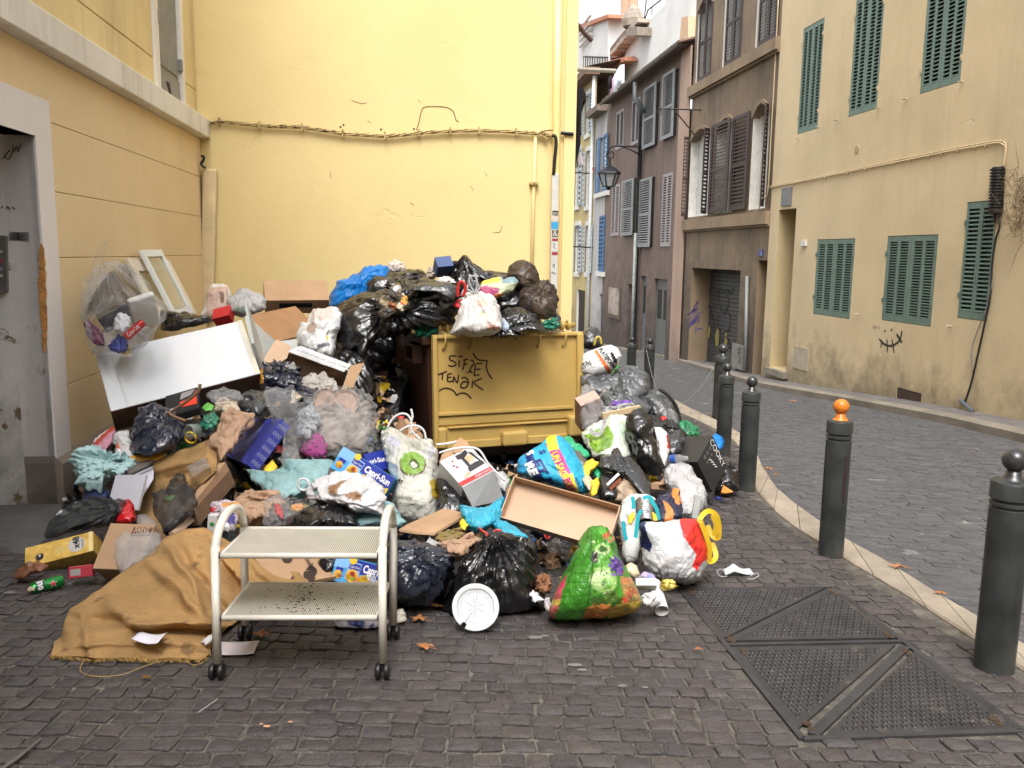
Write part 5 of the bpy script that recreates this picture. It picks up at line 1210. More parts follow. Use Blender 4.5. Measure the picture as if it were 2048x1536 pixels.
def open_box(name,p0,e1,e2,e3,t,m_,parent,m_in=None,open_side=None):
 """box of thin boards; e3 = inward/depth direction, mouth at p0 plane when open_side"""
 def board(nm,o,a,b,c,m2):mb=MB();mb.pbox(o,a,b,c);return obj(nm,mb,m2,parent)
 u=[e/np.linalg.norm(e)for e in(e1,e2,e3)]
 res=[board('base_board',p0+e3-u[2]*t,e1,e2,u[2]*t,m_in or m_),board('side_board',p0,e1,u[1]*t,e3-u[2]*t*1.02,m_),board('side_board',p0+e2-u[1]*t,e1,u[1]*t,e3-u[2]*t*1.02,m_),board('side_board',p0+u[1]*t*1.01,u[0]*t,e2-u[1]*t*2.02,e3-u[2]*t*1.02,m_),board('side_board',p0+e1-u[0]*t+u[1]*t*1.01,u[0]*t,e2-u[1]*t*2.02,e3-u[2]*t*1.02,m_)]
 return res
def can_(name,label,a,Ya,b,Yb,r,m_,cat='can',parent=None,ends=None):
 p,q=P(*a,Ya),P(*b,Yb);L_=np.linalg.norm(q-p);t=thing(name,label,cat,(p+q)/2-np.array([0,0,r]))
 mb=MB();mb.lathe(p,[(r*.82,0.0),(r*.86,.004),(r,.014),(r,L_-.014),(r*.86,L_-.004),(r*.82,L_)],28,axis=q-p);body=obj('body',mb,m_,t,auto=40)
 me=ends or mat('bare_aluminium',(.6,.6,.62),rough=.25,metal=.9,var=.1)
 for c_,s_ in((p,-1),(q,1)):
  mb=MB();ax=(q-p)*s_;mb.lathe(c_,[(r*.83,.001),(r*.80,.004),(r*.72,-.004),(0,-.003)],28,axis=ax);obj('end_cap',mb,me,t,smooth=True)
 return t,body,p,q
def crumpled_sheet(name,label,cat,out,Y,m_,seed=0,cr=.10,th=.02,n=None,lean=None,group=None,parent=None,paint=None,**k):
 return blob(name,label,cat,out,Y,th,m_,n=n,cr=cr,crf=11,seed=seed,lean=lean,gam=1.0,group=group,parent=parent,paint=paint,**k)
PB=plastic('black_film',(.0095,.0095,.011),rough=.20,wr=.22,wscale=11);PB2=plastic('charcoal_film',(.030,.032,.036),rough=.28,wr=.28,wscale=11)
PBn=plastic('navy_film',(.016,.021,.038),rough=.20,wr=.22,wscale=12);PBr=plastic('brown_black_film',(.045,.028,.024),rough=.25,wr=.35,wscale=12,film=.25)
PG=plastic('grey_film',(.075,.08,.085),rough=.32,wr=.35,wscale=10);PGt=plastic('smoke_film',(.05,.052,.056),rough=.22,wr=.45,wscale=14,film=.5)
for _m in('black_film','charcoal_film','navy_film','grey_film'):
 if _m in MATS:MATS[_m].node_tree.nodes['Principled BSDF'].inputs['Specular IOR Level'].default_value=.85
PW=plastic('white_film',(.60,.595,.61),rough=.42,wr=.5,wscale=14,transl=.25,var=.06);PC=plastic('clear_film',(.72,.73,.75),rough=.08,film=.96,wr=.5,wscale=8)
PC2=plastic('milky_film',(.55,.54,.55),rough=.16,film=.78,wr=.5,wscale=11)
PBl=plastic('blue_film',(.005,.20,.62),rough=.28,wr=.3,wscale=12,transl=.15);PT=plastic('teal_film',(.30,.50,.52),rough=.35,wr=.45,wscale=12,transl=.2)
PCy=plastic('cyan_film',(.04,.40,.58),rough=.25,wr=.4,wscale=12,film=.2)
PV_=plastic('printed_film',(.5,.5,.5),rough=.38,wr=.38,wscale=12,attr='print',var=.08)
CB=mat('cardboard',(.42,.265,.155),rough=.85,var=.12,vscale=4,bump=.15,bscale=40,wear=(.30,.19,.11),wscale=9,wthr=.68)
CBl=mat('pale_cardboard',(.56,.385,.27),rough=.85,var=.07,vscale=4,bump=.1,bscale=40,wear=(.42,.29,.2),wscale=8,wthr=.7)
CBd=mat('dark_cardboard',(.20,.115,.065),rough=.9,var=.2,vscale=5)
KR=mat('kraft_paper',(.40,.255,.165),rough=.8,var=.15,vscale=7,bump=.3,bscale=18)
WPp=mat('white_paper',(.60,.59,.61),rough=.7,var=.06);WB=mat('white_laminate',(.58,.60,.625),rough=.35,var=.03,wear=(.46,.45,.42),wscale=5,wthr=.68)
FOIL=mat('crinkled_foil',(.62,.62,.64),rough=.25,metal=.9,var=.2,vscale=12,bump=.5,bscale=20)
INK=mat('black_ink',(.012,.012,.014),rough=.6);WINK=mat('white_ink',(.78,.78,.78),rough=.5)
REDm=mat('red_print',(.50,.025,.03),rough=.4,var=.15);YELm=mat('yellow_print',(.78,.52,.03),rough=.45,var=.1);BLUm=mat('blue_print',(.015,.07,.36),rough=.4,var=.1);GRNm=mat('green_print',(.05,.26,.03),rough=.45,var=.2);ORGm=mat('orange_print',(.72,.22,.03),rough=.4,var=.15);MAGm=mat('magenta_print',(.50,.02,.22),rough=.4);LBLm=mat('light_blue_print',(.10,.38,.72),rough=.4,var=.15);TEAm=mat('teal_webbing',(.02,.42,.50),rough=.6);BRNm=mat('brown_print',(.12,.06,.035),rough=.7)
def hh(X,Y):
 u,v=X*DU[0]+Y*DU[1],X*DV[0]+Y*DV[1]
 front=float(np.interp(X,[-2.6,-1.9,-1.2,-.4,.3,.8,1.2],[5.2,4.75,4.55,4.4,4.25,4.5,5.4]))
 h=float(np.interp(Y-front,[0,.5,1.1,1.8,2.5,3.2,4.2,5.8],[-.1,.10,.26,.44,.70,.95,.95,.8]))
 right=float(np.interp(Y,[4,5,6,7,8,9,10.5],[.62,.85,1.12,1.35,1.5,1.35,.9]));h*=sst(0,.45,right-X)
 if-.95<X<.75:h=min(h,.16+.0*X)if Y<8.6 and Y>6.1 else(min(h,.28)if Y<=6.1 else h)
 if X<-1.2:h*=1-.35*sst(6.4,7.4,Y)*(1-sst(7.5,8.5,Y))
 if u>UYW-.05 or v<VL+.05:h=-.1
 return h
xs=np.linspace(-3.8,2.0,117);ys_=np.linspace(4.1,10.6,131);pts=[];hmask=[]
for y in ys_:
 for x in xs:pts.append((x,y,gz(y)+max(hh(x,y),-.1)-.10))
pts=np.array(pts);dn=.07*crumple(pts*2.6,1.0,5,9,.6)+.05*vnoise(pts*3.1);pts[:,2]+=dn*(pts[:,2]>[gz(y)-.12 for y in pts[:,1]])
mb=MB();mb.grid(pts,len(xs),len(ys_));keep=[]
Hm=np.array([hh(p[0],p[1])for p in pts])
mb.f=[f for f in mb.f if max(Hm[list(f)])>.0];mb.m=[0]*len(mb.f)
heap=obj('refuse_heap',mb,plastic('heap_film',(.010,.010,.011),rough=.35,wr=.5,wscale=10),label='mixed dark rubbish packed under the bags of the heap',cat='rubbish',kind='stuff',auto=50,loc=(0,7,gz(7)))
rs=np.random.RandomState(21);scr=[MB()for _ in range(9)]
sm=[WPp,PW,KR,CB,mat('scrap_blue',(.05,.16,.42),rough=.5),mat('scrap_red',(.42,.04,.04),rough=.5),mat('scrap_green',(.06,.22,.06),rough=.5),YELm,PB]
pw=np.array([.12,.10,.14,.13,.05,.04,.05,.03,.34])
def scrap(mb,c,s_,rs):
 n=5;a=rs.randn(3);a/=np.linalg.norm(a);b=np.cross(a,rs.randn(3));b/=np.linalg.norm(b);nn=np.cross(a,b);k=len(mb.v);L_=rs.uniform(.6,1.5)
 ph=rs.rand(4)*6
 for i in range(n):
  for j in range(n):
   u,v=(i/(n-1)-.5)*L_,j/(n-1)-.5;mb.v.append(tuple(c+s_*(a*u+b*v+nn*(.22*math.sin(u*5+ph[0])*math.cos(v*6+ph[1])+.12*rs.uniform(-1,1))+rs.uniform(-.05,.05,3))))
 for i in range(n-1):
  for j in range(n-1):mb.f.append((k+i*n+j,k+i*n+j+1,k+(i+1)*n+j+1,k+(i+1)*n+j));mb.m.append(0)
cnt=0
while cnt<1500:
 x,y=rs.uniform(-3.3,1.6),rs.uniform(4.3,8.6);h=hh(x,y)
 if h<.03:continue
 q=rs.choice(9,p=pw/pw.sum());scrap(scr[q],np.array([x,y,gz(y)+h-.08+rs.uniform(-.03,.05)]),rs.uniform(.04,.11),rs);cnt+=1
for q,m_ in zip(scr,sm):obj('loose_scraps',q,m_,heap,kind='stuff',auto=60)
BINm=mat('brown_bin_plastic',(.070,.030,.019),rough=.42,var=.12,vscale=5,bump=.08,bscale=40);LIDm=mat('ochre_bin_lid',(.50,.34,.105),rough=.42,var=.07,vscale=4,bump=.08,bscale=60,wear=(.34,.2,.05),wscale=7,wthr=.68)
YB=7.05;fl=P(862,668,YB);frt=P(1162,665,7.55);ex=frt-fl;ex[2]=0;LW=np.linalg.norm(ex);ex/=LW;ey=np.array([-ex[1],ex[0],0]);
bin_=thing('rubbish_container','large brown wheeled rubbish container, overflowing, its ochre lid hanging open in front','bin',np.array([fl[0],fl[1],gz(YB)]))
def bp(a,b,z):return fl+ex*a+ey*b+DZ*(z-fl[2])
zt=fl[2];zg=gz(7.6);D_=1.32
def taper(z):return(zt-z)*.06
def bring(z,k=0):t=taper(z)+k;return[bp(t-.02,.08+t,z),bp(LW-.08-t,.08+t,z),bp(LW-.08-t,D_-t,z),bp(t-.02,D_-t,z)]
mb=MB();mb.hexa(bring(zg+.16)+bring(zt-.10));o=obj('body',mb,BINm,bin_);bevel(o,.03,3)
mb=MB();o1=bring(zt-.10,-.05);o2=bring(zt-.02,-.05);mb.hexa(o1+o2);o=obj('rim',mb,BINm,bin_);bevel(o,.015,2)
z1,z0=zt-.11,zt-.27
mb=MB();
for(a0,a1,c0,c1)in((.20,.25,z0,z1),(.46,.51,z0,z1),(.25,.46,z0,z0+.035),(.25,.46,z1-.03,z1)):
 mb.hexa([bp(-.10,a0,c0),bp(-.01,a0,c0),bp(-.01,a1,c0),bp(-.10,a1,c0),bp(-.10,a0,c1),bp(-.01,a0,c1),bp(-.01,a1,c1),bp(-.10,a1,c1)])
o=obj('side_handle',mb,BINm,bin_);bevel(o,.008)
for a,b in((.12,.2),(LW-.2,.2),(.12,D_-.2),(LW-.2,D_-.2)):
 c_=bp(a,b,gz(bp(a,b,0)[1])+.08);mb=MB();mb.lathe(c_-ex*.025,[(0,0),(.07,0),(.08,.01),(.08,.04),(.07,.05),(0,.05)],20,axis=ex);obj('wheel',mb,M_blk,bin_,auto=40)
 mb=MB();mb.pbox(c_+DZ*.04-ex*.04-ey*.02,ex*.08,ey*.04,DZ*.09);obj('wheel_bracket',mb,M_ironf,bin_)
mb=MB();hz=P(1000,655,YB+.2)[2];pa,pb_=bp(.05,.03,zt+.05),bp(LW-.05,.03,zt+.05);mb.tube([pa,pb_],.022,10);obj('hinge_bar',mb,LIDm,bin_,smooth=True)
for t in(.02,.07,.24,.27,.62,.66,.90,.95):
 c_=pa+(pb_-pa)*t;mb=MB();mb.lathe(c_,[(0,-.012),(.042,-.012),(.046,0),(.042,.012),(0,.012)],16,axis=ex);obj('hinge_collar',mb,LIDm,bin_,auto=40)
def lp_(a,z,d):return bp(a*LW,-.02-d-.06*(1-z),zt-.005-(1-z)*LH)
LH=zt-P(862,903,YB)[2]
mb=MB();mb.hexa([lp_(0,0,0),lp_(1,0,0),lp_(1,0,-.03),lp_(0,0,-.03),lp_(0,1,0),lp_(1,1,0),lp_(1,1,-.03),lp_(0,1,-.03)]);lid=obj('lid',mb,LIDm,bin_);bevel(lid,.012,3)
def lbox(nm,a0,a1,z0,z1,d,bev=.006,par=None,m_=None,slope=0):
 mb=MB();mb.hexa([lp_(a0,z0,d),lp_(a1,z0,d),lp_(a1,z0,-.002),lp_(a0,z0,-.002),lp_(a0+slope,z1-slope,d),lp_(a1-slope,z1-slope,d),lp_(a1,z1,-.002),lp_(a0,z1,-.002)]);o=obj(nm,mb,m_ or LIDm,par or lid);bevel(o,bev,3);return o
lbox('lid_rim',0,.028,.02,.985,.034,.008);lbox('lid_rim',.955,1,.02,.985,.04,.01);lbox('lid_rim',.0,1,.965,1.0,.03,.01);lbox('lid_rim',0,1,.0,.07,.02,.008)
lbox('lid_step',.028,.93,.30,.325,.030,.004);lbox('lid_step',.028,.955,.215,.285,.012,.004);lbox('lid_step',.09,.9,.185,.20,.030,.004)
lbox('lid_field',.028,.955,.0,.19,.006,.004)
lbox('lid_foot',.02,.075,.02,.20,.06,.02);lbox('lid_foot',.885,.985,.05,.245,.085,.025);lbox('lid_foot',.43,.60,.005,.135,.085,.025)
for t in(.08,.25,.70,.875):
 mb=MB();mb.tube(smooth_path([lp_(t,1.02,-.01),lp_(t,.985,.036),lp_(t-.004,.93,.03),lp_(t-.014,.87,.008)],4),.010,6);obj('lid_strap',mb,LIDm,lid,smooth=True)
def c3(a,b):return(840+a/4.517,480+b/4.517)
_l0,_l1=P(*c3(110,900),YB),None
def lidpt(a,b):
 x,y=c3(a,b);d=ray(x,y);n_=-ey+DZ*(.06/LH)*-1.0;p0=lp_(.5,.5,.0025);n_=np.cross(lp_(1,.5,0)-lp_(0,.5,0),lp_(0,1,0)-lp_(0,0,0));t=((p0-CAM)@n_)/(d@n_);return CAM+d*t
GR_=[[(330,1050),(275,1048),(268,1080),(310,1100),(325,1125),(290,1142),(255,1130)],[(355,1085),(352,1150)],[(345,1052),(390,1050)],[(400,1080),(398,1130),(385,1175)],[(395,1082),(440,1078)],[(392,1125),(432,1118)],[(455,1085),(478,1090),(485,1120),(462,1150),(445,1190),(425,1195)],[(445,1180),(475,1200)],[(500,1120),(495,1170),(488,1225)],[(505,1120),(565,1112)],[(500,1170),(550,1165)],[(488,1225),(540,1218)],[(160,1218),(200,1205),(245,1185)],[(205,1205),(200,1265)],[(250,1215),(245,1280)],[(245,1215),(290,1205)],[(248,1245),(282,1238)],[(245,1280),(300,1275)],[(300,1290),(305,1235),(335,1290),(350,1215)],[(440,1290),(400,1280),(375,1300),(370,1330),(410,1335),(435,1300),(430,1260),(395,1240),(375,1255)],[(478,1265),(468,1340)],[(560,1250),(490,1290),(575,1358)],[(480,1020),(505,1065),(550,1088),(612,1090)],[(608,1092),(600,1150),(620,1210),(655,1258)],[(172,1365),(215,1340),(270,1345),(310,1370),(330,1405)],[(330,1405),(365,1385),(420,1390),(465,1435)]]
mb=MB();nrm=np.cross(lp_(1,.5,0)-lp_(0,.5,0),lp_(0,1,0)-lp_(0,0,0))
for st in GR_:ribbon(mb,smooth_path([lidpt(*p)for p in st],5),.0135,nrm/np.linalg.norm(nrm))
obj('graffiti_writing',mb,mat('brown_marker',(.035,.012,.006),rough=.6),lid,kind='stuff')
def sidept(x,y):
 d=ray(x,y);A=bring(zg+.16);p0=A[0];n_=np.cross(A[3]-A[0],bring(zt-.1)[0]-A[0]);n_/=np.linalg.norm(n_)
 if n_@d>0:n_=-n_
 t=((p0+n_*.003-CAM)@n_)/(d@n_);return CAM+d*t,n_
def c2_(a,b):return(480+a/4.517,480+b/4.517)
mb=MB()
for st in([(1370,1150),(1345,1185),(1360,1215),(1385,1190),(1375,1230)],[(1395,1190),(1400,1240),(1420,1200),(1425,1260),(1445,1215)],[(1370,1255),(1395,1250),(1380,1290)],[(1390,1270),(1415,1340)],[(1460,1260),(1425,1290),(1480,1300),(1460,1350),(1420,1330)]):
 ribbon(mb,smooth_path([sidept(*c2_(*p))[0]for p in st],4),.004,sidept(*c2_(1400,1250))[1])
obj('scratched_tag',mb,mat('scratch_pale',(.22,.15,.13),rough=.8),bin_,kind='stuff')
blob('blue_bag','bright blue plastic bag at the top left of the heap over the container','bag',[(660,612),(662,590),(680,562),(718,555),(728,540),(760,531),(775,535),(779,548),(765,565),(740,590),(700,608),(680,615)],8.3,.22,PBl,fold=.03,knot=(725,550),seed=3,cr=.05)
crumpled_sheet('paper_tuft','crumpled off-white tissue behind the blue bag at the very back','tissue',[(775,545),(778,528),(790,520),(805,528),(813,542),(800,550)],8.5,mat('dirty_tissue',(.55,.48,.42),rough=.9),th=.1)
blob('black_bag','black bag lying behind the others right next to the blue bag','bag',[(725,595),(725,560),(745,549),(780,549),(815,540),(845,542),(862,556),(850,578),(800,592),(750,603)],8.15,.24,PB,fold=.03,knot=(850,548),seed=5,cr=.06)
blob('black_bag','big black bag draped over the left corner of the container','bag',[(672,700),(670,640),(680,608),(700,593),(740,583),(775,585),(800,605),(832,640),(805,660),(765,678),(738,700),(728,722),(712,728),(706,702),(690,712)],7.35,.30,PB,fold=.025,knot=(790,620),seed=8,cr=.06,lean=.003)
blob('black_bag','dark bag packed against the left side of the container under the draped one','bag',[(655,840),(655,760),(672,715),(705,700),(738,700),(752,740),(752,830),(720,850)],7.1,.25,PB,seed=9,cr=.07,lean=.001)
blob('black_bag','black bag low behind the left end of the container, under the blue bag','bag',[(655,740),(652,670),(670,625),(720,610),(790,620),(800,680),(770,740),(710,760)],8.35,.3,PB,seed=10,cr=.07,lean=.001)
blob('black_bag','torn black bag with cans and scraps showing, top of the heap above the container','bag',[(745,650),(750,605),(772,585),(805,572),(850,567),(900,568),(915,582),(912,615),(905,645),(885,660),(840,655),(800,668),(760,672)],7.25,.32,PB,fold=.045,knot=(785,610),nf=22,seed=11,cr=.05,lean=.002)
blob('grey_flap','smooth grey plastic sheet lying across the middle black bag','bag',[(815,580),(822,569),(850,566),(895,566),(912,575),(915,592),(905,600),(880,588),(840,582)],6.98,.10,PB2,seed=12,cr=.03)
o=blob('open_mouth_rubbish','clutch of cans, peel and paper bulging from the torn black bag','rubbish',[(755,625),(758,600),(775,588),(795,582),(812,596),(815,615),(800,630),(775,634)],6.93,.07,PV_,paint=((.06,.05,.04),[(ell(768,605,10,12),(.30,.24,.16)),(ell(795,588,13,10),(.62,.6,.55)),(ell(808,600,7,9),(.60,.35,.08)),(ell(785,612,8,10),(.30,.10,.03)),(ell(800,612,6,8),(.45,.44,.3)),(ell(776,622,10,6),(.04,.03,.03)),(ell(803,607,3),(.6,.06,.04)),(ell(788,600,5,6),(.02,.02,.02))]),cr=.12,n=26,seed=4)
can_('drink_can','small bare metal can end shining on the torn black bag',(785,585),6.86,(800,578),6.9,.045,FOIL)
blob('black_bag','tall pointed black bag, the highest thing on the heap','bag',[(905,575),(903,540),(912,520),(925,510),(937,512),(948,530),(965,540),(995,546),(1025,552),(1037,570),(1035,610),(1000,620),(960,615),(925,605)],7.9,.26,PB,fold=.03,knot=(928,512),seed=14,cr=.07)
blob('brown_bag','round translucent brown-black bag, uppermost on the right','bag',[(1013,548),(1020,532),(1035,523),(1050,521),(1067,530),(1077,548),(1078,568),(1062,588),(1035,580),(1018,565)],7.9,.22,PBr,fold=.03,knot=(1074,566),seed=15,cr=.05)
blob('brown_bag','tied translucent brown-black bag at the right end above the container','bag',[(1036,605),(1036,588),(1050,575),(1074,566),(1080,560),(1095,561),(1110,573),(1118,600),(1112,625),(1092,640),(1060,635),(1040,622)],7.6,.26,PBr,fold=.05,knot=(1078,568),seed=16,cr=.04,nf=20)
blob('black_bag','dark bag hump between the pointed bag and the tied brown bag','bag',[(985,640),(975,600),(1000,570),(1040,570),(1060,600),(1050,640)],7.95,.3,PB,seed=17,cr=.08)
blob('black_bag','limp black bag spilling onto the container hinge bar','bag',[(990,672),(1000,650),(1004,625),(1020,617),(1045,620),(1075,632),(1092,652),(1095,666),(1060,668),(1030,676)],7.15,.20,PB,fold=.03,knot=(1000,662),seed=18,cr=.08)
blob('black_bag','black plastic clump hanging over the middle of the lid edge','bag',[(950,672),(975,660),(1010,660),(1040,662),(1038,672),(1005,676)],7.02,.10,PB,seed=19,cr=.09)
blob('small_bag','small dark bag on the right end of the container rim','bag',[(1100,650),(1104,632),(1114,625),(1122,635),(1124,652),(1112,657)],7.6,.1,PB2,seed=20)
wb=blob('white_bag','knotted white plastic bag of food scraps on the front rim of the container','bag',[(900,668),(912,645),(918,615),(920,600),(932,588),(950,583),(968,586),(985,594),(997,612),(1003,640),(1003,658),(985,668),(950,672)],6.95,.22,PV_,paint=((.58,.565,.55),[(ell(965,608,12,7),(.66,.48,.38)),(ell(970,632,16,10),(.55,.56,.40)),(ell(985,656,12,7),(.62,.36,.30)),(ell(935,662,14,6),(.42,.36,.33))]),fold=.045,knot=(948,583),nf=18,seed=21,cr=.04)
mb=MB()
for lp_px in([(950,586),(940,570),(939,556),(948,552),(954,562),(953,576),(950,587)],[(948,586),(958,578),(955,566),(948,562)],[(946,586),(930,578),(922,592)]):mb.tube(smooth_path([P(x,y,6.9)for x,y in lp_px],4),.008,5)
obj('tied_handles',mb,PW,wb,smooth=True)
o=blob('printed_bag','shiny printed film bag in yellow, green and pink behind the white bag','packet',[(958,575),(965,563),(1000,558),(1030,553),(1036,565),(1025,582),(1005,594),(985,598),(962,592)],7.3,.1,PV_,paint=((.45,.5,.35),[([(955,550),(1000,550),(1000,563),(955,572)],(.75,.55,.08)),([(957,575),(975,572),(1000,578),(993,592),(962,590)],(.32,.03,.12)),([(990,588),(1010,585),(1005,597),(985,598)],(.65,.2,.1)),([(1005,552),(1036,552),(1036,565),(1005,568)],(.18,.28,.32))]),seed=22,cr=.05)
o=thing('red_clip','curled red plastic handle on the heap left of the white bag','handle',P(923,580,6.95))
mb=MB();mb.tube(smooth_path([P(x,y,6.9)for x,y in((916,594),(916,575),(922,563),(930,570),(930,584),(925,592))],4),.014,6);obj('loop',mb,REDm,o,smooth=True)
blob('red_scrap','small crumpled red wrapper under the red handle','wrapper',[(910,612),(915,600),(925,598),(926,610),(918,617)],6.95,.03,REDm,n=10,cr=.12)
slab('blue_carton',(872,555),7.9,(903,552),7.95,(876,534),7.95,.12,mat('dull_blue_card',(.05,.09,.22),rough=.6),label='small dark blue carton wedged at the back left of the pointed bag',cat='box')
crumpled_sheet('paper_bag','small beige paper bag sticking up left of the dark blue carton','paper bag',[(855,558),(854,540),(861,532),(870,538),(871,556)],8.0,mat('beige_paper',(.5,.42,.33),rough=.8),th=.06,seed=3)
crumpled_sheet('white_scrap','white crumpled scrap on top of the grey plastic sheet','paper',[(868,566),(880,556),(900,556),(913,566),(895,572)],7.35,WPp,th=.05,seed=5)
for k,(x,y,w_,lab)in enumerate(((852,662,26,'green glass bottle fragments on the left corner of the container rim'),(1102,648,22,'green glass fragments under the tied brown bag'))):
 crumpled_sheet('green_glass',lab,'glass',[(x-w_,y+8),(x-w_*.4,y-8),(x+w_*.5,y-9),(x+w_,y+4),(x,y+12)],7.12 if k==0 else 7.35,mat('green_glass',(.02,.16,.10),rough=.1,var=.5,vscale=30,wear=(.5,.6,.55),wscale=30,wthr=.62),th=.06,seed=6+k,cr=.18)
crumpled_sheet('plastic_cup','blue and white crushed cup at the foot of the white bag','cup',[(1002,656),(1003,640),(1010,634),(1018,644),(1018,660),(1008,662)],7.0,plastic('cup_blue',(.3,.36,.45),rough=.3),th=.04,seed=9)
def wl(x,y,o_):u_,z_=Wv(x,y,VL+o_);return B(u_,VL+o_,z_)
def window_panel(name,lab,tl,tr,bl,o1,o2,wf,m_f,glass):
 a=wl(*tl,o1);e=wl(*tr,o1)-a;Yb_=wl(*bl,o2);d=Yb_-a;d=d-e*(d@e)/(e@e)*.8;t=thing(name,lab,'window',a+d);n=np.cross(e,d);n/=np.linalg.norm(n)
 if n@(a-CAM)>0:n=-n
 ee,dd_=e/np.linalg.norm(e),d/np.linalg.norm(d);L_,H_=np.linalg.norm(e),np.linalg.norm(d);T=.035
 for o_,p_,q_ in((a,e,dd_*wf),(a+d-dd_*wf,e,dd_*wf),(a+dd_*wf,ee*wf,d-dd_*2*wf),(a+e-ee*wf+dd_*wf,ee*wf,d-dd_*2*wf)):
  mb=MB();mb.pbox(o_,p_,q_,-n*T);o=obj('frame_bar',mb,m_f,t);bevel(o,.003,1)
 mb=MB();mb.pbox(a+ee*wf+dd_*wf-n*.018,e-ee*2*wf,d-dd_*2*wf,-n*.005);obj('pane',mb,glass,t);return t
gl=mat('dusty_glass',(.62,.58,.42),rough=.2,alpha=.30,var=.1)
window_panel('glazed_panel','wide cream-framed glazed panel leaning on the tan wall behind a narrower one',(255,516),(339,520),(330,640),.08,.32,.12,mat('cream_frame',(.66,.60,.48),rough=.5,var=.12),gl)
window_panel('glazed_panel','narrow white-framed glazed panel leaning in front of the cream one',(283,499),(323,499),(338,640),.11,.40,.07,mat('cool_white_frame',(.66,.70,.71),rough=.4,var=.05),gl)
cbn,fc=slab('cabinet',(221,823),6.05,(521,747),6.5,(201,704),6.25,.30,WB,label='large white laminated cupboard side lying tilted across the heap',cat='cabinet',bev=.006)
e2_=fc.b;TRm=mat('cream_edge',(.62,.58,.47),rough=.5);fc.rect(cbn,.965,1.0,0,1,TRm,'edge_strip',off=.006)
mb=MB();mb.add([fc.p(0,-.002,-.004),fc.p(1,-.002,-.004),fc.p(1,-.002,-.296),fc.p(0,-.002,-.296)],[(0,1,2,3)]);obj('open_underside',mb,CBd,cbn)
for v in(.62,.30):fc.poly(cbn,[(.10+.02*v,.02),(.103+.02*v,.02),(.085+.02*v,.98),(.082+.02*v,.98)],mat('grey_streak',(.5,.49,.46),rough=.5),'scratch')
blob('black_bag','black bag squeezed between the white cupboard and the glazed panels','bag',[(325,660),(325,620),(345,622),(385,632),(420,632),(418,645),(375,655)],6.75,.2,PB,seed=31,cr=.07)
blob('white_carrier','upright white carrier bag with a brown box inside, left of the tied white one','bag',[(400,632),(410,610),(415,580),(425,567),(445,565),(458,572),(463,600),(460,640),(430,645)],8.5,.15,PV_,paint=((.66,.62,.60),[([(416,575),(455,572),(455,640),(412,640)],(.50,.36,.30)),([(440,584),(448,584),(448,605),(440,605)],(.2,.12,.09))]),seed=32,cr=.04)
wbg=blob('white_bag','tied white carrier bag with faint green print by the yellow wall','bag',[(452,625),(455,600),(470,590),(485,577),(500,580),(520,590),(531,600),(530,617),(515,628),(485,632)],8.2,.2,PW,fold=.04,knot=(490,578),seed=33,cr=.04)
sticktext(wbg,'MERCI',(468,622),(1,.0),(0,-1),7,mat('faint_green_print',(.25,.5,.35),rough=.5),bold=.01)
slab('red_box',(424,638),7.9,(458,630),7.9,(427,618),7.95,.1,REDm,label='small red box poking up behind the white cupboard',cat='box')
cbs,f_=slab('flat_carton',(530,628),8.7,(657,626),8.9,(530,601),8.8,.30,CB,label='wide brown carton with a slot handle against the yellow wall',cat='carton',bev=.004)
f_.rect(cbs,.22,.73,.45,.78,INK,'hand_slot')
cs=thing('broken_cabinet','broken open cabinet with a brown back and pale side boards, behind the white cupboard','cabinet',P(560,700,7.5))
slab('back_board',(548,684),7.6,(618,668),8.1,(490,633),7.9,.02,mat('orange_brown_board',(.36,.19,.09),rough=.6,var=.15,wear=(.2,.1,.05),wscale=10,wthr=.7),cs,span=.6)
slab('back_board',(548,682),7.75,(640,660),8.3,(500,630),8.5,.02,mat('orange_brown_board',()),cs,span=.6)
o,_=slab('side_board',(545,790),6.75,(527,700),7.1,(500,640),7.3,.02,mat('pale_grey_board',(.42,.44,.43),rough=.5),cs,span=.6)
mb=MB();mb.prism([P(489,632,7.25),P(546,683,7.45),P(550,790,6.7),P(526,800,6.6)],(.02,.02,0));obj('side_board',mb,mat('pale_grey_board',()),cs)
mb=MB();mb.prism([P(546,684,7.4),P(608,676,7.5),P(618,705,7.3),P(552,720,7.2)],(0,.02,.0));obj('side_board',mb,mat('pale_grey_board',()),cs)
blob('white_bag','crumpled white bag between the broken cabinet and the black draped bag','bag',[(597,668),(606,645),(615,650),(628,617),(645,612),(672,614),(680,630),(676,660),(670,700),(662,714),(640,712),(615,700),(604,682)],7.15,.20,PV_,paint=((.66,.66,.67),[(ell(625,655,9,11),(.33,.24,.19)),(ell(648,688,12,4),(.1,.1,.13)),([(625,615),(665,612),(668,640),(622,640)],(.58,.50,.46)),(ell(655,675,3,5),(.6,.5,.05))]),seed=35,cr=.08)
ct_=thing('open_carton','open cardboard box with a white printed flap in front of the broken cabinet','carton',P(620,760,6.9))
mb=MB();mb.prism([P(577,703,6.9),P(601,693,6.95),P(701,731,6.6),P(688,744,6.5)],(0,.01,.006));fl_=obj('printed_flap',mb,WB,ct_,label='white flap with fine print')
pp=P(583,702,6.86);q=P(690,741,6.47)-pp;mb=MB();up2=P(601,693,6.93)-P(577,703,6.88);letter(mb,'o  LFE 80 x 60  blanc mat  2 portes  S 1208',pp+up2*.25+q*.04-ray(600,700)*.02,q,up2,.022,wfit=np.linalg.norm(q)*.9);obj('lettering',mb,INK,fl_)
mb=MB();mb.prism([P(575,713,6.95),P(690,745,6.5),P(672,800,6.35),P(560,775,6.8)],(.0,.02,.0));
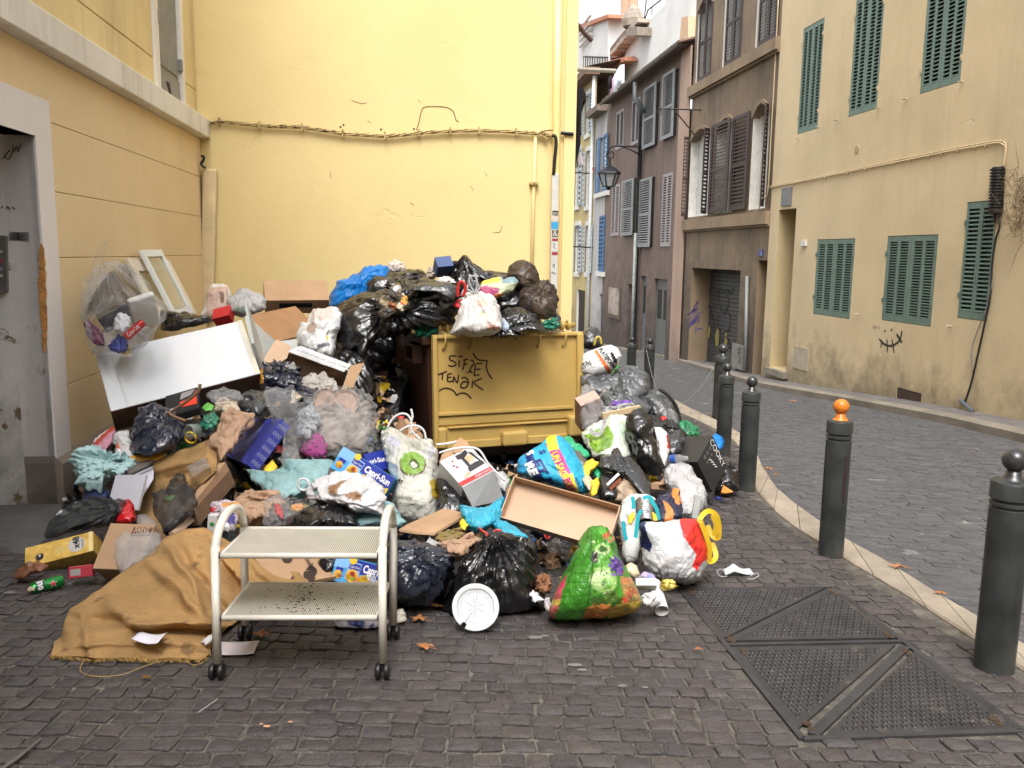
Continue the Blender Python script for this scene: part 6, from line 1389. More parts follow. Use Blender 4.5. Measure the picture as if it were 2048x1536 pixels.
mb2=MB();mb2.prism([P(577,704,6.97),P(690,746,6.56),P(676,790,6.8),P(556,770,7.2)],(.0,.015,-.01));obj('inner_side',mb2,CBd,ct_)
mb=MB();mb.prism([P(525,722,6.9),P(552,680,7.2),P(582,694,7.0),P(574,716,6.9),P(545,735,6.8)],(.0,.01,.006));obj('flap',mb,CBl,ct_)
mb=MB();mb.prism([P(700,733,6.6),P(728,727,6.75),P(706,775,6.45),P(684,778,6.35)],(.0,.01,.006));obj('flap',mb,CB,ct_)
mb=MB();mb.prism([P(525,725,6.85),P(556,770,6.75),P(560,800,6.6),P(528,770,6.7)],(.01,.02,0));obj('side',mb,CBl,ct_)
blob('black_wad','wad of crumpled dark plastic lying in the open carton','bag',[(527,740),(528,724),(545,730),(565,728),(590,735),(604,755),(600,770),(575,778),(550,775),(537,760)],6.6,.14,PBn,seed=36,cr=.13,crf=13)
crumpled_sheet('grey_paper','grey crumpled paper beside the plastic wad in the carton','paper',[(572,735),(588,724),(592,738),(580,748)],6.6,mat('grey_paper',(.28,.28,.27)),th=.04)
t,b_,p_,q_=can_('yellow_can','small yellow and red food can beside the end of the white cupboard',(529,770),6.55,(526,742),6.62,.035,mat('yellow_red_can',(.6,.42,.04),rough=.3,metal=.3,c2=(.4,.05,.04),vscale=25))
crumpled_sheet('white_cups','pile of white packing and card discs in the carton','packaging',[(600,762),(615,750),(640,748),(670,758),(680,775),(655,790),(620,780)],6.55,mat('off_white_pack',(.40,.37,.34),rough=.7,var=.25),th=.08,seed=38)
blob('black_bag','stretched black bag below the open carton, above the clear bags','bag',[(525,790),(545,778),(585,772),(620,775),(648,785),(650,800),(625,815),(590,800),(555,800)],6.4,.12,PBn,seed=39,fold=.04,knot=(650,795),cr=.05)
blk=thing('black_box','black ridged plastic box inside the clear bag by the tan wall','box',P(228,600,6.2));slab('box_shell',(195,640),6.15,(262,602),6.25,(188,560),6.3,.12,mat('black_glossy',(.018,.016,.024),rough=.25),blk,bev=.01)
slab('foam_tray',(272,662),6.05,(322,645),6.15,(258,605),6.2,.05,mat('white_foam',(.58,.57,.53),rough=.8),label='white foam tray inside the clear bag by the tan wall',cat='tray',bev=.012)
t,b_,p_,q_=can_('red_can','red drink can with white script inside the clear bag',(252,675),6.0,(287,643),6.05,.031,mat('red_can_paint',(.55,.01,.012),rough=.25,metal=.3))
mb=MB();ax=(q_-p_)/np.linalg.norm(q_-p_);sd_=np.cross(ray(270,660),ax);sd_/=np.linalg.norm(sd_)
fn=np.cross(ax,sd_);fn=-fn if fn@ray(270,660)>0 else fn;letter(mb,'Coca-Cola',p_+ax*.02+fn*.0325-sd_*(.012 if sd_[2]>0 else-.012),ax,sd_ if sd_[2]>0 else-sd_,.03,wfit=.10);obj('lettering',mb,WINK,t)
for nm,lab,poly,m_,sd in(('blue_wrapper','dark blue crisp packet at the bottom of the clear bag',[(215,690),(235,672),(255,680),(258,700),(238,706),(220,702)],mat('dark_blue_packet',(.02,.03,.2),rough=.3),1),('maroon_wrapper','maroon bottle label at the left inside the clear bag',[(169,650),(178,640),(200,665),(208,690),(190,690),(175,672)],mat('maroon_packet',(.12,.02,.06),rough=.3),2),('tissue_ball','white tissue ball in the middle of the clear bag',[(228,640),(240,625),(258,635),(262,655),(245,665),(232,658)],WPp,3),('yellow_wrapper','yellow wrapper at the lowest corner of the clear bag',[(236,706),(248,688),(262,692),(258,712),(245,712)],YELm,4),('grey_wrapper','grey crumpled film in the middle of the clear bag',[(190,700),(210,650),(240,640),(270,650),(300,660),(295,685),(260,700),(220,706)],PC2,6)):
 crumpled_sheet(nm,lab,'wrapper',poly,6.08+.02*sd,m_,th=.06,seed=sd)
cbag=blob('clear_bag','clear plastic bag of cans and boxes hung against the tan wall','bag',[(180,690),(170,650),(168,610),(175,575),(188,550),(200,535),(225,530),(250,537),(280,550),(305,580),(325,600),(335,620),(333,642),(305,668),(280,695),(260,712),(230,708),(200,703)],6.05,.26,PC,fold=.05,knot=(210,520),nf=20,seed=41,cr=.06,lean=.001)
mb=MB();
pts=[]
for(x,y,w_)in((212,482,3),(205,500,7),(200,520,9),(200,540,16)):
 for k in range(9):a=k/8*2-1;pts.append(P(x+a*w_*1.3,y+2*math.cos(a*9),6.1+.03*math.sin(a*7)))
mb.grid(pts,9,4);obj('twisted_neck',mb,PC,cbag,smooth=True)
for nm,lab,cat_,poly,Y,th,m_,kw in(('black_bag','black bag under the left end of the white cupboard','bag',[(262,905),(270,850),(285,825),(310,815),(350,830),(370,850),(368,880),(340,905),(300,915)],5.9,.2,PBn,dict(seed=51,fold=.04,knot=(345,830),cr=.08)),('dark_bag','dark creased bag right of the clear clamshell box','bag',[(468,815),(480,790),(505,780),(535,790),(545,815),(520,830),(490,832)],6.2,.15,PB2,dict(seed=52,cr=.10)),('clamshell','clear ribbed clamshell food box below the cupboard','packaging',[(415,792),(425,780),(455,778),(478,784),(482,800),(460,806),(425,804)],6.1,.08,PC2,dict(seed=53,cr=.06,crf=16)),('crushed_paper','crushed beige paper under the clear clamshell','paper',[(430,805),(450,798),(475,805),(478,822),(455,828),(435,818)],6.0,.07,mat('beige_paper',()),dict(seed=54,cr=.14)),('green_wrapper','bright green leaf-shaped wrapper near the torn black tray','wrapper',[(402,815),(415,805),(428,812),(425,822),(410,822)],5.95,.02,mat('leaf_green',(.12,.42,.07),rough=.4),dict(seed=55)),('green_glass','dark green glass bottle pieces behind the brown paper bag','glass',[(400,850),(408,832),(430,825),(440,840),(428,858),(410,860)],5.85,.06,mat('green_glass',()),dict(seed=56,cr=.16)),('pink_packet','pink and white zip packet nearest the tan wall','packet',[(183,900),(188,880),(215,860),(228,851),(232,862),(225,885),(210,905)],6.0,.05,PV_,dict(seed=57,cr=.05,paint=((.55,.25,.32),[([(183,890),(225,848),(232,855),(190,893)],(.50,.07,.04)),([(180,885),(220,845),(226,850),(184,889)],(.7,.66,.66))]))),('white_sauce_bottle','small white squeeze bottle with an orange cap on the dotted cloth','bottle',[(230,908),(231,895),(235,882),(240,895),(246,905),(242,915)],5.75,.05,PV_,dict(seed=58,cr=.02,paint=((.7,.68,.68),[([(228,880),(245,880),(245,897),(228,897)],(.65,.13,.04))]))),('white_wrapper','white and grey torn wrapper above the dotted cloth','wrapper',[(225,885),(238,862),(258,860),(262,885),(276,905),(262,925),(240,905)],5.85,.06,mat('off_white_wrap',(.58,.57,.57),rough=.5),dict(seed=59,cr=.08)),('dotted_cloth','pale teal cloth with dark dots crumpled at the foot of the tan wall','cloth',[(155,915),(165,908),(178,893),(200,900),(218,910),(245,905),(265,925),(255,945),(240,952),(222,948),(205,960),(203,978),(190,972),(165,962),(155,945)],5.65,.12,mat('teal_cloth',(.38,.56,.57),rough=.8,var=.08,wear=(.05,.07,.1),wscale=26,wthr=.70,bump=.3,bscale=12),dict(seed=60,cr=.16,crf=9,n=36)),('blue_crate','dark blue box corner under the dotted cloth','box',[(163,1005),(168,975),(205,970),(225,985),(215,1005)],5.6,.12,mat('navy_plastic',(.02,.03,.09),rough=.4),dict(seed=61,cr=.02)),('orange_wrapper','flat orange paper tucked behind the upper sacking','paper',[(255,915),(290,905),(340,898),(342,903),(315,920),(275,922)],5.75,.02,mat('orange_paper',(.62,.33,.05),rough=.6),dict(seed=62,cr=.04)),('dirty_paper','dirty grey paper tucked behind the upper sacking','paper',[(232,945),(262,915),(300,912),(318,918),(290,935),(255,950)],5.7,.03,mat('sooty_card',(.14,.12,.10),rough=.8,var=.3),dict(seed=63,cr=.05)),):
 blob(nm,lab,cat_,poly,Y,th,m_,**kw)
o,f_=slab('black_tray',(330,835),5.95,(398,815),6.0,(330,792),6.1,.06,INK,label='black plastic tray with a torn red label under the cupboard',cat='tray',bev=.008)
mb=MB();f_.poly(o,[(.42,.25),(.95,.2),(.95,.85),(.80,.55),(.45,.5)],mat('neon_red',(.80,.045,.02),rough=.5),'red_label');f_.poly(o,[(.05,.1),(.42,.22),(.42,.34),(.08,.28)],WPp,'white_label');f_.poly(o,[(.45,.6),(.78,.68),(.92,.92),(.5,.9)],mat('grey_label',(.3,.28,.28)),'grey_label')
mb=MB();mb.tube(smooth_path([P(x,y,5.85)for x,y in((335,823),(345,832),(360,838),(372,842))],3),.012,6);obj('twig',mb,mat('dry_wood',(.22,.13,.08),rough=.9),label='bent brown twig lying across the black tray',cat='twig')
mb=MB();mb.tube(smooth_path([P(x,y,5.95)for x,y in((298,835),(318,836),(360,812),(395,785),(400,768))],3),.012,6);obj('twig',mb,CBd,label='dark thin stick running up from under the cupboard edge',cat='twig')
jr=thing('glass_jar','empty glass jar on its side with a yellow lid rim','jar',P(390,860,5.8));mb=MB();pj,qj=P(376,862,5.7),P(412,860,5.95);mb.lathe(pj,[(.036,0),(.040,.01),(.045,.02),(.045,np.linalg.norm(qj-pj)-.01),(.03,np.linalg.norm(qj-pj))],24,axis=qj-pj);obj('glass_body',mb,mat('jar_glass',(.35,.42,.38),rough=.12,alpha=.5),jr,smooth=True)
mb=MB();mb.lathe(P(380,876,5.72),[(.040,0),(.043,.012),(.036,.014)],20,axis=(qj-pj)+DZ*.1);obj('lid_rim',mb,YELm,jr,smooth=True)
pbg=blob('brown_paper_bag','torn brown paper bag lying left of the blue box','paper bag',[(430,860),(445,835),(460,817),(485,823),(510,832),(500,855),(480,880),(462,905),(450,915),(440,925),(428,900),(415,885)],5.75,.12,KR,seed=65,cr=.10,crf=6,n=34)
mb=MB();mb.prism([P(410,885,5.65),P(432,880,5.7),P(452,915,5.55),P(440,950,5.5),P(420,940,5.55),P(418,910,5.6)],(0,.02,0));obj('torn_mouth',mb,CBd,pbg)
p0,E=box3((495,930),5.45,[(451,911),(563,838),(514,946)],[.05,.35,.02]);BX=mat('royal_blue_card',(.035,.045,.30),rough=.45,var=.06);bb_=thing('blue_box','royal blue gift box with white doodled drinks on its side','box',p0)
mb=MB();mb.pbox(p0,E[0],E[1],E[2]*1.0);bo=obj('carton',mb,BX,bb_);bevel(bo,.002,1)
n_=np.cross(E[0],E[1]);n_=-n_ if n_@(p0-CAM)>0 else n_;ftop=Face(p0,E[0],E[1],n_)
for pl,m_ in(([(1,0),(0,0),(.32,.28)],mat('blue_lit',(.05,.065,.40),rough=.45)),([(1,0),(.32,.28),(.42,.86),(1,1)],mat('blue_pale',(.15,.18,.52),rough=.4)),([(0,1),(1,1),(.42,.86)],mat('blue_lit',()))):ftop.poly(bb_,pl,m_,'flap')  # box blue lightened per flap, putting the light on them into the colour
n_=np.cross(E[1],E[2]);n_=-n_ if n_@(p0-CAM)>0 else n_;fs=Face(p0,E[1],E[2],n_)
rs=np.random.RandomState(5)
for i in range(6):
 for j in range(3):
  u,v=.08+i*.155,.2+j*.28;d_=.05
  fs.stroke(bb_,[(u,v+.08),(u+.01,v-.08),(u+d_,v-.05),(u+d_+.01,v+.09),(u,v+.08)],.0016,WINK,'doodle',k=2)
BUR=mat('burlap',(.50,.305,.120),rough=.95,var=.34,vscale=3.2,wear=(.24,.14,.06),wscale=7,wthr=.58,c2=(.37,.21,.08))
t_=BUR.node_tree;N=t_.nodes;L=t_.links;tc=N.new('ShaderNodeTexCoord');bs=N['Principled BSDF'];prev=bs.inputs['Base Color'].links[0].from_socket
mv_=N.new('ShaderNodeMapping');mv_.inputs['Rotation'].default_value=(.3,.1,.35);L.new(tc.outputs['Object'],mv_.inputs['Vector'])
ws=[]
for dr in('X','Z'):
 w_=N.new('ShaderNodeTexWave');w_.wave_type='BANDS';w_.bands_direction=dr;w_.inputs['Scale'].default_value=40;w_.inputs['Distortion'].default_value=1.5;w_.inputs['Detail Scale'].default_value=3;L.new(mv_.outputs[0],w_.inputs['Vector']);ws.append(w_)
mn=N.new('ShaderNodeMath');mn.operation='MULTIPLY';L.new(ws[0].outputs['Fac'],mn.inputs[0]);L.new(ws[1].outputs['Fac'],mn.inputs[1])
mxx=N.new('ShaderNodeMix');mxx.data_type='RGBA';mxx.blend_type='MULTIPLY';mxx.inputs['Factor'].default_value=.45;L.new(prev,mxx.inputs['A']);rr=N.new('ShaderNodeMapRange');rr.inputs['To Min'].default_value=.55;rr.inputs['To Max'].default_value=1.15;L.new(mn.outputs[0],rr.inputs['Value']);L.new(rr.outputs[0],mxx.inputs['B']);L.new(mxx.outputs['Result'],bs.inputs['Base Color'])
bpn=N.new('ShaderNodeBump');bpn.inputs['Strength'].default_value=.6;bpn.inputs['Distance'].default_value=.004;L.new(mn.outputs[0],bpn.inputs['Height']);L.new(bpn.outputs[0],bs.inputs['Normal'])
def drape(name,lab,L_top,L_bot,nx,ny,Yf,bulge,seed,ridges,m_,thick=.006,ground=False):
 """cloth between an upper and a lower edge (photo positions), Yf(s,t) distance, folds as ridges"""
 top_=rs_n([(x,y,0)for x,y in L_top],nx);bo_=rs_n([(x,y,0)for x,y in L_bot],nx);pts=[]
 pos=[]
 for j in range(ny):
  t=j/(ny-1)
  for i in range(nx):pos.append((top_[i,0]*(1-t)+bo_[i,0]*t,top_[i,1]*(1-t)+bo_[i,1]*t,i/(nx-1),t))
 for(x,y,s,t)in pos:
  Yv=Yf(s,t)
  if ground:
   xt,yt=top_[int(round(s*(nx-1)))][:2];xb_,yb2=bo_[int(round(s*(nx-1)))][:2];Ya=Yf(s,0)*corr(yt);Yb2=G(xb_,yb2,.02)[1]if s<.72 else Yf(s,1)*corr(yb2);Yv=(Ya+(Yb2-Ya)*t**.75)/corr(y)
  for(xa,ya,xb,yb,w_,a_)in ridges:
   d=np.hypot(xb-xa,yb-ya);ux,uy=(xb-xa)/d,(yb-ya)/d;l=(x-xa)*ux+(y-ya)*uy;q=(x-xa)*-uy+(y-ya)*ux
   Yv-=1.5*a_*math.exp(-(q/w_)**2)*sst(-30,30,l)*(1-sst(d-30,d+50,l))
  p=P(x,y,Yv);pts.append(p)
 W=np.array(pts);W[:,1]+=(-bulge*vnoise(W*4+seed)-.010*crumple(W*6,1,seed,6))*np.array([min(1,4*(1-q[3])+.1)for q in pos]);W[:,2]+=.006*crumple(W*7+3,1,seed+3,6)
 W[:,2]=np.maximum(W[:,2],[gz(y)+.02 for y in W[:,1]]);mb=MB();mb.grid(W,nx,ny);o=obj(name,mb,m_,label=lab,cat='sacking',smooth=True)
 sm2=o.modifiers.new('thickness','SOLIDIFY');sm2.thickness=thick;sm2.offset=-1;return o,W
bt=[(105,1306),(118,1283),(122,1250),(140,1218),(195,1180),(250,1140),(305,1102),(335,1070),(368,1054),(405,1056),(437,1075),(480,1098),(540,1108),(600,1140),(628,1165),(632,1172)]
bbm=[(103,1310),(150,1313),(200,1316),(260,1314),(310,1318),(360,1316),(405,1318),(420,1306),(424,1288),(442,1270),(456,1254),(470,1248),(500,1225),(540,1200),(590,1180),(634,1176)]
yb_=lambda s:np.interp(s,[0,.1,.28,.40,.5,.6,.7,.85,1],[3.66,3.66,3.64,3.66,3.70,3.78,3.86,4.05,4.15])
yt_=lambda s:np.interp(s,[0,.1,.25,.5,.7,.85,1],[3.68,3.80,4.1,4.45,4.55,4.45,4.3])
big,Wb=drape('burlap_sack','large frayed orange-brown burlap sacking spread from the heap onto the cobbles',bt,bbm,150,90,lambda s,t:yt_(s)+(yb_(s)-yt_(s))*(t**.75),.05,3,[(300,1120,420,1250,12,.05),(400,1080,520,1215,12,-.05),(430,1110,560,1200,11,.05),(360,1100,470,1240,10,-.04),(265,1248,440,1250,11,.06),(270,1262,425,1268,9,-.05),(140,1240,230,1250,14,-.04),(200,1200,330,1280,18,.04),(160,1225,180,1300,10,.03),(500,1100,590,1160,10,-.04),(470,1090,580,1190,9,.04),(150,1290,400,1285,7,.02),(330,1075,400,1200,9,.04)],BUR,ground=True)
fr_=MB();rs=np.random.RandomState(8);
for k in range(420):
 t=rs.rand();x=104+t*318;y=np.interp(x,[p[0]for p in bbm[:7]]+[422],[p[1]for p in bbm[:7]]+[1306]);p=G(x,y-3,.018);L_=rs.uniform(.012,.04)
 fr_.tube([p,p+np.array([rs.uniform(-.4,.4)*L_,-L_*.6,-.002+rs.uniform(0,.006)]),p+np.array([rs.uniform(-.7,.7)*L_,-L_*1.1,-.006])],[.0016,.0014,.0007],3,cap=False)
obj('fringe',fr_,mat('jute_thread',(.42,.27,.09),rough=.9,var=.3,vscale=60),big,kind='stuff')
for px in([(170,1318),(160,1340),(185,1352),(240,1350),(290,1332),(320,1322)],[(368,1316),(385,1330),(405,1325),(412,1318)]):
 mb=MB();mb.tube(smooth_path([G(x,y,.014)for x,y in px],4),.0017,4);obj('loose_thread',mb,mat('jute_thread',()),big)
upl=[(300,935),(330,915),(378,895),(400,883),(422,878),(440,890),(442,905)];lol=[(248,1075),(262,1030),(292,1015),(322,1010),(352,985),(395,960),(430,935)]
drape('burlap_sack','smaller burlap sacking draped over the heap behind the cardboard flap',[(265,1010),(300,948),(308,920),(375,896),(420,878),(440,900)],[(275,1060),(325,1062),(345,1040),(370,1000),(395,975),(432,940)],60,50,lambda s,t:np.interp(t,[0,1],[5.75,5.25]),.04,9,[(300,940,420,915,10,.05),(330,960,420,945,8,-.05),(320,980,400,960,12,.05)],BUR)
o,f_=slab('white_board',(213,1020),5.35,(275,1020),5.3,(232,950),5.6,.02,mat('bluish_white_panel',(.58,.58,.64),rough=.35,var=.06,wear=(.35,.33,.32),wscale=12,wthr=.66),label='white panel with a curved black gasket leaning under the sacking',cat='panel')
mb=MB();mb.prism([P(222,1010,5.40),P(230,975,5.5),P(255,953,5.6),P(307,930,5.7),P(305,960,5.55),P(290,985,5.42),P(272,1018,5.3)],(0,.015,.004));obj('panel_sheet',mb,mat('bluish_white_panel',()),o)
mb=MB();mb.tube(smooth_path([P(x,y,Y)for x,y,Y in((224,1002,5.36),(221,988,5.42),(232,972,5.46),(255,953,5.54),(306,929,5.64))],4),.010,6);obj('gasket',mb,M_blk,o,smooth=True)
blob('smoke_bag','shiny dark see-through bag tied at its right end, beside the doorstep','bag',[(84,1072),(98,1045),(118,1028),(150,1007),(190,998),(225,1000),(240,1010),(238,1030),(215,1048),(180,1056),(140,1064),(105,1076)],4.95,.17,PGt,fold=.06,knot=(238,1014),nf=30,seed=71,cr=.03,n=44)
blob('bag_filling','dark dull rubbish filling the see-through bag by the doorstep','rubbish',[(100,1066),(120,1035),(160,1012),(215,1010),(225,1030),(180,1050),(130,1060)],4.97,.10,mat('dark_mix',(.02,.022,.022),rough=.8,c2=(.08,.10,.08),vscale=14),seed=72,cr=.08,n=20)
blob('bag_knot','twisted dark knot end of the see-through bag','bag',[(228,1000),(238,996),(252,1002),(250,1014),(242,1030),(232,1026)],4.93,.04,PGt,fold=.08,knot=(240,1002),seed=73,n=14)
blob('red_bag','crumpled shiny red crisp bag behind the cardboard box','packet',[(228,1046),(240,1022),(240,1008),(258,1000),(268,1010),(272,1040),(262,1050)],4.95,.08,mat('red_shiny',(.50,.012,.02),rough=.2,bump=.5,bscale=12),seed=74,cr=.09)
blob('plastic_dome','dusty transparent dome lid right of the red bag','lid',[(272,1045),(275,1030),(290,1027),(310,1040),(325,1065),(318,1075),(295,1060)],4.95,.05,PC2,seed=75,cr=.03)
p0,E=box3((50,1096),4.72,[(186,1062),(66,1133),(100,1080)],[.05,-.05,.3])
cp=thing('capsule_box','yellow marbled coffee capsule box lying on its side by the doorstep','box',p0+E[1]);a_,b_=P(186,1062,4.78)-p0,P(65,1132,4.66)-p0;b_=b_-a_*(a_@b_)/(a_@a_);b_[2]=max(b_[2],-.17)
n_=np.cross(a_,b_);n_/=np.linalg.norm(n_);n_=-n_ if n_@(p0-CAM)>0 else n_;YM=mat('marbled_yellow',(.62,.36,.045),rough=.4,c2=(.72,.52,.16),vscale=22,var=.18,detail=2)
mb=MB();mb.pbox(p0,a_,b_,-n_*.13);o=obj('carton',mb,YM,cp);bevel(o,.003);fF=Face(p0+b_,a_,-b_,n_)
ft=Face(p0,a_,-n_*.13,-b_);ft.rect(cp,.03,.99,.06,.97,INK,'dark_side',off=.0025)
for u in(.3,.42,.52,.62,.7,.84):ft.disc(cp,u,.45+.2*math.sin(u*30),.011,YELm,'printed_bean',off=.004,ry=.6)
cg=mat('print_grey',(.55,.53,.50),rough=.4);fF.disc(cp,.76,.52,.045,cg,'badge',off=.002);fF.text(cp,'x48',.80,.30,.034,INK,rot=1.60,bold=.03,off=.0035);fF.text(cp,'CAPSULES',.865,.26,.012,INK,rot=1.60,wfit=.055,off=.0035)
fF.disc(cp,.22,.36,.021,INK,'badge',off=.002);fF.disc(cp,.22,.42,.006,cg,'badge_mark',off=.0035,ry=1.6);fF.poly(cp,[(.42,.35),(.58,.33),(.58,.62),(.44,.66)],mat('faint_stamp',(.66,.48,.16),rough=.4),'faint_stamp')
fF.poly(cp,[(.935,0),(.985,0),(.985,1),(.935,1)],mat('pale_edge_print',(.72,.60,.30),rough=.4),'edge_print')
t,b_,p_,q_=can_('beer_can','green beer can with a red star lying on the cobbles',(60,1160),4.32,(124,1143),4.42,.031,mat('green_can_paint',(.012,.22,.035),rough=.22,metal=.4,wear=(.06,.4,.1),wscale=20,wthr=.62))
dlt=gz(4.37)+.045-(p_[2]+q_[2])/2;t.location.z+=dlt;ORGz=dlt
ax=(q_-p_)/np.linalg.norm(q_-p_);mb=MB();L_=np.linalg.norm(q_-p_)
mb.lathe(p_,[(.0314,.02),(.0315,.062)],28,axis=ax);obj('dark_band',mb,mat('dark_green_band',(.01,.05,.02),rough=.3),t,smooth=True)
vw=ray(90,1150);sd_=np.cross(vw,ax);sd_/=np.linalg.norm(sd_);sd_=sd_ if sd_[2]>0 else-sd_;fn=np.cross(ax,sd_);fn=-fn if fn@vw>0 else fn;fn/=np.linalg.norm(fn)
def oncan(a,b,r=.0324):th_=b/.0315;return p_+ax*a+sd_*math.sin(th_)*r+fn*math.cos(th_)*r
v,f=text_pts('ine',.03);mb=MB();mb.add([oncan(.028+b*.034,.034-a*.03)for a,b in v],f);obj('lettering',mb,WINK,t)
for rr_,m_,r2 in((.021,WINK,.0322),(.018,REDm,.0327)):
 mb=MB();ring=[oncan(.098+(rr_ if k%2==0 else rr_*.42)*math.cos(k*math.pi/5+.3),(rr_ if k%2==0 else rr_*.42)*math.sin(k*math.pi/5+.3)-.002,r2)for k in range(10)];c_=oncan(.098,-.002,r2+.001);mb.add(ring+[c_],[(k,(k+1)%10,10)for k in range(10)]);obj('star',mb,m_,t)
slab('cigarette_pack',(137,1158),4.42,(186,1152),4.45,(136,1134),4.5,.06,mat('red_pack',(.40,.02,.04),rough=.4,var=.2),label='crushed red pack with a grey warning label beside the beer can',cat='packet',bev=.004)[1].rect(bpy.data.objects['cigarette_pack'],.08,.5,.2,.75,mat('grey_label',()),'label')
blob('brown_peel','shrivelled brown leather-like peel behind the beer can','peel',[(32,1152),(38,1138),(55,1132),(75,1127),(92,1132),(85,1142),(62,1145),(48,1158)],4.5,.05,mat('brown_peel',(.20,.085,.045),rough=.5,var=.3,vscale=12),seed=77,cr=.12,lean=.001)
p0,E=box3((184,1137),4.5,[(275,1141),(222,1046),(212,1150)],[.0,.35,.25])
sl=thing('sugar_carton','brown cardboard carton stamped with a dark label between the capsule box and the sacking','carton',p0);bo_,fF=slab('carton',(184,1137),4.42,(276,1141),4.38,(221,1046),4.72,.20,CB,sl,bev=.004)
fF.poly(sl,[(.55,.72),(.98,.74),(.99,.93),(.56,.93)],BRNm,'label_field');fF.text(sl,'SAINT',.60,.84,.022,CBl,wfit=.085,bold=.02);fF.text(sl,'LOUIS',.60,.755,.022,CBl,wfit=.085,bold=.02)
blob('clear_sleeve','milky clear plastic sleeve lying on the brown stamped carton','bag',[(245,1150),(235,1110),(238,1085),(252,1067),(285,1065),(318,1072),(318,1095),(295,1115),(265,1135)],4.32,.07,PC2,seed=78,cr=.09,fold=.04,knot=(250,1140))
blob('smoke_bag','crumpled dark see-through bag with a green scrap inside, on the sacking','bag',[(306,985),(320,978),(335,982),(355,950),(368,952),(380,975),(392,1005),(386,1030),(370,1045),(350,1055),(328,1064),(318,1050),(308,1020)],5.0,.14,PGt,seed=79,fold=.05,knot=(365,960),cr=.08,n=36)
blob('green_scrap','light green scrap inside the crumpled dark bag','wrapper',[(325,1000),(335,990),(352,992),(345,1003)],4.95,.03,mat('lime_green',(.22,.45,.06),rough=.4),seed=1)
slab('clear_box',(395,985),5.45,(430,965),5.5,(385,955),5.6,.08,PC2,label='clear plastic box above the long cardboard flap',cat='packaging',bev=.01)
slab('cardboard_flap',(385,1009),5.0,(451,924),5.45,(394,1027),4.98,.05,CB,label='long narrow cardboard strip slanting up to the brown paper bag',cat='carton',span=.2)
slab('cardboard_flap',(345,1062),4.75,(385,1030),4.95,(352,1072),4.74,.03,CBl,label='short pale cardboard strip just above the large sacking',cat='carton',span=.2)
slab('dark_carton',(400,1050),4.95,(470,968),5.4,(388,1020),5.0,.12,CBd,label='dark carton side under the long cardboard strip',cat='carton',span=.3)
crumpled_sheet('pink_pack','pink and purple plastic pack with a red cap by the left trolley hoop','packet',[(418,1045),(422,1015),(440,1000),(470,1003),(482,1020),(475,1050),(450,1062),(430,1058)],4.75,PV_,th=.07,seed=80,paint=((.52,.45,.50),[(ell(425,1020,5,6),(.5,.03,.04)),([(445,1005),(475,1003),(478,1012),(446,1015)],(.62,.3,.08)),([(440,1028),(470,1025),(470,1045),(442,1048)],(.05,.04,.20)),([(430,1045),(470,1050),(468,1062),(430,1060)],(.66,.66,.68))]))
slab('white_carton',(414,1062),4.6,(432,1064),4.6,(416,1030),4.65,.04,WPp,label='small white carton with a green leaf mark beside the trolley hoop',cat='carton')[1].disc(bpy.data.objects['white_carton'],.5,.45,.012,GRNm,'leaf_mark')
pb_tags=0
blob('kraft_wad','crumpled brown wrapping paper behind the trolley','paper',[(470,1030),(478,995),(500,983),(525,985),(548,990),(560,1005),(540,1035),(500,1048)],4.95,.12,KR,seed=81,cr=.16)
crumpled_sheet('packing_film','clear creased packaging with red and yellow print behind the trolley','packaging',[(530,1050),(530,1000),(555,990),(590,1000),(620,1005),(615,1030),(590,1050)],4.8,PC,th=.08,seed=82)
crumpled_sheet('red_wrapper','glossy red wrapper inside the clear packaging','wrapper',[(552,1025),(548,1010),(558,1008),(566,1025),(565,1040)],4.8,REDm,th=.02,seed=83);crumpled_sheet('red_yellow_wrapper','red and yellow wrapper right of the glossy red one','wrapper',[(580,1010),(600,1008),(610,1015),(595,1024),(588,1022)],4.8,mat('red_yellow',(.55,.05,.03),c2=(.75,.5,.05),vscale=40,rough=.4),th=.02,seed=84)
blob('black_bag','black bag sagging behind the top shelf of the trolley','bag',[(575,1050),(585,1030),(610,1012),(640,1003),(668,998),(682,1015),(705,1030),(712,1050),(690,1060),(600,1060)],4.75,.16,PB,seed=85,fold=.04,knot=(672,1000),cr=.06)
blob('teal_bag','pale teal translucent bag spread across the middle of the heap','bag',[(488,935),(510,945),(540,940),(575,925),(615,918),(650,922),(668,935),(660,960),(640,985),(605,1000),(565,1000),(530,985),(505,965)],5.2,.14,PT,seed=86,cr=.07,fold=.02,knot=(600,925))
blob('teal_bag','pale teal plastic under the white carrier by the right trolley hoop','bag',[(700,1040),(730,1020),(770,1005),(790,1015),(812,1045),(800,1055),(760,1050),(720,1052)],4.85,.1,PT,seed=87,cr=.06)
blob('yellow_scrap','rounded yellow packet end under the blue gift box','packet',[(525,950),(528,935),(545,920),(556,935),(545,952)],5.35,.06,YELm,seed=88)
rg=MB();c_=P(607,969,5.0);rg.tube([c_+rt*.034*math.cos(t)+up*.034*math.sin(t)for t in np.linspace(0,2*math.pi,25)[:-1]],.006,8,close=True);obj('white_ring',rg,mat('white_plastic',(.75,.75,.74),rough=.35),label='white plastic ring lying on the teal bag',cat='ring',smooth=True)
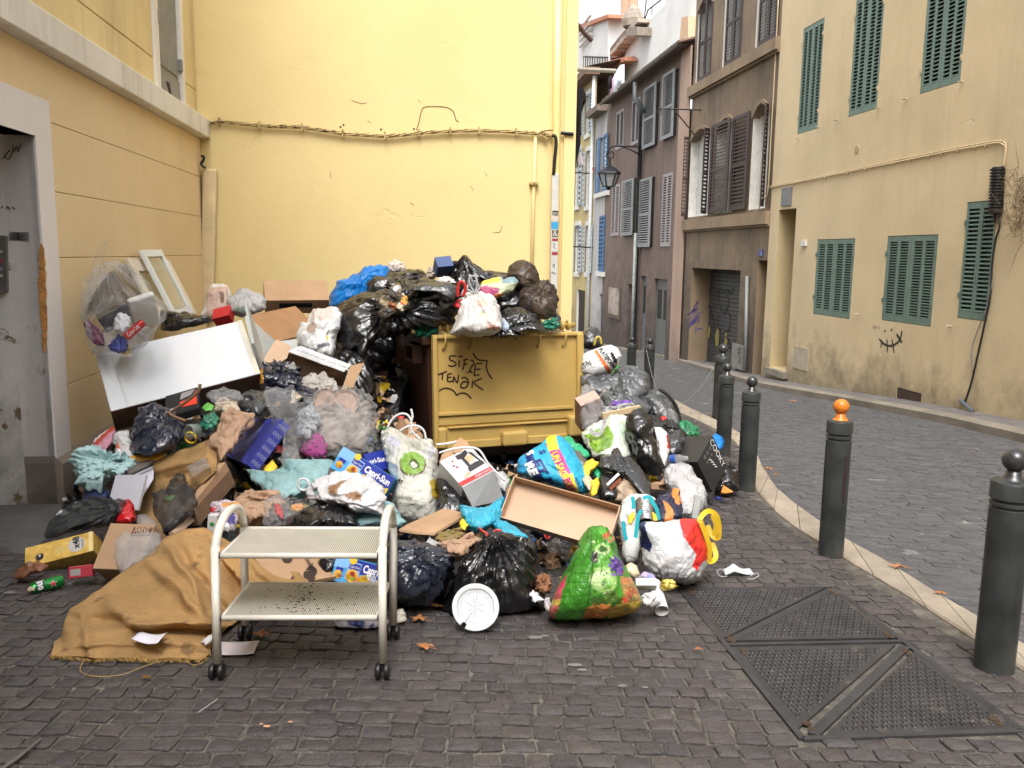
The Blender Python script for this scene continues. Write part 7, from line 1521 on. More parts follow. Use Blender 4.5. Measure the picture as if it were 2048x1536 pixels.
ws_=blob('white_carrier','open white carrier bag with torn holes right above the trolley','bag',[(616,985),(622,968),(640,955),(665,948),(705,948),(735,958),(757,980),(765,1005),(763,1030),(745,1022),(725,1028),(705,1030),(690,1010),(665,1005),(640,1000),(625,998)],4.85,.14,PV_,paint=((.58,.575,.60),[([(662,972),(678,970),(690,960),(696,962),(686,975),(676,990),(668,980)],(.26,.14,.07)),([(690,985),(710,980),(722,988),(720,998),(700,995)],(.26,.14,.07)),(ell(632,984,11,7),(.2,.32,.34))]),seed=89,cr=.09,fold=.02,knot=(640,990),n=44)
SKY=mat('juice_blue',(.04,.22,.62),rough=.35,var=.15,vscale=9,c2=(.10,.45,.78));DBL=mat('deep_blue_print',(.02,.035,.30),rough=.35)
def juice(lab,tl,tr,bl,Y0,Y1,gY):
 t=thing('juice_carton',lab,'carton',P(*bl,Y0));o,f=slab('carton',tl,Y0,tr,Y1,bl,gY,.12,SKY,t,bev=.003,span=.5)
 f=Face(f.o+f.b,f.a,-f.b,f.n)
 f.poly(t,[(0,.55),(.25,.6),(.25,1),(0,1)],mat('pale_blue_print',(.22,.48,.8),rough=.4),'end_panel');f.poly(t,[(.30,.55),(1,.30),(1,1),(.30,1)],DBL,'dark_field')
 f.poly(t,[(.66,0),(1,0),(1,.52),(.80,.30)],YELm,'yellow_field',off=.0022);f.poly(t,[(.70,.1),(.82,.34),(.92,.48),(.80,.5)],mat('lemon_print',(.8,.72,.1),rough=.4),'lemon',off=.003)
 f.poly(t,[(.22,.18),(.44,.14),(.46,.88),(.25,.92)],mat('pouch_silver',(.28,.5,.75),rough=.3),'pouch',off=.0022)
 f.poly(t,[(.25,.62),(.445,.60),(.45,.84),(.26,.86)],DBL,'pouch_band',off=.003);f.text(t,'Capri-Sun',.265,.67,.014,WINK,wfit=.17*f.W,off=.004)
 for u,v,r,m_ in((.34,.36,.034,mat('peach_print',(.75,.42,.08),rough=.4)),(.30,.28,.018,YELm),(.385,.30,.018,ORGm),(.34,.44,.014,REDm),(.36,.27,.012,mat('kiwi_print',(.3,.5,.08))),(.56,.30,.028,YELm),(.50,.26,.02,ORGm),(.62,.22,.022,ORGm),(.56,.40,.015,mat('peach_print',()))):f.disc(t,u,v,r,m_,'fruit',off=.0035)
 for u,v,r,m_ in((.10,.30,.022,mat('peach_print',())),(.08,.24,.012,YELm),(.13,.27,.012,REDm)):f.disc(t,u,v,r,m_,'fruit',off=.0035)
 f.poly(t,[(.05,.42),(.17,.42),(.17,.58),(.05,.58)],DBL,'small_pouch_band',off=.003);f.disc(t,.30,.95,.02,YELm,'round_badge',off=.004)
 f.text(t,'Capri-Sun',.50,.60,.038,WINK,wfit=.47*f.W,bold=.035,off=.004);f.text(t,'Multi',.58,.46,.018,WINK,bold=.01,off=.004);f.text(t,'Vitamin',.60,.35,.018,WINK,bold=.01,off=.004)
 return t
juice('upper blue fruit juice pouch carton tilted beside the kiwi bag',(687,893),(790,957),(660,935),5.10,5.05,4.98)
juice('lower blue fruit juice pouch carton seen between the trolley shelves',(674,1110),(788,1139),(660,1160),4.42,4.40,4.35)
jb=slab('navy_carton',(740,945),5.2,(785,935),5.3,(728,908),5.35,.08,DBL,label='dark navy juice carton half hidden behind the upper one',cat='carton',span=.4);jb[1].text(jb[0],'pri-Sun',.12,.42,.03,WINK,wfit=.7*jb[1].W,bold=.03)
slab('silver_pack',(655,950),5.1,(690,958),5.1,(658,935),5.2,.04,mat('dull_silver',(.3,.3,.32),metal=.5,rough=.4),label='small grey and silver pack at the corner of the upper juice carton',cat='packet')
for k,(x,y,r)in enumerate(((690,808,30),(668,838,34),(715,850,30),(650,800,24),(700,880,26))):
 t=thing('card_tray','tan cardboard tray inside the big clear bag, '+['topmost of five','large middle-left one','right-hand one','small upper-left one','lowest one'][k],'tray',P(x,y,6.12));mb=MB();c_=P(x,y,6.08+.03*k);R_=r*6/F;nn=-ray(x,y)+DZ*(.3-.1*k)+DV*(.2*(k-2));mb.lathe(c_,[(0,0),(R_*.8,0),(R_,.02),(R_*1.03,.02),(R_*.82,-.006),(0,-.006)],18,axis=nn);obj('tray',mb,mat('tan_card',(.50,.33,.24),rough=.8,var=.2,vscale=10),t,auto=40)
crumpled_sheet('magenta_cloth','magenta cloth low inside the big clear bag','cloth',[(600,900),(618,875),(640,868),(655,890),(650,915),(615,912)],5.75,mat('magenta_cloth',(.28,.02,.16),rough=.7),th=.08,seed=91);crumpled_sheet('blue_grey_scraps','dark blue and grey scraps at the left inside the big clear bag','wrapper',[(590,870),(600,830),(625,810),(640,850),(620,880)],5.9,mat('bluegrey_mix',(.10,.12,.16),c2=(.5,.5,.5),vscale=14,rough=.5),th=.1,seed=92)
blob('bag_filling','brown and grey rubbish filling the big clear bag','rubbish',[(610,880),(615,820),(650,790),(700,785),(740,810),(748,860),(730,900),(680,905),(630,905)],6.08,.14,mat('brown_mix',(.13,.095,.075),c2=(.33,.29,.26),vscale=9,rough=.7,var=.4),seed=93,cr=.08,n=26)
blob('clear_bag','big clear tied bag of cardboard trays left of the container','bag',[(592,870),(598,825),(612,800),(640,782),(680,770),(718,776),(742,795),(757,830),(757,870),(745,900),(715,910),(670,912),(630,915),(602,905)],5.85,.26,PC,seed=94,fold=.05,knot=(697,828),nf=18,cr=.018,n=44)
mb=MB();pts=[]
c_=P(697,828,5.58)
for r,h in((.012,0),(.018,.03),(.05,.07),(.08,.10)):
 for k in range(17):a=2*math.pi*k/16;q=r*(1+.25*math.sin(a*5));pts.append(c_-ray(697,828)*h*.8+DZ*h*.8+rt*q*math.cos(a)+up*q*math.sin(a))
mb.grid(pts,17,4);obj('gathered_neck',mb,PC,bpy.data.objects['clear_bag.001'],smooth=True)
blob('clear_bag','tall limp clear bag between the blue gift box and the big clear bag','bag',[(535,800),(530,778),(560,775),(590,780),(598,820),(592,870),(600,920),(605,945),(580,955),(560,930),(572,880),(555,840)],5.6,.10,PC,seed=95,cr=.10,fold=.04,knot=(560,780),n=36)
crumpled_sheet('cream_card','cream card corner behind the tall limp clear bag','card',[(585,780),(605,795),(580,810)],6.0,mat('cream_card',(.5,.42,.3)),th=.02,seed=96)
ki=blob('kiwi_bag','white shopping bag printed with a halved kiwi fruit','bag',[(760,868),(768,855),(782,851),(800,862),(835,872),(866,878),(874,900),(876,940),(873,985),(870,1020),(866,1038),(845,1044),(815,1042),(795,1030),(785,1005),(788,970),(782,945),(770,915)],5.25,.15,PV_,lean=.0012,paint=((.54,.535,.48),[(ell(826,928,28,26,rot=.4),(.10,.06,.035)),(ell(826,926,26,24,rot=.4),(.20,.36,.05)),(ell(828,930,12,9,rot=.6),(.03,.04,.02)),(ell(828,930,8,6,rot=.6),(.62,.62,.50)),(ell(787,882,15,10,rot=.5),(.42,.43,.52)),([(858,960),(876,958),(874,1000),(862,990)],(.40,.28,.03)),(ell(790,905,6,8),(.45,.45,.48)),(ell(860,905,6,12),(.46,.46,.5))]),seed=97,cr=.05,fold=.02,knot=(800,865),n=46)
sticktext(ki,'r.fr',(788,967),(1,.08),(.05,-1),11,INK,bold=.02);sticktext(ki,'TVA RECYCLE',(791,997),(1,.12),(-.1,-1),6,INK,wfit=33)
for k,(y,w_)in enumerate(((1006,62),(1011,66),(1016,50))):sticktext(ki,['sac cabas reutilisable fabrique en','matiere recyclee ne pas jeter sur','la voie publique merci'][k],(790+k,y),(1,.10),(-.1,-1),3.4,mat('grey_ink',(.12,.12,.12)),wfit=w_)
cw=thing('white_cable','white looped cable tangled on top of the kiwi bag and coffee box','cord',P(820,860,5.1));M_wc=mat('white_cord',(.72,.72,.72),rough=.4)
for pth in([(775,855),(785,838),(800,828),(815,830),(823,845),(821,870)],[(822,818),(825,832),(822,848),(824,862),(842,880)],[(800,862),(815,853),(835,852),(848,862),(852,880)],[(873,889),(895,887),(913,883)],[(878,906),(905,898),(935,895),(958,900),(975,925),(988,940),(1010,962)]):
 mb=MB();mb.tube(smooth_path([P(x,y,5.15)for x,y in pth],5),.007,6);obj('cord_loop',mb,M_wc,cw,smooth=True)
bt_=thing('plastic_bottle','clear bottle with a red cap standing behind the kiwi bag','bottle',P(803,880,5.9));mb=MB();mb.lathe(P(803,880,5.7),[(.045,0),(.045,.08),(.02,.13),(.016,.15)],16);obj('body',mb,mat('brown_drink',(.30,.17,.10),rough=.25),bt_,smooth=True)
mb=MB();mb.lathe(P(802,840,5.7),[(0,.025),(.022,.024),(.024,0),(.0,0)],16);obj('cap',mb,REDm,bt_,smooth=True)
crumpled_sheet('brown_paper','brown paper behind the cord above the kiwi bag','paper',[(790,870),(792,848),(815,840),(838,858),(845,880),(820,885)],5.75,KR,th=.06,seed=98)
ob_,fF=slab('coffee_carton_side',(925,975),4.98,(988,942),5.1,(879,923),5.3,.17,mat('white_gloss_card',(.58,.58,.61),rough=.35),None,label='white coffee machine carton with a red stripe and torn top',cat='carton',bev=.003,span=.4)
ob_.name='coffee_machine_carton';ORG[ob_.name]=ORG['coffee_carton_side']
fF.poly(ob_,[(0,.0),(1,0),(1,.035),(0,.035)],mat('grey_edge',(.4,.41,.42)),'edge');fF.rect(ob_,0,1,.04,.17,REDm,'red_stripe',off=.002);fF.text(ob_,'ESPRESSERIA AUTOMATICA',.48,.075,.012,WINK,wfit=.48*fF.W,off=.003)
DKm=mat('dark_machine',(.03,.025,.028),rough=.35)
fF.poly(ob_,[(.46,.30),(.96,.33),(.95,.47),(.80,.50),(.60,.48),(.47,.42)],DKm,'machine_base',off=.002);fF.poly(ob_,[(.52,.45),(.60,.47),(.62,.80),(.52,.84)],DKm,'machine_column',off=.002);fF.poly(ob_,[(.88,.48),(.93,.47),(.88,.82),(.80,.85)],DKm,'machine_column',off=.002);fF.poly(ob_,[(.42,.80),(.60,.74),(.78,.84),(.80,.97),(.62,.92),(.44,.94)],DKm,'machine_head',off=.002)
fF.poly(ob_,[(.63,.50),(.78,.50),(.83,.76),(.60,.76)],mat('latte_print',(.62,.38,.22),rough=.4),'cup',off=.0025);fF.poly(ob_,[(.64,.50),(.77,.50),(.78,.56),(.64,.56)],WPp,'cup_foot',off=.003)
for u,v in((.28,.82),(.22,.68),(.27,.60)):fF.disc(ob_,u,v,.008,mat('purple_print',(.25,.08,.12)),'icon',off=.002)
fF.disc(ob_,.37,.27,.020,mat('latte_print',()),'coffee_cup',off=.002,ry=.6);fF.disc(ob_,.28,.22,.018,mat('cream_card',()),'saucer',off=.0022,ry=.5)
n_=fF.n;mb=MB();lowf=P(925,975,4.98);mb.prism([P(925,976,4.97),P(988,943,5.09),P(1008,1000,5.12),P(945,1014,4.98)],(0,.012,.0));obj('grey_end',mb,mat('grey_card_end',(.30,.31,.32),rough=.5,var=.1),ob_,label='grey underside of the carton')
mb=MB();mb.prism([P(879,924,5.28),P(883,910,5.32),P(905,893,5.42),P(920,875,5.5),P(935,885,5.5),P(952,905,5.45),P(938,897,5.42),P(930,912,5.35),P(908,905,5.33),P(900,922,5.28)],(0,.006,.0));obj('torn_flap',mb,CB,ob_)
blob('black_bag','black bag wedged between the kiwi bag and the coffee machine carton','bag',[(874,1030),(872,960),(880,935),(900,945),(925,985),(945,1015),(935,1030),(900,1035)],5.2,.16,PB,seed=99,cr=.07)
blob('white_bag','white film bag poking out right of the coffee machine carton','bag',[(990,945),(1005,942),(1020,962),(1010,985),(996,975)],5.3,.06,PW,seed=100)
mb=MB();mb.prism([P(798,1063,4.6),P(815,1053,4.7),P(888,1021,4.95),P(936,1032,4.85),P(897,1054,4.65),P(868,1071,4.55),P(830,1068,4.55)],(0,.006,.012));obj('torn_cardboard',mb,CB,label='torn flat piece of brown cardboard below the kiwi bag',cat='cardboard')
blob('cyan_film','bright cyan plastic film between the coffee carton and the brown tray','bag',[(922,1020),(925,1012),(955,1015),(985,1010),(1000,995),(1003,1020),(1000,1045),(975,1060),(945,1060),(930,1045)],4.75,.10,PCy,seed=101,cr=.08)
blob('cyan_film','cyan plastic film continuing under the brown tray','bag',[(985,1048),(1005,1042),(1040,1060),(1055,1075),(1030,1082),(1000,1066)],4.6,.07,PCy,seed=102,cr=.08)
blob('yellow_film','yellow plastic corner left of the cyan film','wrapper',[(918,1045),(925,1036),(938,1050),(930,1062),(920,1058)],4.65,.03,YELm,seed=103)
blob('kraft_wad','crumpled kraft paper between the torn cardboard and the big black bag','paper',[(880,1085),(900,1072),(940,1068),(965,1080),(950,1100),(920,1115),(895,1105)],4.4,.10,KR,seed=104,cr=.14)
crumpled_sheet('leafy_scrap','vegetable and peel scraps under the torn cardboard','peelings',[(870,1080),(880,1065),(915,1058),(935,1065),(925,1078),(895,1085)],4.5,mat('peel_mix',(.10,.12,.03),c2=(.35,.2,.08),vscale=18,rough=.6),th=.05,seed=105)
o,f_=slab('printed_board',(505,1112),4.35,(625,1095),4.6,(560,1172),4.15,.02,CB,label='brown board with large dark letters seen through the trolley',cat='cardboard',span=.5)
bdm=mat('board_letters',(.035,.02,.015),rough=.7)
mb=MB();
def yb_pl(x,y):
 n_=f_.n;d=ray(x,y);t=((f_.o+n_*.003-CAM)@n_)/(d@n_);return CAM+d*t
v,f2=text_pts('aa',.08)
for(ox,oy,s,sc2)in((575,1165,'a',34),(605,1148,'a',34),(560,1115,'o',26)):
 v,f2=text_pts(s,.07);ca,sa=math.cos(.62),math.sin(.62);mb.add([yb_pl(ox+(a*ca-b*(-sa))*sc2*1.0-0,oy+(a*sa-b*ca)*sc2)for a,b in v],f2)
v,f2=text_pts('Boulan',.02);ca,sa=math.cos(.98),math.sin(.98);mb.add([yb_pl(605+(a*ca+b*sa)*10,1112+(a*sa-b*ca)*10)for a,b in v],f2);obj('lettering',mb,bdm,o)
slab('brown_carton',(500,1175),4.5,(655,1172),4.65,(505,1110),4.8,.3,CBd,label='dark cardboard box under the lettered board behind the trolley',cat='carton')
blob('black_bag','dark bag filling behind the trolley between its shelves','bag',[(615,1130),(640,1100),(690,1095),(700,1120),(680,1150),(645,1160)],4.6,.18,PB,seed=106,cr=.07)
blob('navy_bag','large dark blue-black bag right behind the trolley','bag',[(758,1150),(762,1110),(775,1088),(800,1080),(832,1083),(855,1095),(885,1100),(912,1110),(915,1130),(900,1165),(885,1190),(860,1212),(820,1217),(790,1212),(765,1190)],4.3,.28,PBn,seed=107,fold=.04,knot=(862,1100),nf=20,cr=.06,lean=.001)
bf=blob('black_bag','big black drawstring bag with red ties standing in front of the heap','bag',[(870,1238),(885,1205),(903,1165),(922,1125),(945,1092),(970,1068),(990,1060),(1015,1064),(1045,1074),(1070,1092),(1082,1125),(1083,1160),(1075,1185),(1088,1210),(1094,1222),(1060,1235),(1010,1245),(950,1252),(900,1250)],4.36,.27,PB,seed=108,fold=.05,knot=(990,1058),nf=26,cr=.045,lean=.0008,n=52)
for pth in([(958,1055),(965,1062),(975,1068),(972,1072)],[(988,1064),(993,1060),(1003,1062)]):
 mb=MB();mb.tube(smooth_path([P(x,y,4.0)for x,y in pth],4),.006,6);obj('tie',mb,mat('red_tie',(.55,.06,.05),rough=.4),bf,smooth=True)
_yp=G(951,1264)[1]+.03;c_=_P0(951,1215,_yp);pl=thing('paper_plate','white disposable plate with a torn rim leaning on the big black bag','plate',c_);ax=-(ray(951,1215))+DZ*.25-DV*-.08;ax/=np.linalg.norm(ax);a_=np.cross(ax,DZ);a_/=np.linalg.norm(a_);b_=np.cross(a_,ax)*-1;b_=np.cross(ax,a_)
PLG=.30;mb=MB();nseg=72;prof=[(0,0),(.066,0),(.0675,.0015),(.069,0),(.083,.003),(.087,.010),(.100,.013),(.107,.0125),(.109,.010)]
pts=[]
for r,h in prof:
 for k in range(nseg+1):
  gp_=.035*math.pi if r>.083 else 0;t=math.pi*PLG+gp_+k/nseg*(2*math.pi-2*gp_);q=r
  if.083<=r<=.10:q=r*(1-.035*max(0,math.cos(4*t))**2)
  pts.append(c_+a_*q*math.cos(t)+b_*q*math.sin(t)+ax*h)
mb.grid(pts,nseg+1,len(prof));o=obj('plate_disc',mb,mat('matt_white_plate',(.52,.535,.56),rough=.5,var=.03),pl,auto=40);s2=o.modifiers.new('t','SOLIDIFY');s2.thickness=.002
blob('dark_bag','dark grey bag at the far right behind the container lid','bag',[(1162,695),(1162,665),(1178,655),(1195,658),(1205,672),(1208,690),(1190,700)],8.9,.2,PB2,seed=111,fold=.03,knot=(1190,660),cr=.05)
mb=MB();mb.tube(smooth_path([P(x,y,8.6)for x,y in((1188,692),(1193,676),(1200,676),(1203,690))],3),.014,6);obj('yellow_wire',mb,mat('brass_yellow',(.5,.4,.08),rough=.4),label='bent yellow wire handle beside the white drum',cat='handle',smooth=True)
dr_=blob('white_drum','white printed drum lying on its side right of the container','drum',[(1158,745),(1158,712),(1180,702),(1205,693),(1222,690),(1236,698),(1243,712),(1238,728),(1225,742),(1205,752),(1180,756)],7.6,.18,PV_,paint=((.74,.76,.77),[([(1188,703),(1194,700),(1224,742),(1217,748)],(.70,.17,.03))]),seed=112,cr=.012,gam=.7,n=40,lean=.0)
sticktext(dr_,'PLATEFORME',(1197,700),(.48,.62),(.62,-.45),8,INK,bold=.03,wfit=50);sticktext(dr_,'100% Pro',(1161,742),(.62,-.35),(-.35,-.8),12,INK,wfit=26,bold=.01);stickpoly(dr_,[(1220,706),(1224,704),(1235,722),(1233,728),(1227,724)],INK,'hand_hole')
G1=[('grey_bag','grey crumpled bag directly under the white drum',[(1163,775),(1163,752),(1180,748),(1210,755),(1240,745),(1250,760),(1240,785),(1205,798),(1175,788)],7.5,.2,PG,113),('grey_bag','upright grey crumpled bag behind the leftmost far bollard foot',[(1234,785),(1232,745),(1250,733),(1275,738),(1290,755),(1297,785),(1285,805),(1250,805)],7.7,.24,PG,114),('grey_bag','limp grey bag on top of the heap nearest the sagging chain',[(1285,815),(1292,795),(1305,782),(1325,785),(1345,805),(1357,830),(1358,850),(1340,855),(1315,840),(1298,830)],7.4,.2,PG,115),('grey_bag','grey bag between the drum and the limp grey bag',[(1205,810),(1210,790),(1240,782),(1270,795),(1295,815),(1290,835),(1250,830),(1220,825)],7.3,.2,PG,116),('black_bag','black bag at the right rim of the heap under the limp grey bag',[(1290,855),(1295,830),(1320,835),(1350,850),(1368,870),(1372,890),(1358,905),(1335,895),(1310,880)],6.9,.22,PB,117),('dark_bag','charcoal bag leaning towards the black cardboard box',[(1325,890),(1335,868),(1362,862),(1372,885),(1365,905),(1345,915),(1330,908)],6.6,.16,PB2,118)]
for nm,lab,poly,Y,th,m_,sd in G1:blob(nm,lab,'bag',poly,Y,th,m_,seed=sd,cr=.09,fold=.02)
tr_=MB();tr_.tube(smooth_path([P(x,y,7.35)for x,y in((1318,778),(1335,790),(1352,812),(1360,840),(1362,862))],4),.016,6);obj('black_tube',tr_,M_blk,label='curved black tube edging the heap behind the limp grey bag',cat='tube',smooth=True)
pc=thing('plastic_bottle','crushed clear bottle against the black tube on the right edge of the heap','bottle',P(1345,835,7.2));mb=MB();mb.lathe(P(1337,818,7.2),[(.02,0),(.035,.03),(.038,.08),(.033,.12),(.038,.17),(.0,.19)],14,axis=P(1352,858,7.2)-P(1337,818,7.2));obj('body',mb,PC2,pc,smooth=True)
blob('clear_bag','clear bag holding a pinkish carton at the right edge of the lid','bag',[(1162,862),(1162,775),(1178,770),(1195,782),(1206,805),(1208,830),(1198,850),(1180,862)],6.95,.12,PC2,seed=120,cr=.08,fold=.03,knot=(1170,775))
slab('pink_carton',(1162,862),7.05,(1200,846),7.1,(1162,812),7.15,.1,mat('pinkish_card',(.50,.32,.26),rough=.7,var=.15),label='pinkish carton with a red edge inside the clear bag by the lid',cat='carton')[1].rect(bpy.data.objects['pink_carton'],0,1,0,.2,mat('brick_red_print',(.38,.08,.05)),'red_edge')
crumpled_sheet('blue_purple_wrapper','flat blue and purple wrapper under the grey bags','wrapper',[(1215,806),(1240,801),(1265,802),(1262,808),(1235,811)],7.0,mat('blue_purple',(.06,.06,.35),rough=.4,c2=(.3,.1,.4),vscale=20),th=.02);
crumpled_sheet('white_scraps','white and dark scraps beside the wooden batten','paper',[(1205,826),(1212,812),(1240,812),(1262,806),(1265,815),(1235,824)],6.95,mat('bw_scraps',(.55,.55,.55),c2=(.05,.05,.06),vscale=22),th=.05,seed=5)
slab('wooden_batten',(1207,838),6.8,(1282,822),6.95,(1206,827),6.82,.03,mat('pale_pine',(.62,.48,.30),rough=.6,var=.1),label='short pale wooden batten lying above the salad bag',cat='batten')
sb=blob('salad_bag','white bag printed with green salad leaves, with a strap handle','bag',[(1163,868),(1180,852),(1200,842),(1225,832),(1257,831),(1260,850),(1263,885),(1262,915),(1245,922),(1215,918),(1185,908),(1168,890)],6.45,.14,PV_,paint=((.60,.66,.56),[([(1165,870),(1185,862),(1215,848),(1228,870),(1222,895),(1200,902),(1180,893)],(.16,.30,.02)),(ell(1190,878,12,9),(.26,.42,.05)),(ell(1212,886,9,11),(.10,.22,.01)),([(1236,840),(1254,840),(1252,872),(1238,868)],(.40,.52,.38))]),seed=121,cr=.06,n=40)
mb=MB();ribbon(mb,smooth_path([P(x,y,6.28)for x,y in((1180,858),(1185,866),(1197,868),(1206,856),(1210,838))],5),.03,-ray(1195,850));o=obj('strap',mb,PW,sb);s2=o.modifiers.new('t','SOLIDIFY');s2.thickness=.003
blob('black_bag','tall shiny black bag in the middle of the right side of the heap','bag',[(1257,835),(1262,826),(1285,822),(1305,835),(1313,860),(1318,900),(1322,935),(1312,948),(1290,945),(1272,930),(1262,890)],6.3,.17,PB,seed=122,cr=.08,lean=.001)
wr_=blob('white_red_bag','narrow white bag with a red patch right of the tall black bag','bag',[(1306,850),(1322,852),(1336,866),(1340,885),(1336,915),(1325,945),(1318,925),(1314,885)],6.35,.08,PV_,paint=((.72,.71,.70),[([(1333,868),(1342,868),(1342,900),(1334,895)],(.6,.05,.03))]),seed=123,cr=.04)
blob('red_scrap','small red film scrap above the white and red bag','wrapper',[(1320,835),(1330,831),(1334,838),(1325,842)],6.7,.02,REDm,seed=2)
crumpled_sheet('green_strap_bundle','dark bundle with green straps at the right foot of the heap','bundle',[(1355,860),(1358,845),(1375,843),(1392,855),(1400,870),(1380,878),(1362,872)],7.2,mat('dark_green_mix',(.015,.03,.025),rough=.4,c2=(.03,.3,.12),vscale=24,var=.3),th=.1,seed=7)
p0,E=box3((1394,924),6.25,[(1425,871),(1414,963),(1339,924)],[.25,-.02,.3]);BK=mat('matt_black_card',(.022,.023,.026),rough=.45,var=.3,vscale=4,wear=(.10,.10,.11),wscale=3,wthr=.60)
ck=thing('black_carton','black cardboard box lettered in white, tipped beside the third bollard','carton',p0+E[1]);mb=MB();mb.pbox(p0,E[0],E[1]*1.6,E[2]);o=obj('carton',mb,BK,ck);bevel(o,.003)
n_=np.cross(E[0],E[1]);n_=-n_ if n_@(p0-CAM)>0 else n_
fF=Face(p0,E[0],E[1]*1.6,n_);fF.text(ck,'COOKY',.93,.06,.055,WINK,rot=0 if False else 0,wfit=.001)if False else None
mb=MB();eA,eB=E[1]/np.linalg.norm(E[1]),E[0]/np.linalg.norm(E[0]);nn=n_/np.linalg.norm(n_);letter(mb,'COOKY',p0+E[0]*.78+E[1]*.04+nn*.002,eA,eB,.050,wfit=np.linalg.norm(E[1])*1.35,bold=.0);obj('lettering',mb,WINK,ck)
for k in range(4):fF.stroke(ck,[(.42+.03*k,.30+.10*k),(.50+.02*k,.36+.09*k),(.54+.02*k,.44+.08*k)],.006,WINK,'printed_coil')
for k in range(3):fF.disc(ck,.68-.17*k,.14+.0*k,.018,mat('print_dim',(.10,.10,.10)),'icon',off=.002);fF.disc(ck,.62-.14*k,.30,.014,mat('print_dim',()),'icon',off=.002)
blob('blue_bag','bright blue plastic bag end behind the black lettered box','bag',[(1424,872),(1432,867),(1443,874),(1449,886),(1444,897),(1438,903),(1430,892)],6.75,.06,PBl,seed=125)
blob('black_bag','small black bag on the pavement between the black box and the bollard','bag',[(1430,985),(1436,955),(1445,935),(1455,920),(1468,926),(1478,950),(1478,978),(1455,984)],6.9,.14,PB,seed=126,cr=.08)
mb=MB();mb.prism([P(1443,985,6.5),P(1447,972,6.55),P(1453,979,6.55),P(1466,984,6.5),P(1450,987,6.5)],(0,.01,.004));obj('card_scrap',mb,ORGm,label='small torn orange card scrap at the foot of the small black bag',cat='scrap')
un=blob('blue_shopping_bag','bright blue printed shopping bag with a pink and yellow stripe','bag',[(1033,945),(1038,918),(1055,902),(1085,890),(1108,876),(1125,877),(1142,893),(1156,920),(1170,950),(1181,985),(1165,990),(1130,978),(1090,965),(1055,955)],5.55,.17,PV_,paint=((.02,.36,.58),[([(1092,890),(1112,884),(1130,925),(1150,965),(1165,1000),(1143,1000),(1112,930)],(.52,.03,.24)),([(1090,870),(1110,870),(1118,899),(1097,902)],(.80,.66,.04)),([(1124,948),(1143,945),(1165,1000),(1143,1000)],(.80,.66,.04)),([(1030,905),(1050,900),(1060,930),(1052,950),(1030,945)],(.03,.30,.55)),([(1048,905),(1064,905),(1078,938),(1092,965),(1070,960),(1056,930)],(.01,.025,.16))]),seed=130,cr=.035,n=56,lean=.002)
NV=mat('navy_ink',(.008,.02,.16),rough=.5)
sticktext(un,'UN SAC',(1102,908),(.40,.92),(.92,-.40),14,YELm,wfit=50,bold=.03);sticktext(un,'POUR',(1127,960),(.42,.91),(.91,-.42),14,MAGm,wfit=32,bold=.03)
sticktext(un,'ET P',(1064,924),(.50,.86),(.90,-.35),18,NV,wfit=58,bold=.04);sticktext(un,'RE',(1050,928),(.45,.9),(.9,-.35),16,WINK,wfit=28,bold=.06);sticktext(un,'S',(1052,905),(.45,.9),(.9,-.35),14,WINK,wfit=8,bold=.06);sticktext(un,'S',(1078,902),(.3,.9),(.95,-.25),12,NV,wfit=8,bold=.04)
sticktext(un,'MOINS',(1147,958),(.5,.86),(.86,-.5),7,NV,wfit=22)
for nm,lab,poly,Y,m_,sd in(('green_film','green plastic film at the mouth of the blue shopping bag',[(1122,878),(1140,868),(1150,885),(1180,905),(1172,918),(1150,905),(1135,892)],5.75,mat('emerald_film',(.02,.32,.14),rough=.35,bump=.3,bscale=10),1),('shiny_wrapper','silvery brown coffee wrapper spilling from the blue shopping bag',[(1143,898),(1160,902),(1172,920),(1180,935),(1168,940),(1152,922)],5.6,mat('silver_brown',(.30,.26,.22),metal=.6,rough=.3,c2=(.06,.05,.04),vscale=25),2),('yellow_film','bright yellow film loop right of the blue shopping bag',[(1160,945),(1168,928),(1185,918),(1198,925),(1192,935),(1180,945),(1175,960)],5.5,YELm,3),('green_film','dark green film between two yellow films',[(1186,935),(1195,928),(1204,945),(1200,962),(1190,955)],5.55,mat('emerald_film',()),4),('yellow_film','lower yellow film hanging by the rim of the brown tray',[(1180,985),(1182,962),(1195,955),(1200,968),(1195,985),(1186,992)],5.3,YELm,5),('cream_paper','cream paper strips between the yellow films',[(1165,960),(1180,950),(1188,965),(1180,985),(1172,975)],5.35,mat('cream_card',()),6)):
 blob(nm,lab,'film',poly,Y,.04,m_,seed=sd,cr=.08)
blob('grey_bag','torn open charcoal bag in the middle of the right side, its knot standing up','bag',[(1200,932),(1207,915),(1222,912),(1226,898),(1238,893),(1236,910),(1262,918),(1285,938),(1298,965),(1302,990),(1296,1002),(1278,985),(1262,965),(1245,950),(1222,944)],5.5,.12,PB2,seed=131,cr=.05,fold=.03,knot=(1230,905),n=40)
blob('black_bag','low black plastic under the torn charcoal bag','bag',[(1195,985),(1200,945),(1230,945),(1250,960),(1235,1000),(1205,998)],5.45,.12,PB,seed=132,cr=.07)
blob('food_scraps','brown food scraps in clear film inside the torn charcoal bag','food waste',[(1228,1000),(1232,965),(1250,955),(1272,965),(1282,985),(1272,1000),(1250,1008)],5.4,.09,mat('food_mix',(.16,.10,.06),c2=(.45,.35,.25),vscale=16,rough=.35,var=.4),seed=133,cr=.10)
slab('white_stick',(1212,968),5.3,(1236,945),5.35,(1216,972),5.29,.02,WPp,label='narrow white slat sticking out of the torn charcoal bag',cat='slat',span=.1);slab('brown_stick',(1218,976),5.3,(1240,955),5.35,(1222,981),5.29,.02,mat('red_brown',(.2,.05,.02)),label='narrow red-brown slat next to the white one',cat='slat',span=.1)
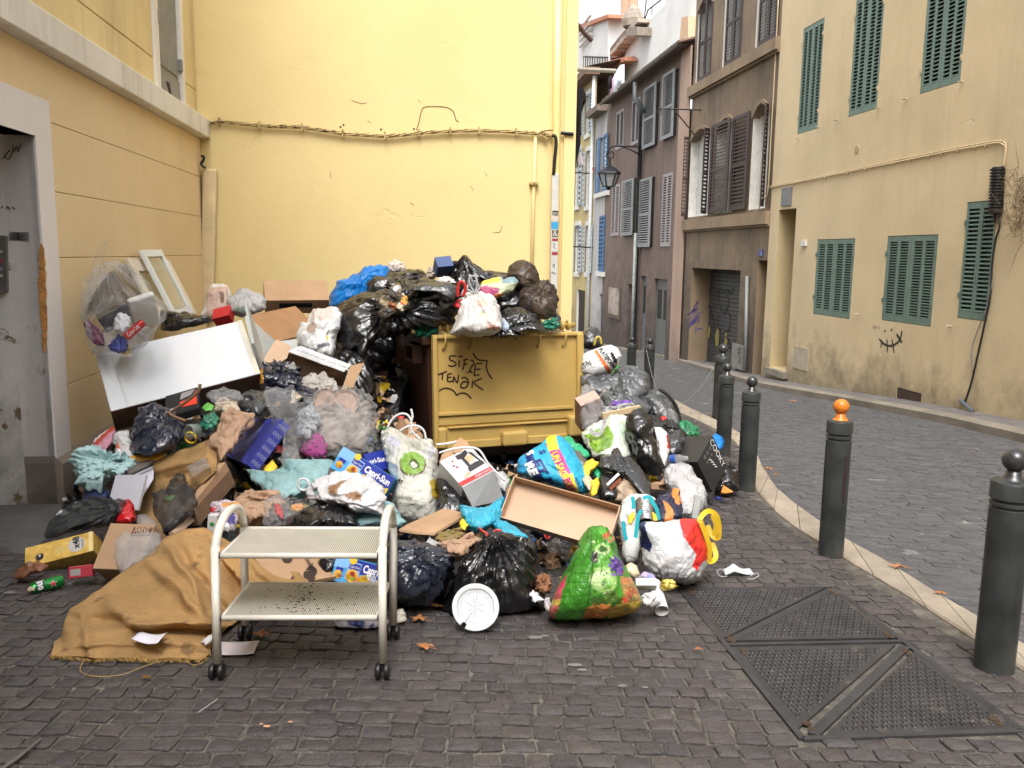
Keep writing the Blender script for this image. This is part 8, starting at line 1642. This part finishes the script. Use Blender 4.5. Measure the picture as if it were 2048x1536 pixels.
slab('small_carton',(1302,978),5.75,(1330,980),5.7,(1302,966),5.8,.10,CB,label='small brown carton right of the torn charcoal bag',cat='carton');mb=MB();mb.prism([P(1318,970,5.7),P(1336,945,5.8),P(1356,926,5.9),P(1344,948,5.75),P(1332,968,5.65)],(0,.01,.004));obj('cardboard_piece',mb,CB,label='pointed brown cardboard piece across the white bag',cat='cardboard')
blob('white_bag','big full white bag in front of the black lettered box','bag',[(1334,945),(1345,928),(1360,923),(1378,930),(1390,948),(1405,962),(1411,980),(1409,1010),(1400,1030),(1380,1038),(1355,1032),(1345,1010),(1340,985),(1330,965)],5.6,.18,PW,seed=134,cr=.055,fold=.02,knot=(1350,925),n=40)
wbt=thing('plastic_bottle','small clear water bottle with a blue label on the big white bag','bottle',P(1355,920,5.75));a0,a1=P(1338,918,5.75),P(1376,916,5.7);mb=MB();Lb=np.linalg.norm(a1-a0);mb.lathe(a0,[(.0,0),(.026,.003),(.028,.02),(.026,Lb*.3),(.029,Lb*.55),(.014,Lb*.85),(.012,Lb)],16,axis=a1-a0);obj('body',mb,PC2,wbt,smooth=True)
mb=MB();mb.lathe(a0,[(.0285,.01),(.029,.045)],16,axis=a1-a0);obj('label',mb,BLUm,wbt,smooth=True);mb=MB();mb.lathe(a1,[(.014,-.012),(.014,.0),(0,.0)],14,axis=a1-a0);obj('cap',mb,PC2,wbt,smooth=True)
ok=blob('navy_orange_bag','navy and orange torn plastic bag inside the heap behind the tricolour bag','bag',[(1308,1035),(1310,1005),(1320,990),(1345,980),(1358,985),(1364,1010),(1365,1035),(1345,1045),(1320,1045)],5.2,.12,PV_,paint=((.02,.02,.05),[([(1345,978),(1355,980),(1364,1005),(1358,1010),(1350,995),(1343,990)],(.66,.22,.05)),([(1325,1000),(1338,1008),(1346,1020),(1344,1042),(1328,1045),(1332,1022)],(.66,.22,.05))]),seed=135,cr=.09,n=34)
a0,a1=P(1288,1003,5.15),P(1292,1048,5.0);Lb=np.linalg.norm(a1-a0);prof=[(0,0)]
for k in range(11):prof+=[(.047,Lb*(k+.1)/11),(.055,Lb*(k+.5)/11),(.047,Lb*(k+.95)/11)]
mb=MB();mb.lathe(a0,prof,20,axis=a1-a0);obj('foil_hose',mb,FOIL,label='corrugated silver foil duct hose poking out behind the tricolour bag',cat='hose',smooth=True)
th_=blob('strap_bag','pale shopping bag with teal strap handles left of the tricolour bag','bag',[(1243,1110),(1240,1060),(1242,1010),(1252,997),(1275,993),(1300,990),(1312,1005),(1305,1040),(1285,1060),(1280,1095),(1268,1122),(1252,1125)],5.15,.12,PV_,paint=((.60,.62,.60),[([(1246,1015),(1262,1015),(1262,1050),(1248,1050)],(.66,.68,.68))]),seed=136,cr=.05)
for pth in([(1265,993),(1267,1008),(1266,1018)],[(1300,1000),(1312,1015),(1318,1040)],[(1247,1042),(1250,1070),(1260,1092),(1268,1085),(1273,1060),(1276,1035),(1283,1020)],[(1285,997),(1298,994),(1306,1003)]):
 mb=MB();ribbon(mb,smooth_path([P(x,y,4.98)for x,y in pth],5),.022,-ray(*pth[0]));o=obj('strap',mb,TEAm,th_);s2=o.modifiers.new('t','SOLIDIFY');s2.thickness=.003
blob('yellow_funnel','small yellow plastic piece left of the foil hose','wrapper',[(1255,1045),(1258,1030),(1268,1022),(1270,1035),(1262,1050)],4.75,.03,YELm,seed=3,cr=.04);blob('yellow_funnel','small yellow plastic piece right of the foil hose','wrapper',[(1303,1022),(1312,1028),(1316,1042),(1306,1042)],4.8,.03,YELm,seed=4,cr=.04)
tc_=blob('tricolour_bag','big white shopping bag with red and navy shapes and yellow straps','bag',[(1278,1046),(1300,1042),(1340,1040),(1380,1038),(1400,1038),(1410,1060),(1415,1095),(1410,1130),(1400,1155),(1385,1168),(1365,1171),(1335,1163),(1300,1152),(1288,1130),(1285,1095)],4.62,.22,PV_,paint=((.57,.58,.60),[([(1270,1040),(1291,1040),(1294,1062),(1303,1090),(1299,1105),(1283,1094),(1280,1060)],(.012,.03,.12)),([(1359,1036),(1402,1034),(1415,1095),(1413,1115),(1393,1142),(1386,1133),(1397,1112),(1382,1092),(1366,1074)],(.66,.03,.025)),([(1310,1135),(1330,1115),(1350,1110),(1340,1130),(1320,1145)],(.62,.60,.60))]),seed=137,cr=.03,fold=.015,knot=(1340,1180),n=60,lean=.0006,soft=.01)
for pth in([(1398,1045),(1405,1030),(1418,1022),(1432,1030),(1438,1050),(1437,1075),(1425,1072),(1415,1050)],[(1400,1040),(1412,1070),(1420,1100),(1418,1122),(1428,1120),(1432,1108),(1424,1085)],[(1425,1030),(1432,1050),(1428,1072)]):
 mb=MB();ribbon(mb,smooth_path([P(x,y,4.5+.02*i)for i,(x,y)in enumerate(pth)],5),.026,-ray(*pth[0])+DV*.2);o=obj('strap',mb,YELm,tc_);s2=o.modifiers.new('t','SOLIDIFY');s2.thickness=.003
slab('glass_strip',(1384,1036),4.9,(1396,1037),4.9,(1390,990),5.0,.02,mat('pale_glass_strip',(.62,.68,.68),rough=.15,alpha=.75),label='upright clear plastic profile strip behind the tricolour bag',cat='strip')
_r=np.random.RandomState(12);VEG=[]
for k in range(150):
 x,y=_r.uniform(1182,1275),_r.uniform(1070,1228)
 if y<1140 and x>1238:continue
 base_=[(.05,.22,.02),(.16,.40,.05),(.32,.50,.16),(.03,.10,.02),(.50,.62,.35)]if(x<1235 and y<1205)else[(.55,.22,.05),(.60,.45,.10),(.30,.08,.04),(.45,.30,.08),(.18,.28,.05)]
 VEG.append((ell(x,y,_r.uniform(1.5,5),_r.uniform(1,2.6),8,_r.rand()*3),base_[_r.randint(5)]))
for k in range(40):
 x,y=_r.uniform(1222,1244),_r.uniform(1116,1150);VEG.append((ell(x,y,2.6,2.4,8),[(.10,.05,.28),(.05,.03,.15),(.22,.14,.42)][_r.randint(3)]))
for k in range(10):VEG.append(([(1108+k*7,1225-k*16),(1178,1218-k*15),(1178,1221-k*15),(1109+k*7,1228-k*16)],(.03,.17,.012)))
vg=blob('vegetable_bag','green shopping bag printed with cabbage, grapes and fruit, slumped on the cobbles','bag',[(1098,1226),(1104,1190),(1120,1160),(1140,1122),(1160,1082),(1183,1057),(1200,1055),(1213,1058),(1226,1072),(1233,1100),(1245,1130),(1262,1160),(1275,1185),(1281,1205),(1270,1222),(1240,1228),(1200,1234),(1150,1240),(1112,1237)],4.12,.24,PV_,paint=((.05,.24,.02),[([(1098,1240),(1108,1190),(1128,1150),(1124,1190),(1112,1235)],(.45,.10,.10)),([(1118,1165),(1128,1150),(1130,1172),(1120,1185)],(.6,.05,.12)),(ell(1112,1205,9,7),(.60,.42,.08)),([(1182,1090),(1215,1085),(1240,1120),(1235,1140),(1205,1140),(1182,1120)],(.10,.34,.04)),(ell(1206,1098,16,11),(.34,.48,.20)),(ell(1206,1098,10,6),(.04,.12,.02)),(ell(1190,1115,9,12),(.06,.03,.06)),(ell(1206,1160,29,26),(.26,.44,.12)),(ell(1200,1160,20,19),(.40,.58,.24)),(ell(1213,1168,10,12),(.14,.34,.05)),(ell(1196,1148,8,5),(.52,.66,.36)),(ell(1227,1120,9,8),(.10,.05,.28)),(ell(1232,1134,10,9),(.07,.03,.22)),(ell(1222,1130,6,6),(.18,.10,.38)),(ell(1240,1128,6,8),(.12,.04,.20)),(ell(1238,1145,7,6),(.09,.04,.2)),([(1240,1148),(1268,1165),(1280,1200),(1262,1212),(1246,1190)],(.30,.20,.07)),(ell(1254,1162,9,8),(.50,.20,.08)),(ell(1262,1185,10,12),(.36,.10,.05)),(ell(1247,1200,8,7),(.60,.06,.04)),(ell(1222,1192,14,12),(.12,.20,.04)),([(1180,1200),(1200,1190),(1215,1205),(1200,1215),(1185,1212)],(.05,.12,.02)),([(1165,1240),(1172,1217),(1205,1206),(1220,1208),(1216,1226),(1190,1240)],(.68,.24,.06)),([(1215,1236),(1218,1212),(1250,1204),(1285,1200),(1275,1226),(1240,1232)],(.56,.40,.06)),(ell(1213,1070,8,8),(.55,.12,.05)),(ell(1222,1080,7,8),(.50,.20,.12)),(ell(1204,1062,8,6),(.12,.40,.06))]+VEG),seed=140,cr=.03,fold=.028,knot=(1198,1050),nf=14,n=70,lean=.0006,gam=.9)
stickline(vg,[(1183,1060),(1184,1100),(1184,1140),(1178,1180),(1176,1210)],.004,mat('seam_dark',(.02,.08,.01)),'seam')
tr_=thing('cardboard_tray','shallow tan cardboard tray propped up between the blue bag and the tricolour bag','tray',P(1110,1050,4.8))
p0,a,b=orth2((998,1034),4.70,(1192,1102),4.50,(1027,950),5.05,span=.6)if False else orth2((998,1034),4.72,(1215,1098),4.55,(1028,952),5.12,.6);n_=np.cross(a,b);n_/=np.linalg.norm(n_);n_=-n_ if n_@(p0-CAM)>0 else n_;ua,ub=a/np.linalg.norm(a),b/np.linalg.norm(b);dp_=.075
for nm,o_,x_,y_,z_,m_ in(('floor',p0-n_*dp_,a,b,n_*.004,CBl),('rim',p0-n_*dp_+n_*.0041,a,ub*.006,n_*dp_,CBl),('rim',p0+b-ub*.006-n_*dp_+n_*.0041,a,ub*.006,n_*dp_,CB),('rim',p0-n_*dp_+n_*.0041+ub*.0061,ua*.006,b-ub*.0125,n_*dp_,CBl),('rim',p0+a-ua*.006-n_*dp_+n_*.0041+ub*.0061,ua*.006,b-ub*.0125,n_*dp_,CBl)):
 mb=MB();mb.pbox(o_,x_,y_,z_);obj(nm,mb,m_,tr_)
for t0 in(.0,.87):
 mb=MB();mb.pbox(p0+b+a*t0-ub*.0085-n_*.001,a*.13,ub*.0022,-n_*dp_*.8);obj('corner_tab',mb,CB,tr_)
slab('brown_carton',(1062,1195),4.55,(1130,1180),4.55,(1066,1090),4.75,.12,CBd,label='brown box in shade under the tan tray behind the big black bag',cat='carton')
crumpled_sheet('dry_leaves','crumpled brown leaves between the big black bag and the vegetable bag','leaves',[(1070,1180),(1072,1160),(1085,1150),(1100,1158),(1102,1178),(1088,1188)],4.25,mat('brown_leaf',(.22,.09,.04),rough=.7,var=.3,vscale=14),th=.05,seed=9,cr=.16)
crumpled_sheet('white_scrap','white folded scrap between the black and vegetable bags','paper',[(1058,1190),(1068,1180),(1082,1196),(1090,1200),(1070,1205)],4.1,WPp,th=.02,seed=10);crumpled_sheet('sweet_wrapper','blue and yellow wrapper at the left foot of the vegetable bag','wrapper',[(1088,1200),(1098,1195),(1104,1210),(1098,1226),(1090,1215)],4.02,mat('blue_yellow_wrap',(.08,.12,.45),c2=(.7,.6,.3),vscale=50,rough=.4),th=.03,seed=11)
for nm,lab,cat_,poly,Y,th,m_,kw in(('cream_cup','cream plastic cup half hidden behind the vegetable bag','cup',[(1248,1145),(1252,1130),(1262,1124),(1274,1132),(1280,1150),(1268,1158)],4.35,.05,mat('cream_plastic',(.66,.55,.38),rough=.4),dict(seed=1,cr=.01)),('blue_wrapper','bright blue and white wrapper under the tricolour bag','wrapper',[(1280,1150),(1290,1142),(1310,1150),(1318,1165),(1310,1172),(1292,1165)],4.35,.03,mat('blue_white_wrap',(.05,.30,.65),c2=(.65,.3,.35),vscale=28,rough=.35),dict(seed=2,cr=.1)),('grey_film','grey film strip between the cream cup and blue wrapper','film',[(1262,1152),(1275,1145),(1300,1160),(1312,1172),(1292,1172),(1270,1162)],4.32,.02,PC2,dict(seed=3,cr=.06)),('brown_card','brown patterned card on the ground beside the vegetable bag','card',[(1268,1172),(1272,1162),(1300,1165),(1310,1172),(1290,1178)],4.28,.02,BRNm,dict(seed=4)),('tissue','crumpled white tissue on the cobbles beside the vegetable bag','tissue',[(1282,1200),(1290,1186),(1305,1182),(1322,1188),(1325,1200),(1312,1208),(1300,1216),(1288,1210)],4.08,.04,WPp,dict(seed=5,cr=.14,n=22)),('gold_foil','crumpled gold foil under the tricolour bag','foil',[(1322,1170),(1330,1162),(1348,1166),(1358,1172),(1345,1178),(1330,1178)],4.22,.02,mat('gold_foil',(.65,.5,.12),metal=.8,rough=.3,bump=.6,bscale=30),dict(seed=6,cr=.16)),('maroon_scrap','dark maroon scrap behind the tricolour bag','wrapper',[(1282,1130),(1288,1108),(1300,1115),(1298,1132)],4.75,.03,mat('maroon_packet',()),dict(seed=7)),('blue_white_bag','white bag with blue scraps on the ground under the trolley','bag',[(672,1252),(680,1238),(710,1236),(755,1238),(775,1245),(760,1262),(730,1276),(705,1276),(682,1268)],3.98,.05,PV_,dict(seed=8,cr=.08,paint=((.50,.48,.56),[([(695,1240),(728,1240),(728,1262),(705,1258)],(.03,.05,.20)),([(735,1248),(745,1245),(748,1262),(738,1265)],(.06,.08,.2))]))),('egg_shell','broken white egg shell box piece by the rear trolley wheel','packaging',[(778,1240),(782,1222),(800,1218),(812,1226),(810,1246),(795,1252)],4.02,.04,mat('egg_white',(.70,.66,.56),rough=.6),dict(seed=9,cr=.10)),('white_rag','white crumpled rag on the edge of the big sacking','rag',[(400,1285),(408,1276),(425,1270),(440,1272),(428,1282),(410,1290)],3.62,.015,WPp,dict(seed=10,cr=.08)),('gold_scrap','small yellow and red wrapper scrap on the cobbles below the sacking','wrapper',[(284,1370),(290,1364),(302,1366),(298,1374),(288,1376)],3.38,.008,mat('yellow_red_can',()),dict(seed=11,cr=.1)),('yellow_crumb','yellowish crumb scrap beside the beer can','scrap',[(54,1178),(60,1173),(70,1176),(68,1182),(58,1183)],4.3,.008,mat('cream_card',()),dict(seed=12,cr=.1)),('teal_scrap','tiny blue scrap on the pavement left of the third bollard','scrap',[(1422,995),(1438,994),(1450,998),(1440,1000)],6.1,.008,NV,dict(seed=13,cr=.1)),('white_chips','white broken chips behind the beer can doorstep','scrap',[(113,1030),(120,1020),(132,1022),(135,1030),(122,1036)],5.2,.02,WPp,dict(seed=14,cr=.1)),('green_scrap','small green and white scrap at the foot of the tan wall plinth','scrap',[(140,1014),(152,1004),(164,1006),(160,1014),(148,1020)],5.3,.02,mat('green_white',(.1,.4,.2),c2=(.7,.7,.7),vscale=40),dict(seed=15,cr=.1)),):blob(nm,lab,cat_,poly,Y,th,m_,lean=.001,**kw)
slab('white_tray',(1270,1180),4.22,(1312,1180),4.22,(1272,1171),4.3,.04,mat('white_foam',()),label='flat white foam tray beside the vegetable bag',cat='tray',bev=.004)
cu=thing('paper_cup','white paper cup on its side beside the crumpled tissue','cup',P(1322,1185,4.15));a0,a1=P(1312,1165,4.3),P(1326,1182,4.12);a1[2]=gz(4.12)+.045;Lb=np.linalg.norm(a1-a0);mb=MB();mb.lathe(a0,[(0,0),(.022,0),(.032,Lb),(.034,Lb),(.034,Lb-.004),(.030,Lb-.004),(.021,.004),(0,.004)],22,axis=a1-a0);obj('cup',mb,mat('cup_white',(.70,.69,.70),rough=.6),cu,auto=40)
fm=thing('face_mask','crumpled white face mask with ear loops on the cobbles','face mask',G(1478,1148));c_=G(1475,1150);pts=[];nx,ny=17,9
for j in range(ny):
 for i in range(nx):
  s,t=i/(nx-1)*2-1,j/(ny-1)*2-1;pts.append((c_[0]+s*.085,c_[1]+t*.035+.02*s,gz(c_[1])+.016+.055*max(0,(1-abs(s+.35)*1.15))*(1-.6*abs(t))+.004*math.sin(t*14)))
mb=MB();mb.grid(pts,nx,ny);o=obj('cloth',mb,mat('mask_cloth',(.58,.62,.64),rough=.8),fm,smooth=True);s2=o.modifiers.new('t','SOLIDIFY');s2.thickness=.003
for pth in([(1452,1142),(1440,1138),(1434,1144),(1442,1153),(1455,1152)],[(1500,1152),(1514,1146),(1517,1152),(1505,1158),(1495,1157)]):
 mb=MB();mb.tube(smooth_path([G(x,y,.02)for x,y in pth],4),.0016,5);obj('ear_loop',mb,WPp,fm,smooth=True)
def sheetp(name,lab,cat_,px,m_,curl=.012,onY=None,lift=.02,n=9):
 q=[G(x,y,lift)if onY is None else P(x,y,onY)for x,y in px];mb=MB();pts=[]
 for j in range(n):
  for i in range(n):s,t=i/(n-1),j/(n-1);p=(q[0]*(1-s)+q[1]*s)*(1-t)+(q[3]*(1-s)+q[2]*s)*t;p=p+DZ*curl*(2*s-1)**2*(1.3 if s>.5 else.6)+DZ*curl*.3*math.sin(t*5);pts.append(p)
 mb.grid(pts,n,n);o=obj(name,mb,m_,label=lab,cat=cat_,smooth=True);s2=o.modifiers.new('t','SOLIDIFY');s2.thickness=.0015;return o
sheetp('paper_sheet','small white slip of paper lying on the big sacking','paper',[(285,1267),(336,1272),(315,1292),(262,1279)],mat('lilac_white',(.70,.68,.76),rough=.6,var=.03),lift=.085);sheetp('paper_sheet','small pinkish white sheet on the cobbles inside the trolley legs','paper',[(443,1284),(519,1283),(508,1308),(440,1310)],mat('pinkish_white',(.60,.54,.58),rough=.6,var=.05),curl=.004,lift=.014)
LF=mat('plane_leaf',(.36,.15,.05),rough=.7,var=.3,vscale=20,bump=.3,bscale=20);rsl=np.random.RandomState(6)
def leaf_(x,y,r,lab,m_=LF,dz=.018):
 c_=G(x,y,dz);ring=[];n=15
 for k in range(n):a=2*math.pi*k/n+rsl.rand()*.2;q=r*(1.0 if k%3==0 else(.72 if k%3==1 else.42))*rsl.uniform(.8,1.1);X,Y=c_[0]+q*math.cos(a),c_[1]+q*math.sin(a)*.8;ring.append((X,Y,gz(Y)+dz+rsl.uniform(0,.6)*r*.5))
 mb=MB();mb.add(ring+[tuple(c_+DZ*.004)],[(k,(k+1)%n,n)for k in range(n)]);mb.tube([c_,c_+np.array([r*1.2,-r*.5,.004])],.0015,4);o=obj('dead_leaf',mb,m_,label=lab,cat='leaf');s2=o.modifiers.new('t','SOLIDIFY');s2.thickness=.001
for x,y,r,lab in((838,1238,.05,'orange-brown plane leaf between the trolley and the big black bag'),(849,1294,.045,'orange leaf alone on the cobbles right of the trolley'),(870,1211,.035,'curled leaf against the left foot of the big black bag'),(782,1262,.03,'brown leaf beside the right rear trolley wheel'),(1797,1134,.06,'brown leaf on the kerb edge between two bollards'),(1880,1186,.035,'small orange leaf in the gutter near the nearest bollard'),(1584,802,.08,'orange leaf out on the road beyond the bollards'),(1535,938,.05,'orange leaf in the gutter behind the third bollard'),(520,1268,.05,'dark brown leaf in the shade under the trolley'),(1395,1298,.02,'tiny leaf scrap beside the iron cover'),(1552,948,.03,'second small orange leaf in the gutter below the first')):leaf_(x,y,r,lab)
for x,y,r,lab in((533,1453,.014,'largest orange crumb on the cobbles in front of the trolley'),(522,1448,.007,'left orange crumb of the three below the trolley'),(580,1444,.010,'right orange crumb of the three below the trolley')):leaf_(x,y,r,lab,mat('orange_crumb',(.66,.32,.18),rough=.7),.014)
mb=MB();mb.tube(smooth_path([G(x,y,.016)for x,y in((0,1540),(30,1520),(55,1500),(81,1478))],3),[.006]*6+[.004]*4,6);obj('twig',mb,mat('grey_twig',(.14,.12,.11),rough=.9),label='grey-brown twig in the bottom left corner of the photo',cat='twig')
mb=MB();mb.tube([G(396,1425,.014),G(415,1412,.015),G(434,1399,.014)],.0018,4);obj('straw',mb,mat('pale_straw',(.42,.40,.36),rough=.8),label='thin pale straw lying on the cobbles in front of the trolley',cat='straw')
WM=mat('cream_enamel',(.72,.685,.61),rough=.35,var=.08,vscale=6,wear=(.42,.36,.28),wscale=9,wthr=.68,coat=.2);CAS=mat('caster_black',(.012,.012,.013),rough=.4)
GFL,GFR,GBL,GBR=G(427,1357),G(757,1359),G(486,1279),G(793,1277)
tx=((GFR-GFL)+(GBR-GBL))/2;tx[2]=0;WT=np.linalg.norm(tx)-.02;tx/=np.linalg.norm(tx);ty=((GBL-GFL)+(GBR-GFR))/2;ty-=tx*(tx@ty);ty[2]=0;DT=np.linalg.norm(ty);ty/=DT
o0=GFL.copy();tilt=(GBL[2]+GBR[2]-GFL[2]-GFR[2])/2/DT;print('trolley',WT,DT,tilt,'Y',GFL,GBL)
tz=np.cross(tx,ty+DZ*tilt);tz/=np.linalg.norm(tz);ty2=ty+DZ*tilt;ty2/=np.linalg.norm(ty2)
def tp(a,b,c_):return o0+tx*a+ty2*b+tz*c_
def tsolve(x,y,b):
 p0=tp(0,b,0);d=ray(x,y);t=((p0-CAM)@ty2)/(d@ty2);q=CAM+d*t-p0;return q@tx,q@tz
zs1=tsolve(600,1112,0)[1];zs2=tsolve(600,1236,0)[1];ztp=tsolve(475,1020,DT*.5)[1];xl=tsolve(433,1250,0)[0];xr=tsolve(765,1250,0)[0];print('shelves',zs1,zs2,ztp,xl,xr)
trl=thing('trolley','cream metal two-shelf trolley on black castors standing before the heap','trolley',tp(WT/2,DT/2,0))
r_=.0175
for xx in(xl,xr):
 pth=[tp(xx,0,.065),tp(xx,0,zs1+.02)];R_=DT/2;hc_=ztp-R_*.62
 pth+=[tp(xx,R_-R_*math.cos(a),hc_+(ztp-hc_)*math.sin(a))for a in np.linspace(0.05,math.pi-.05,15)]+[tp(xx,DT,zs1+.02),tp(xx,DT,.065)]
 mb=MB();mb.tube(pth,r_,16);obj('side_hoop',mb,WM,trl,smooth=True)
 for b in(0,DT):
  c_=tp(xx,b,.033);mb=MB();mb.lathe(tp(xx,b,.03),[(0,.035),(.012,.035),(.012,0),(0,0)],10,axis=tz);obj('castor_stem',mb,CAS,trl)
  for s_ in(-1,1):
   mb=MB();mb.lathe(c_+tx*(.006 if s_>0 else-.006)-ty2*.006,[(0,0),(.020,0),(.031,.002),(.033,.006),(.033,.016),(.029,.021),(.012,.024),(0,.022)],22,axis=tx*s_);obj('castor_wheel',mb,CAS,trl,auto=40)
  mb=MB();mb.lathe(c_-tx*.022+tz*.002,[(.036*math.sin(.0),0),(.036,.0),(.037,.005),(.037,.039),(.036,.044),(0,.044)],22,axis=tx)
for zz,sd in((zs1,1),(zs2,2)):
 x0_,x1_=xl+r_*.8,xr-r_*.8
 sh=MB();bys=[.004,DT-.004]
 sh.tube([tp(x0_,bys[0],zz),tp(x1_,bys[0],zz)],.0115,12);o=obj('shelf',sh,WM,trl,smooth=True);sh=MB();sh.tube([tp(x0_,bys[1],zz),tp(x1_,bys[1],zz)],.0115,12);obj('back_bar',sh,WM,o,smooth=True)
 for xx in(x0_+.006,x1_-.006):sb_=MB();sb_.tube([tp(xx,.01,zz+.002),tp(xx,DT-.01,zz+.002)],.008,8);obj('shelf_side_bar',sb_,WM,o,smooth=True)
 gr=MB();n=76
 for k in range(n):
  xx=x0_+.014+(x1_-x0_-.028)*k/(n-1);a_=tp(xx-.0026,.012,zz+.003);gr.pbox(a_,tx*.0040,ty2*(DT-.024),tz*.004)
 obj('shelf_wires',gr,WM,o,kind='stuff')
 pn=MB();pn.pbox(tp(x0_+.01,.012,zz-.002),tx*(x1_-x0_-.02),ty2*(DT-.024),tz*.003);obj('shelf_gap_sheet',pn,mat('gap_shade_plate',(.11,.09,.06),rough=.5,var=.3,vscale=8,wear=(.18,.12,.07),wscale=7,wthr=.58),o)  # dark sheet under the wires paints the shade in their gaps
 if sd==2:
  rs=np.random.RandomState(3);dd2=MB()
  for k in range(150):
   if rs.rand()<.5:a_,b_=.33+rs.randn()*.05+.0,rs.rand()
   else:a_,b_=rs.rand()*.85+.05,rs.rand()
   c_=tp(x0_+(x1_-x0_)*min(.95,max(.05,a_+.12)),.02+b_*(DT-.04),zz+.008);s_=rs.uniform(.0015,.005);an=rs.rand()*3
   e1_,e2_=tx*math.cos(an)+ty2*math.sin(an),-tx*math.sin(an)+ty2*math.cos(an);dd2.pbox(c_,e1_*s_*rs.uniform(1,3),e2_*s_,tz*.0015)
  obj('dirt_flakes',dd2,mat('dirt_brown',(.06,.03,.015),rough=.9),o,kind='stuff')
for xx in(xl,xr):
 for zz in(zs1,zs2):
  mb=MB();s_=1 if xx==xl else-1;mb.lathe(tp(xx+s_*(r_*.9),.004,zz),[(.013,0),(.0135,.004),(.012,.005)],12,axis=tx*s_);obj('shelf_socket',mb,CAS,trl)
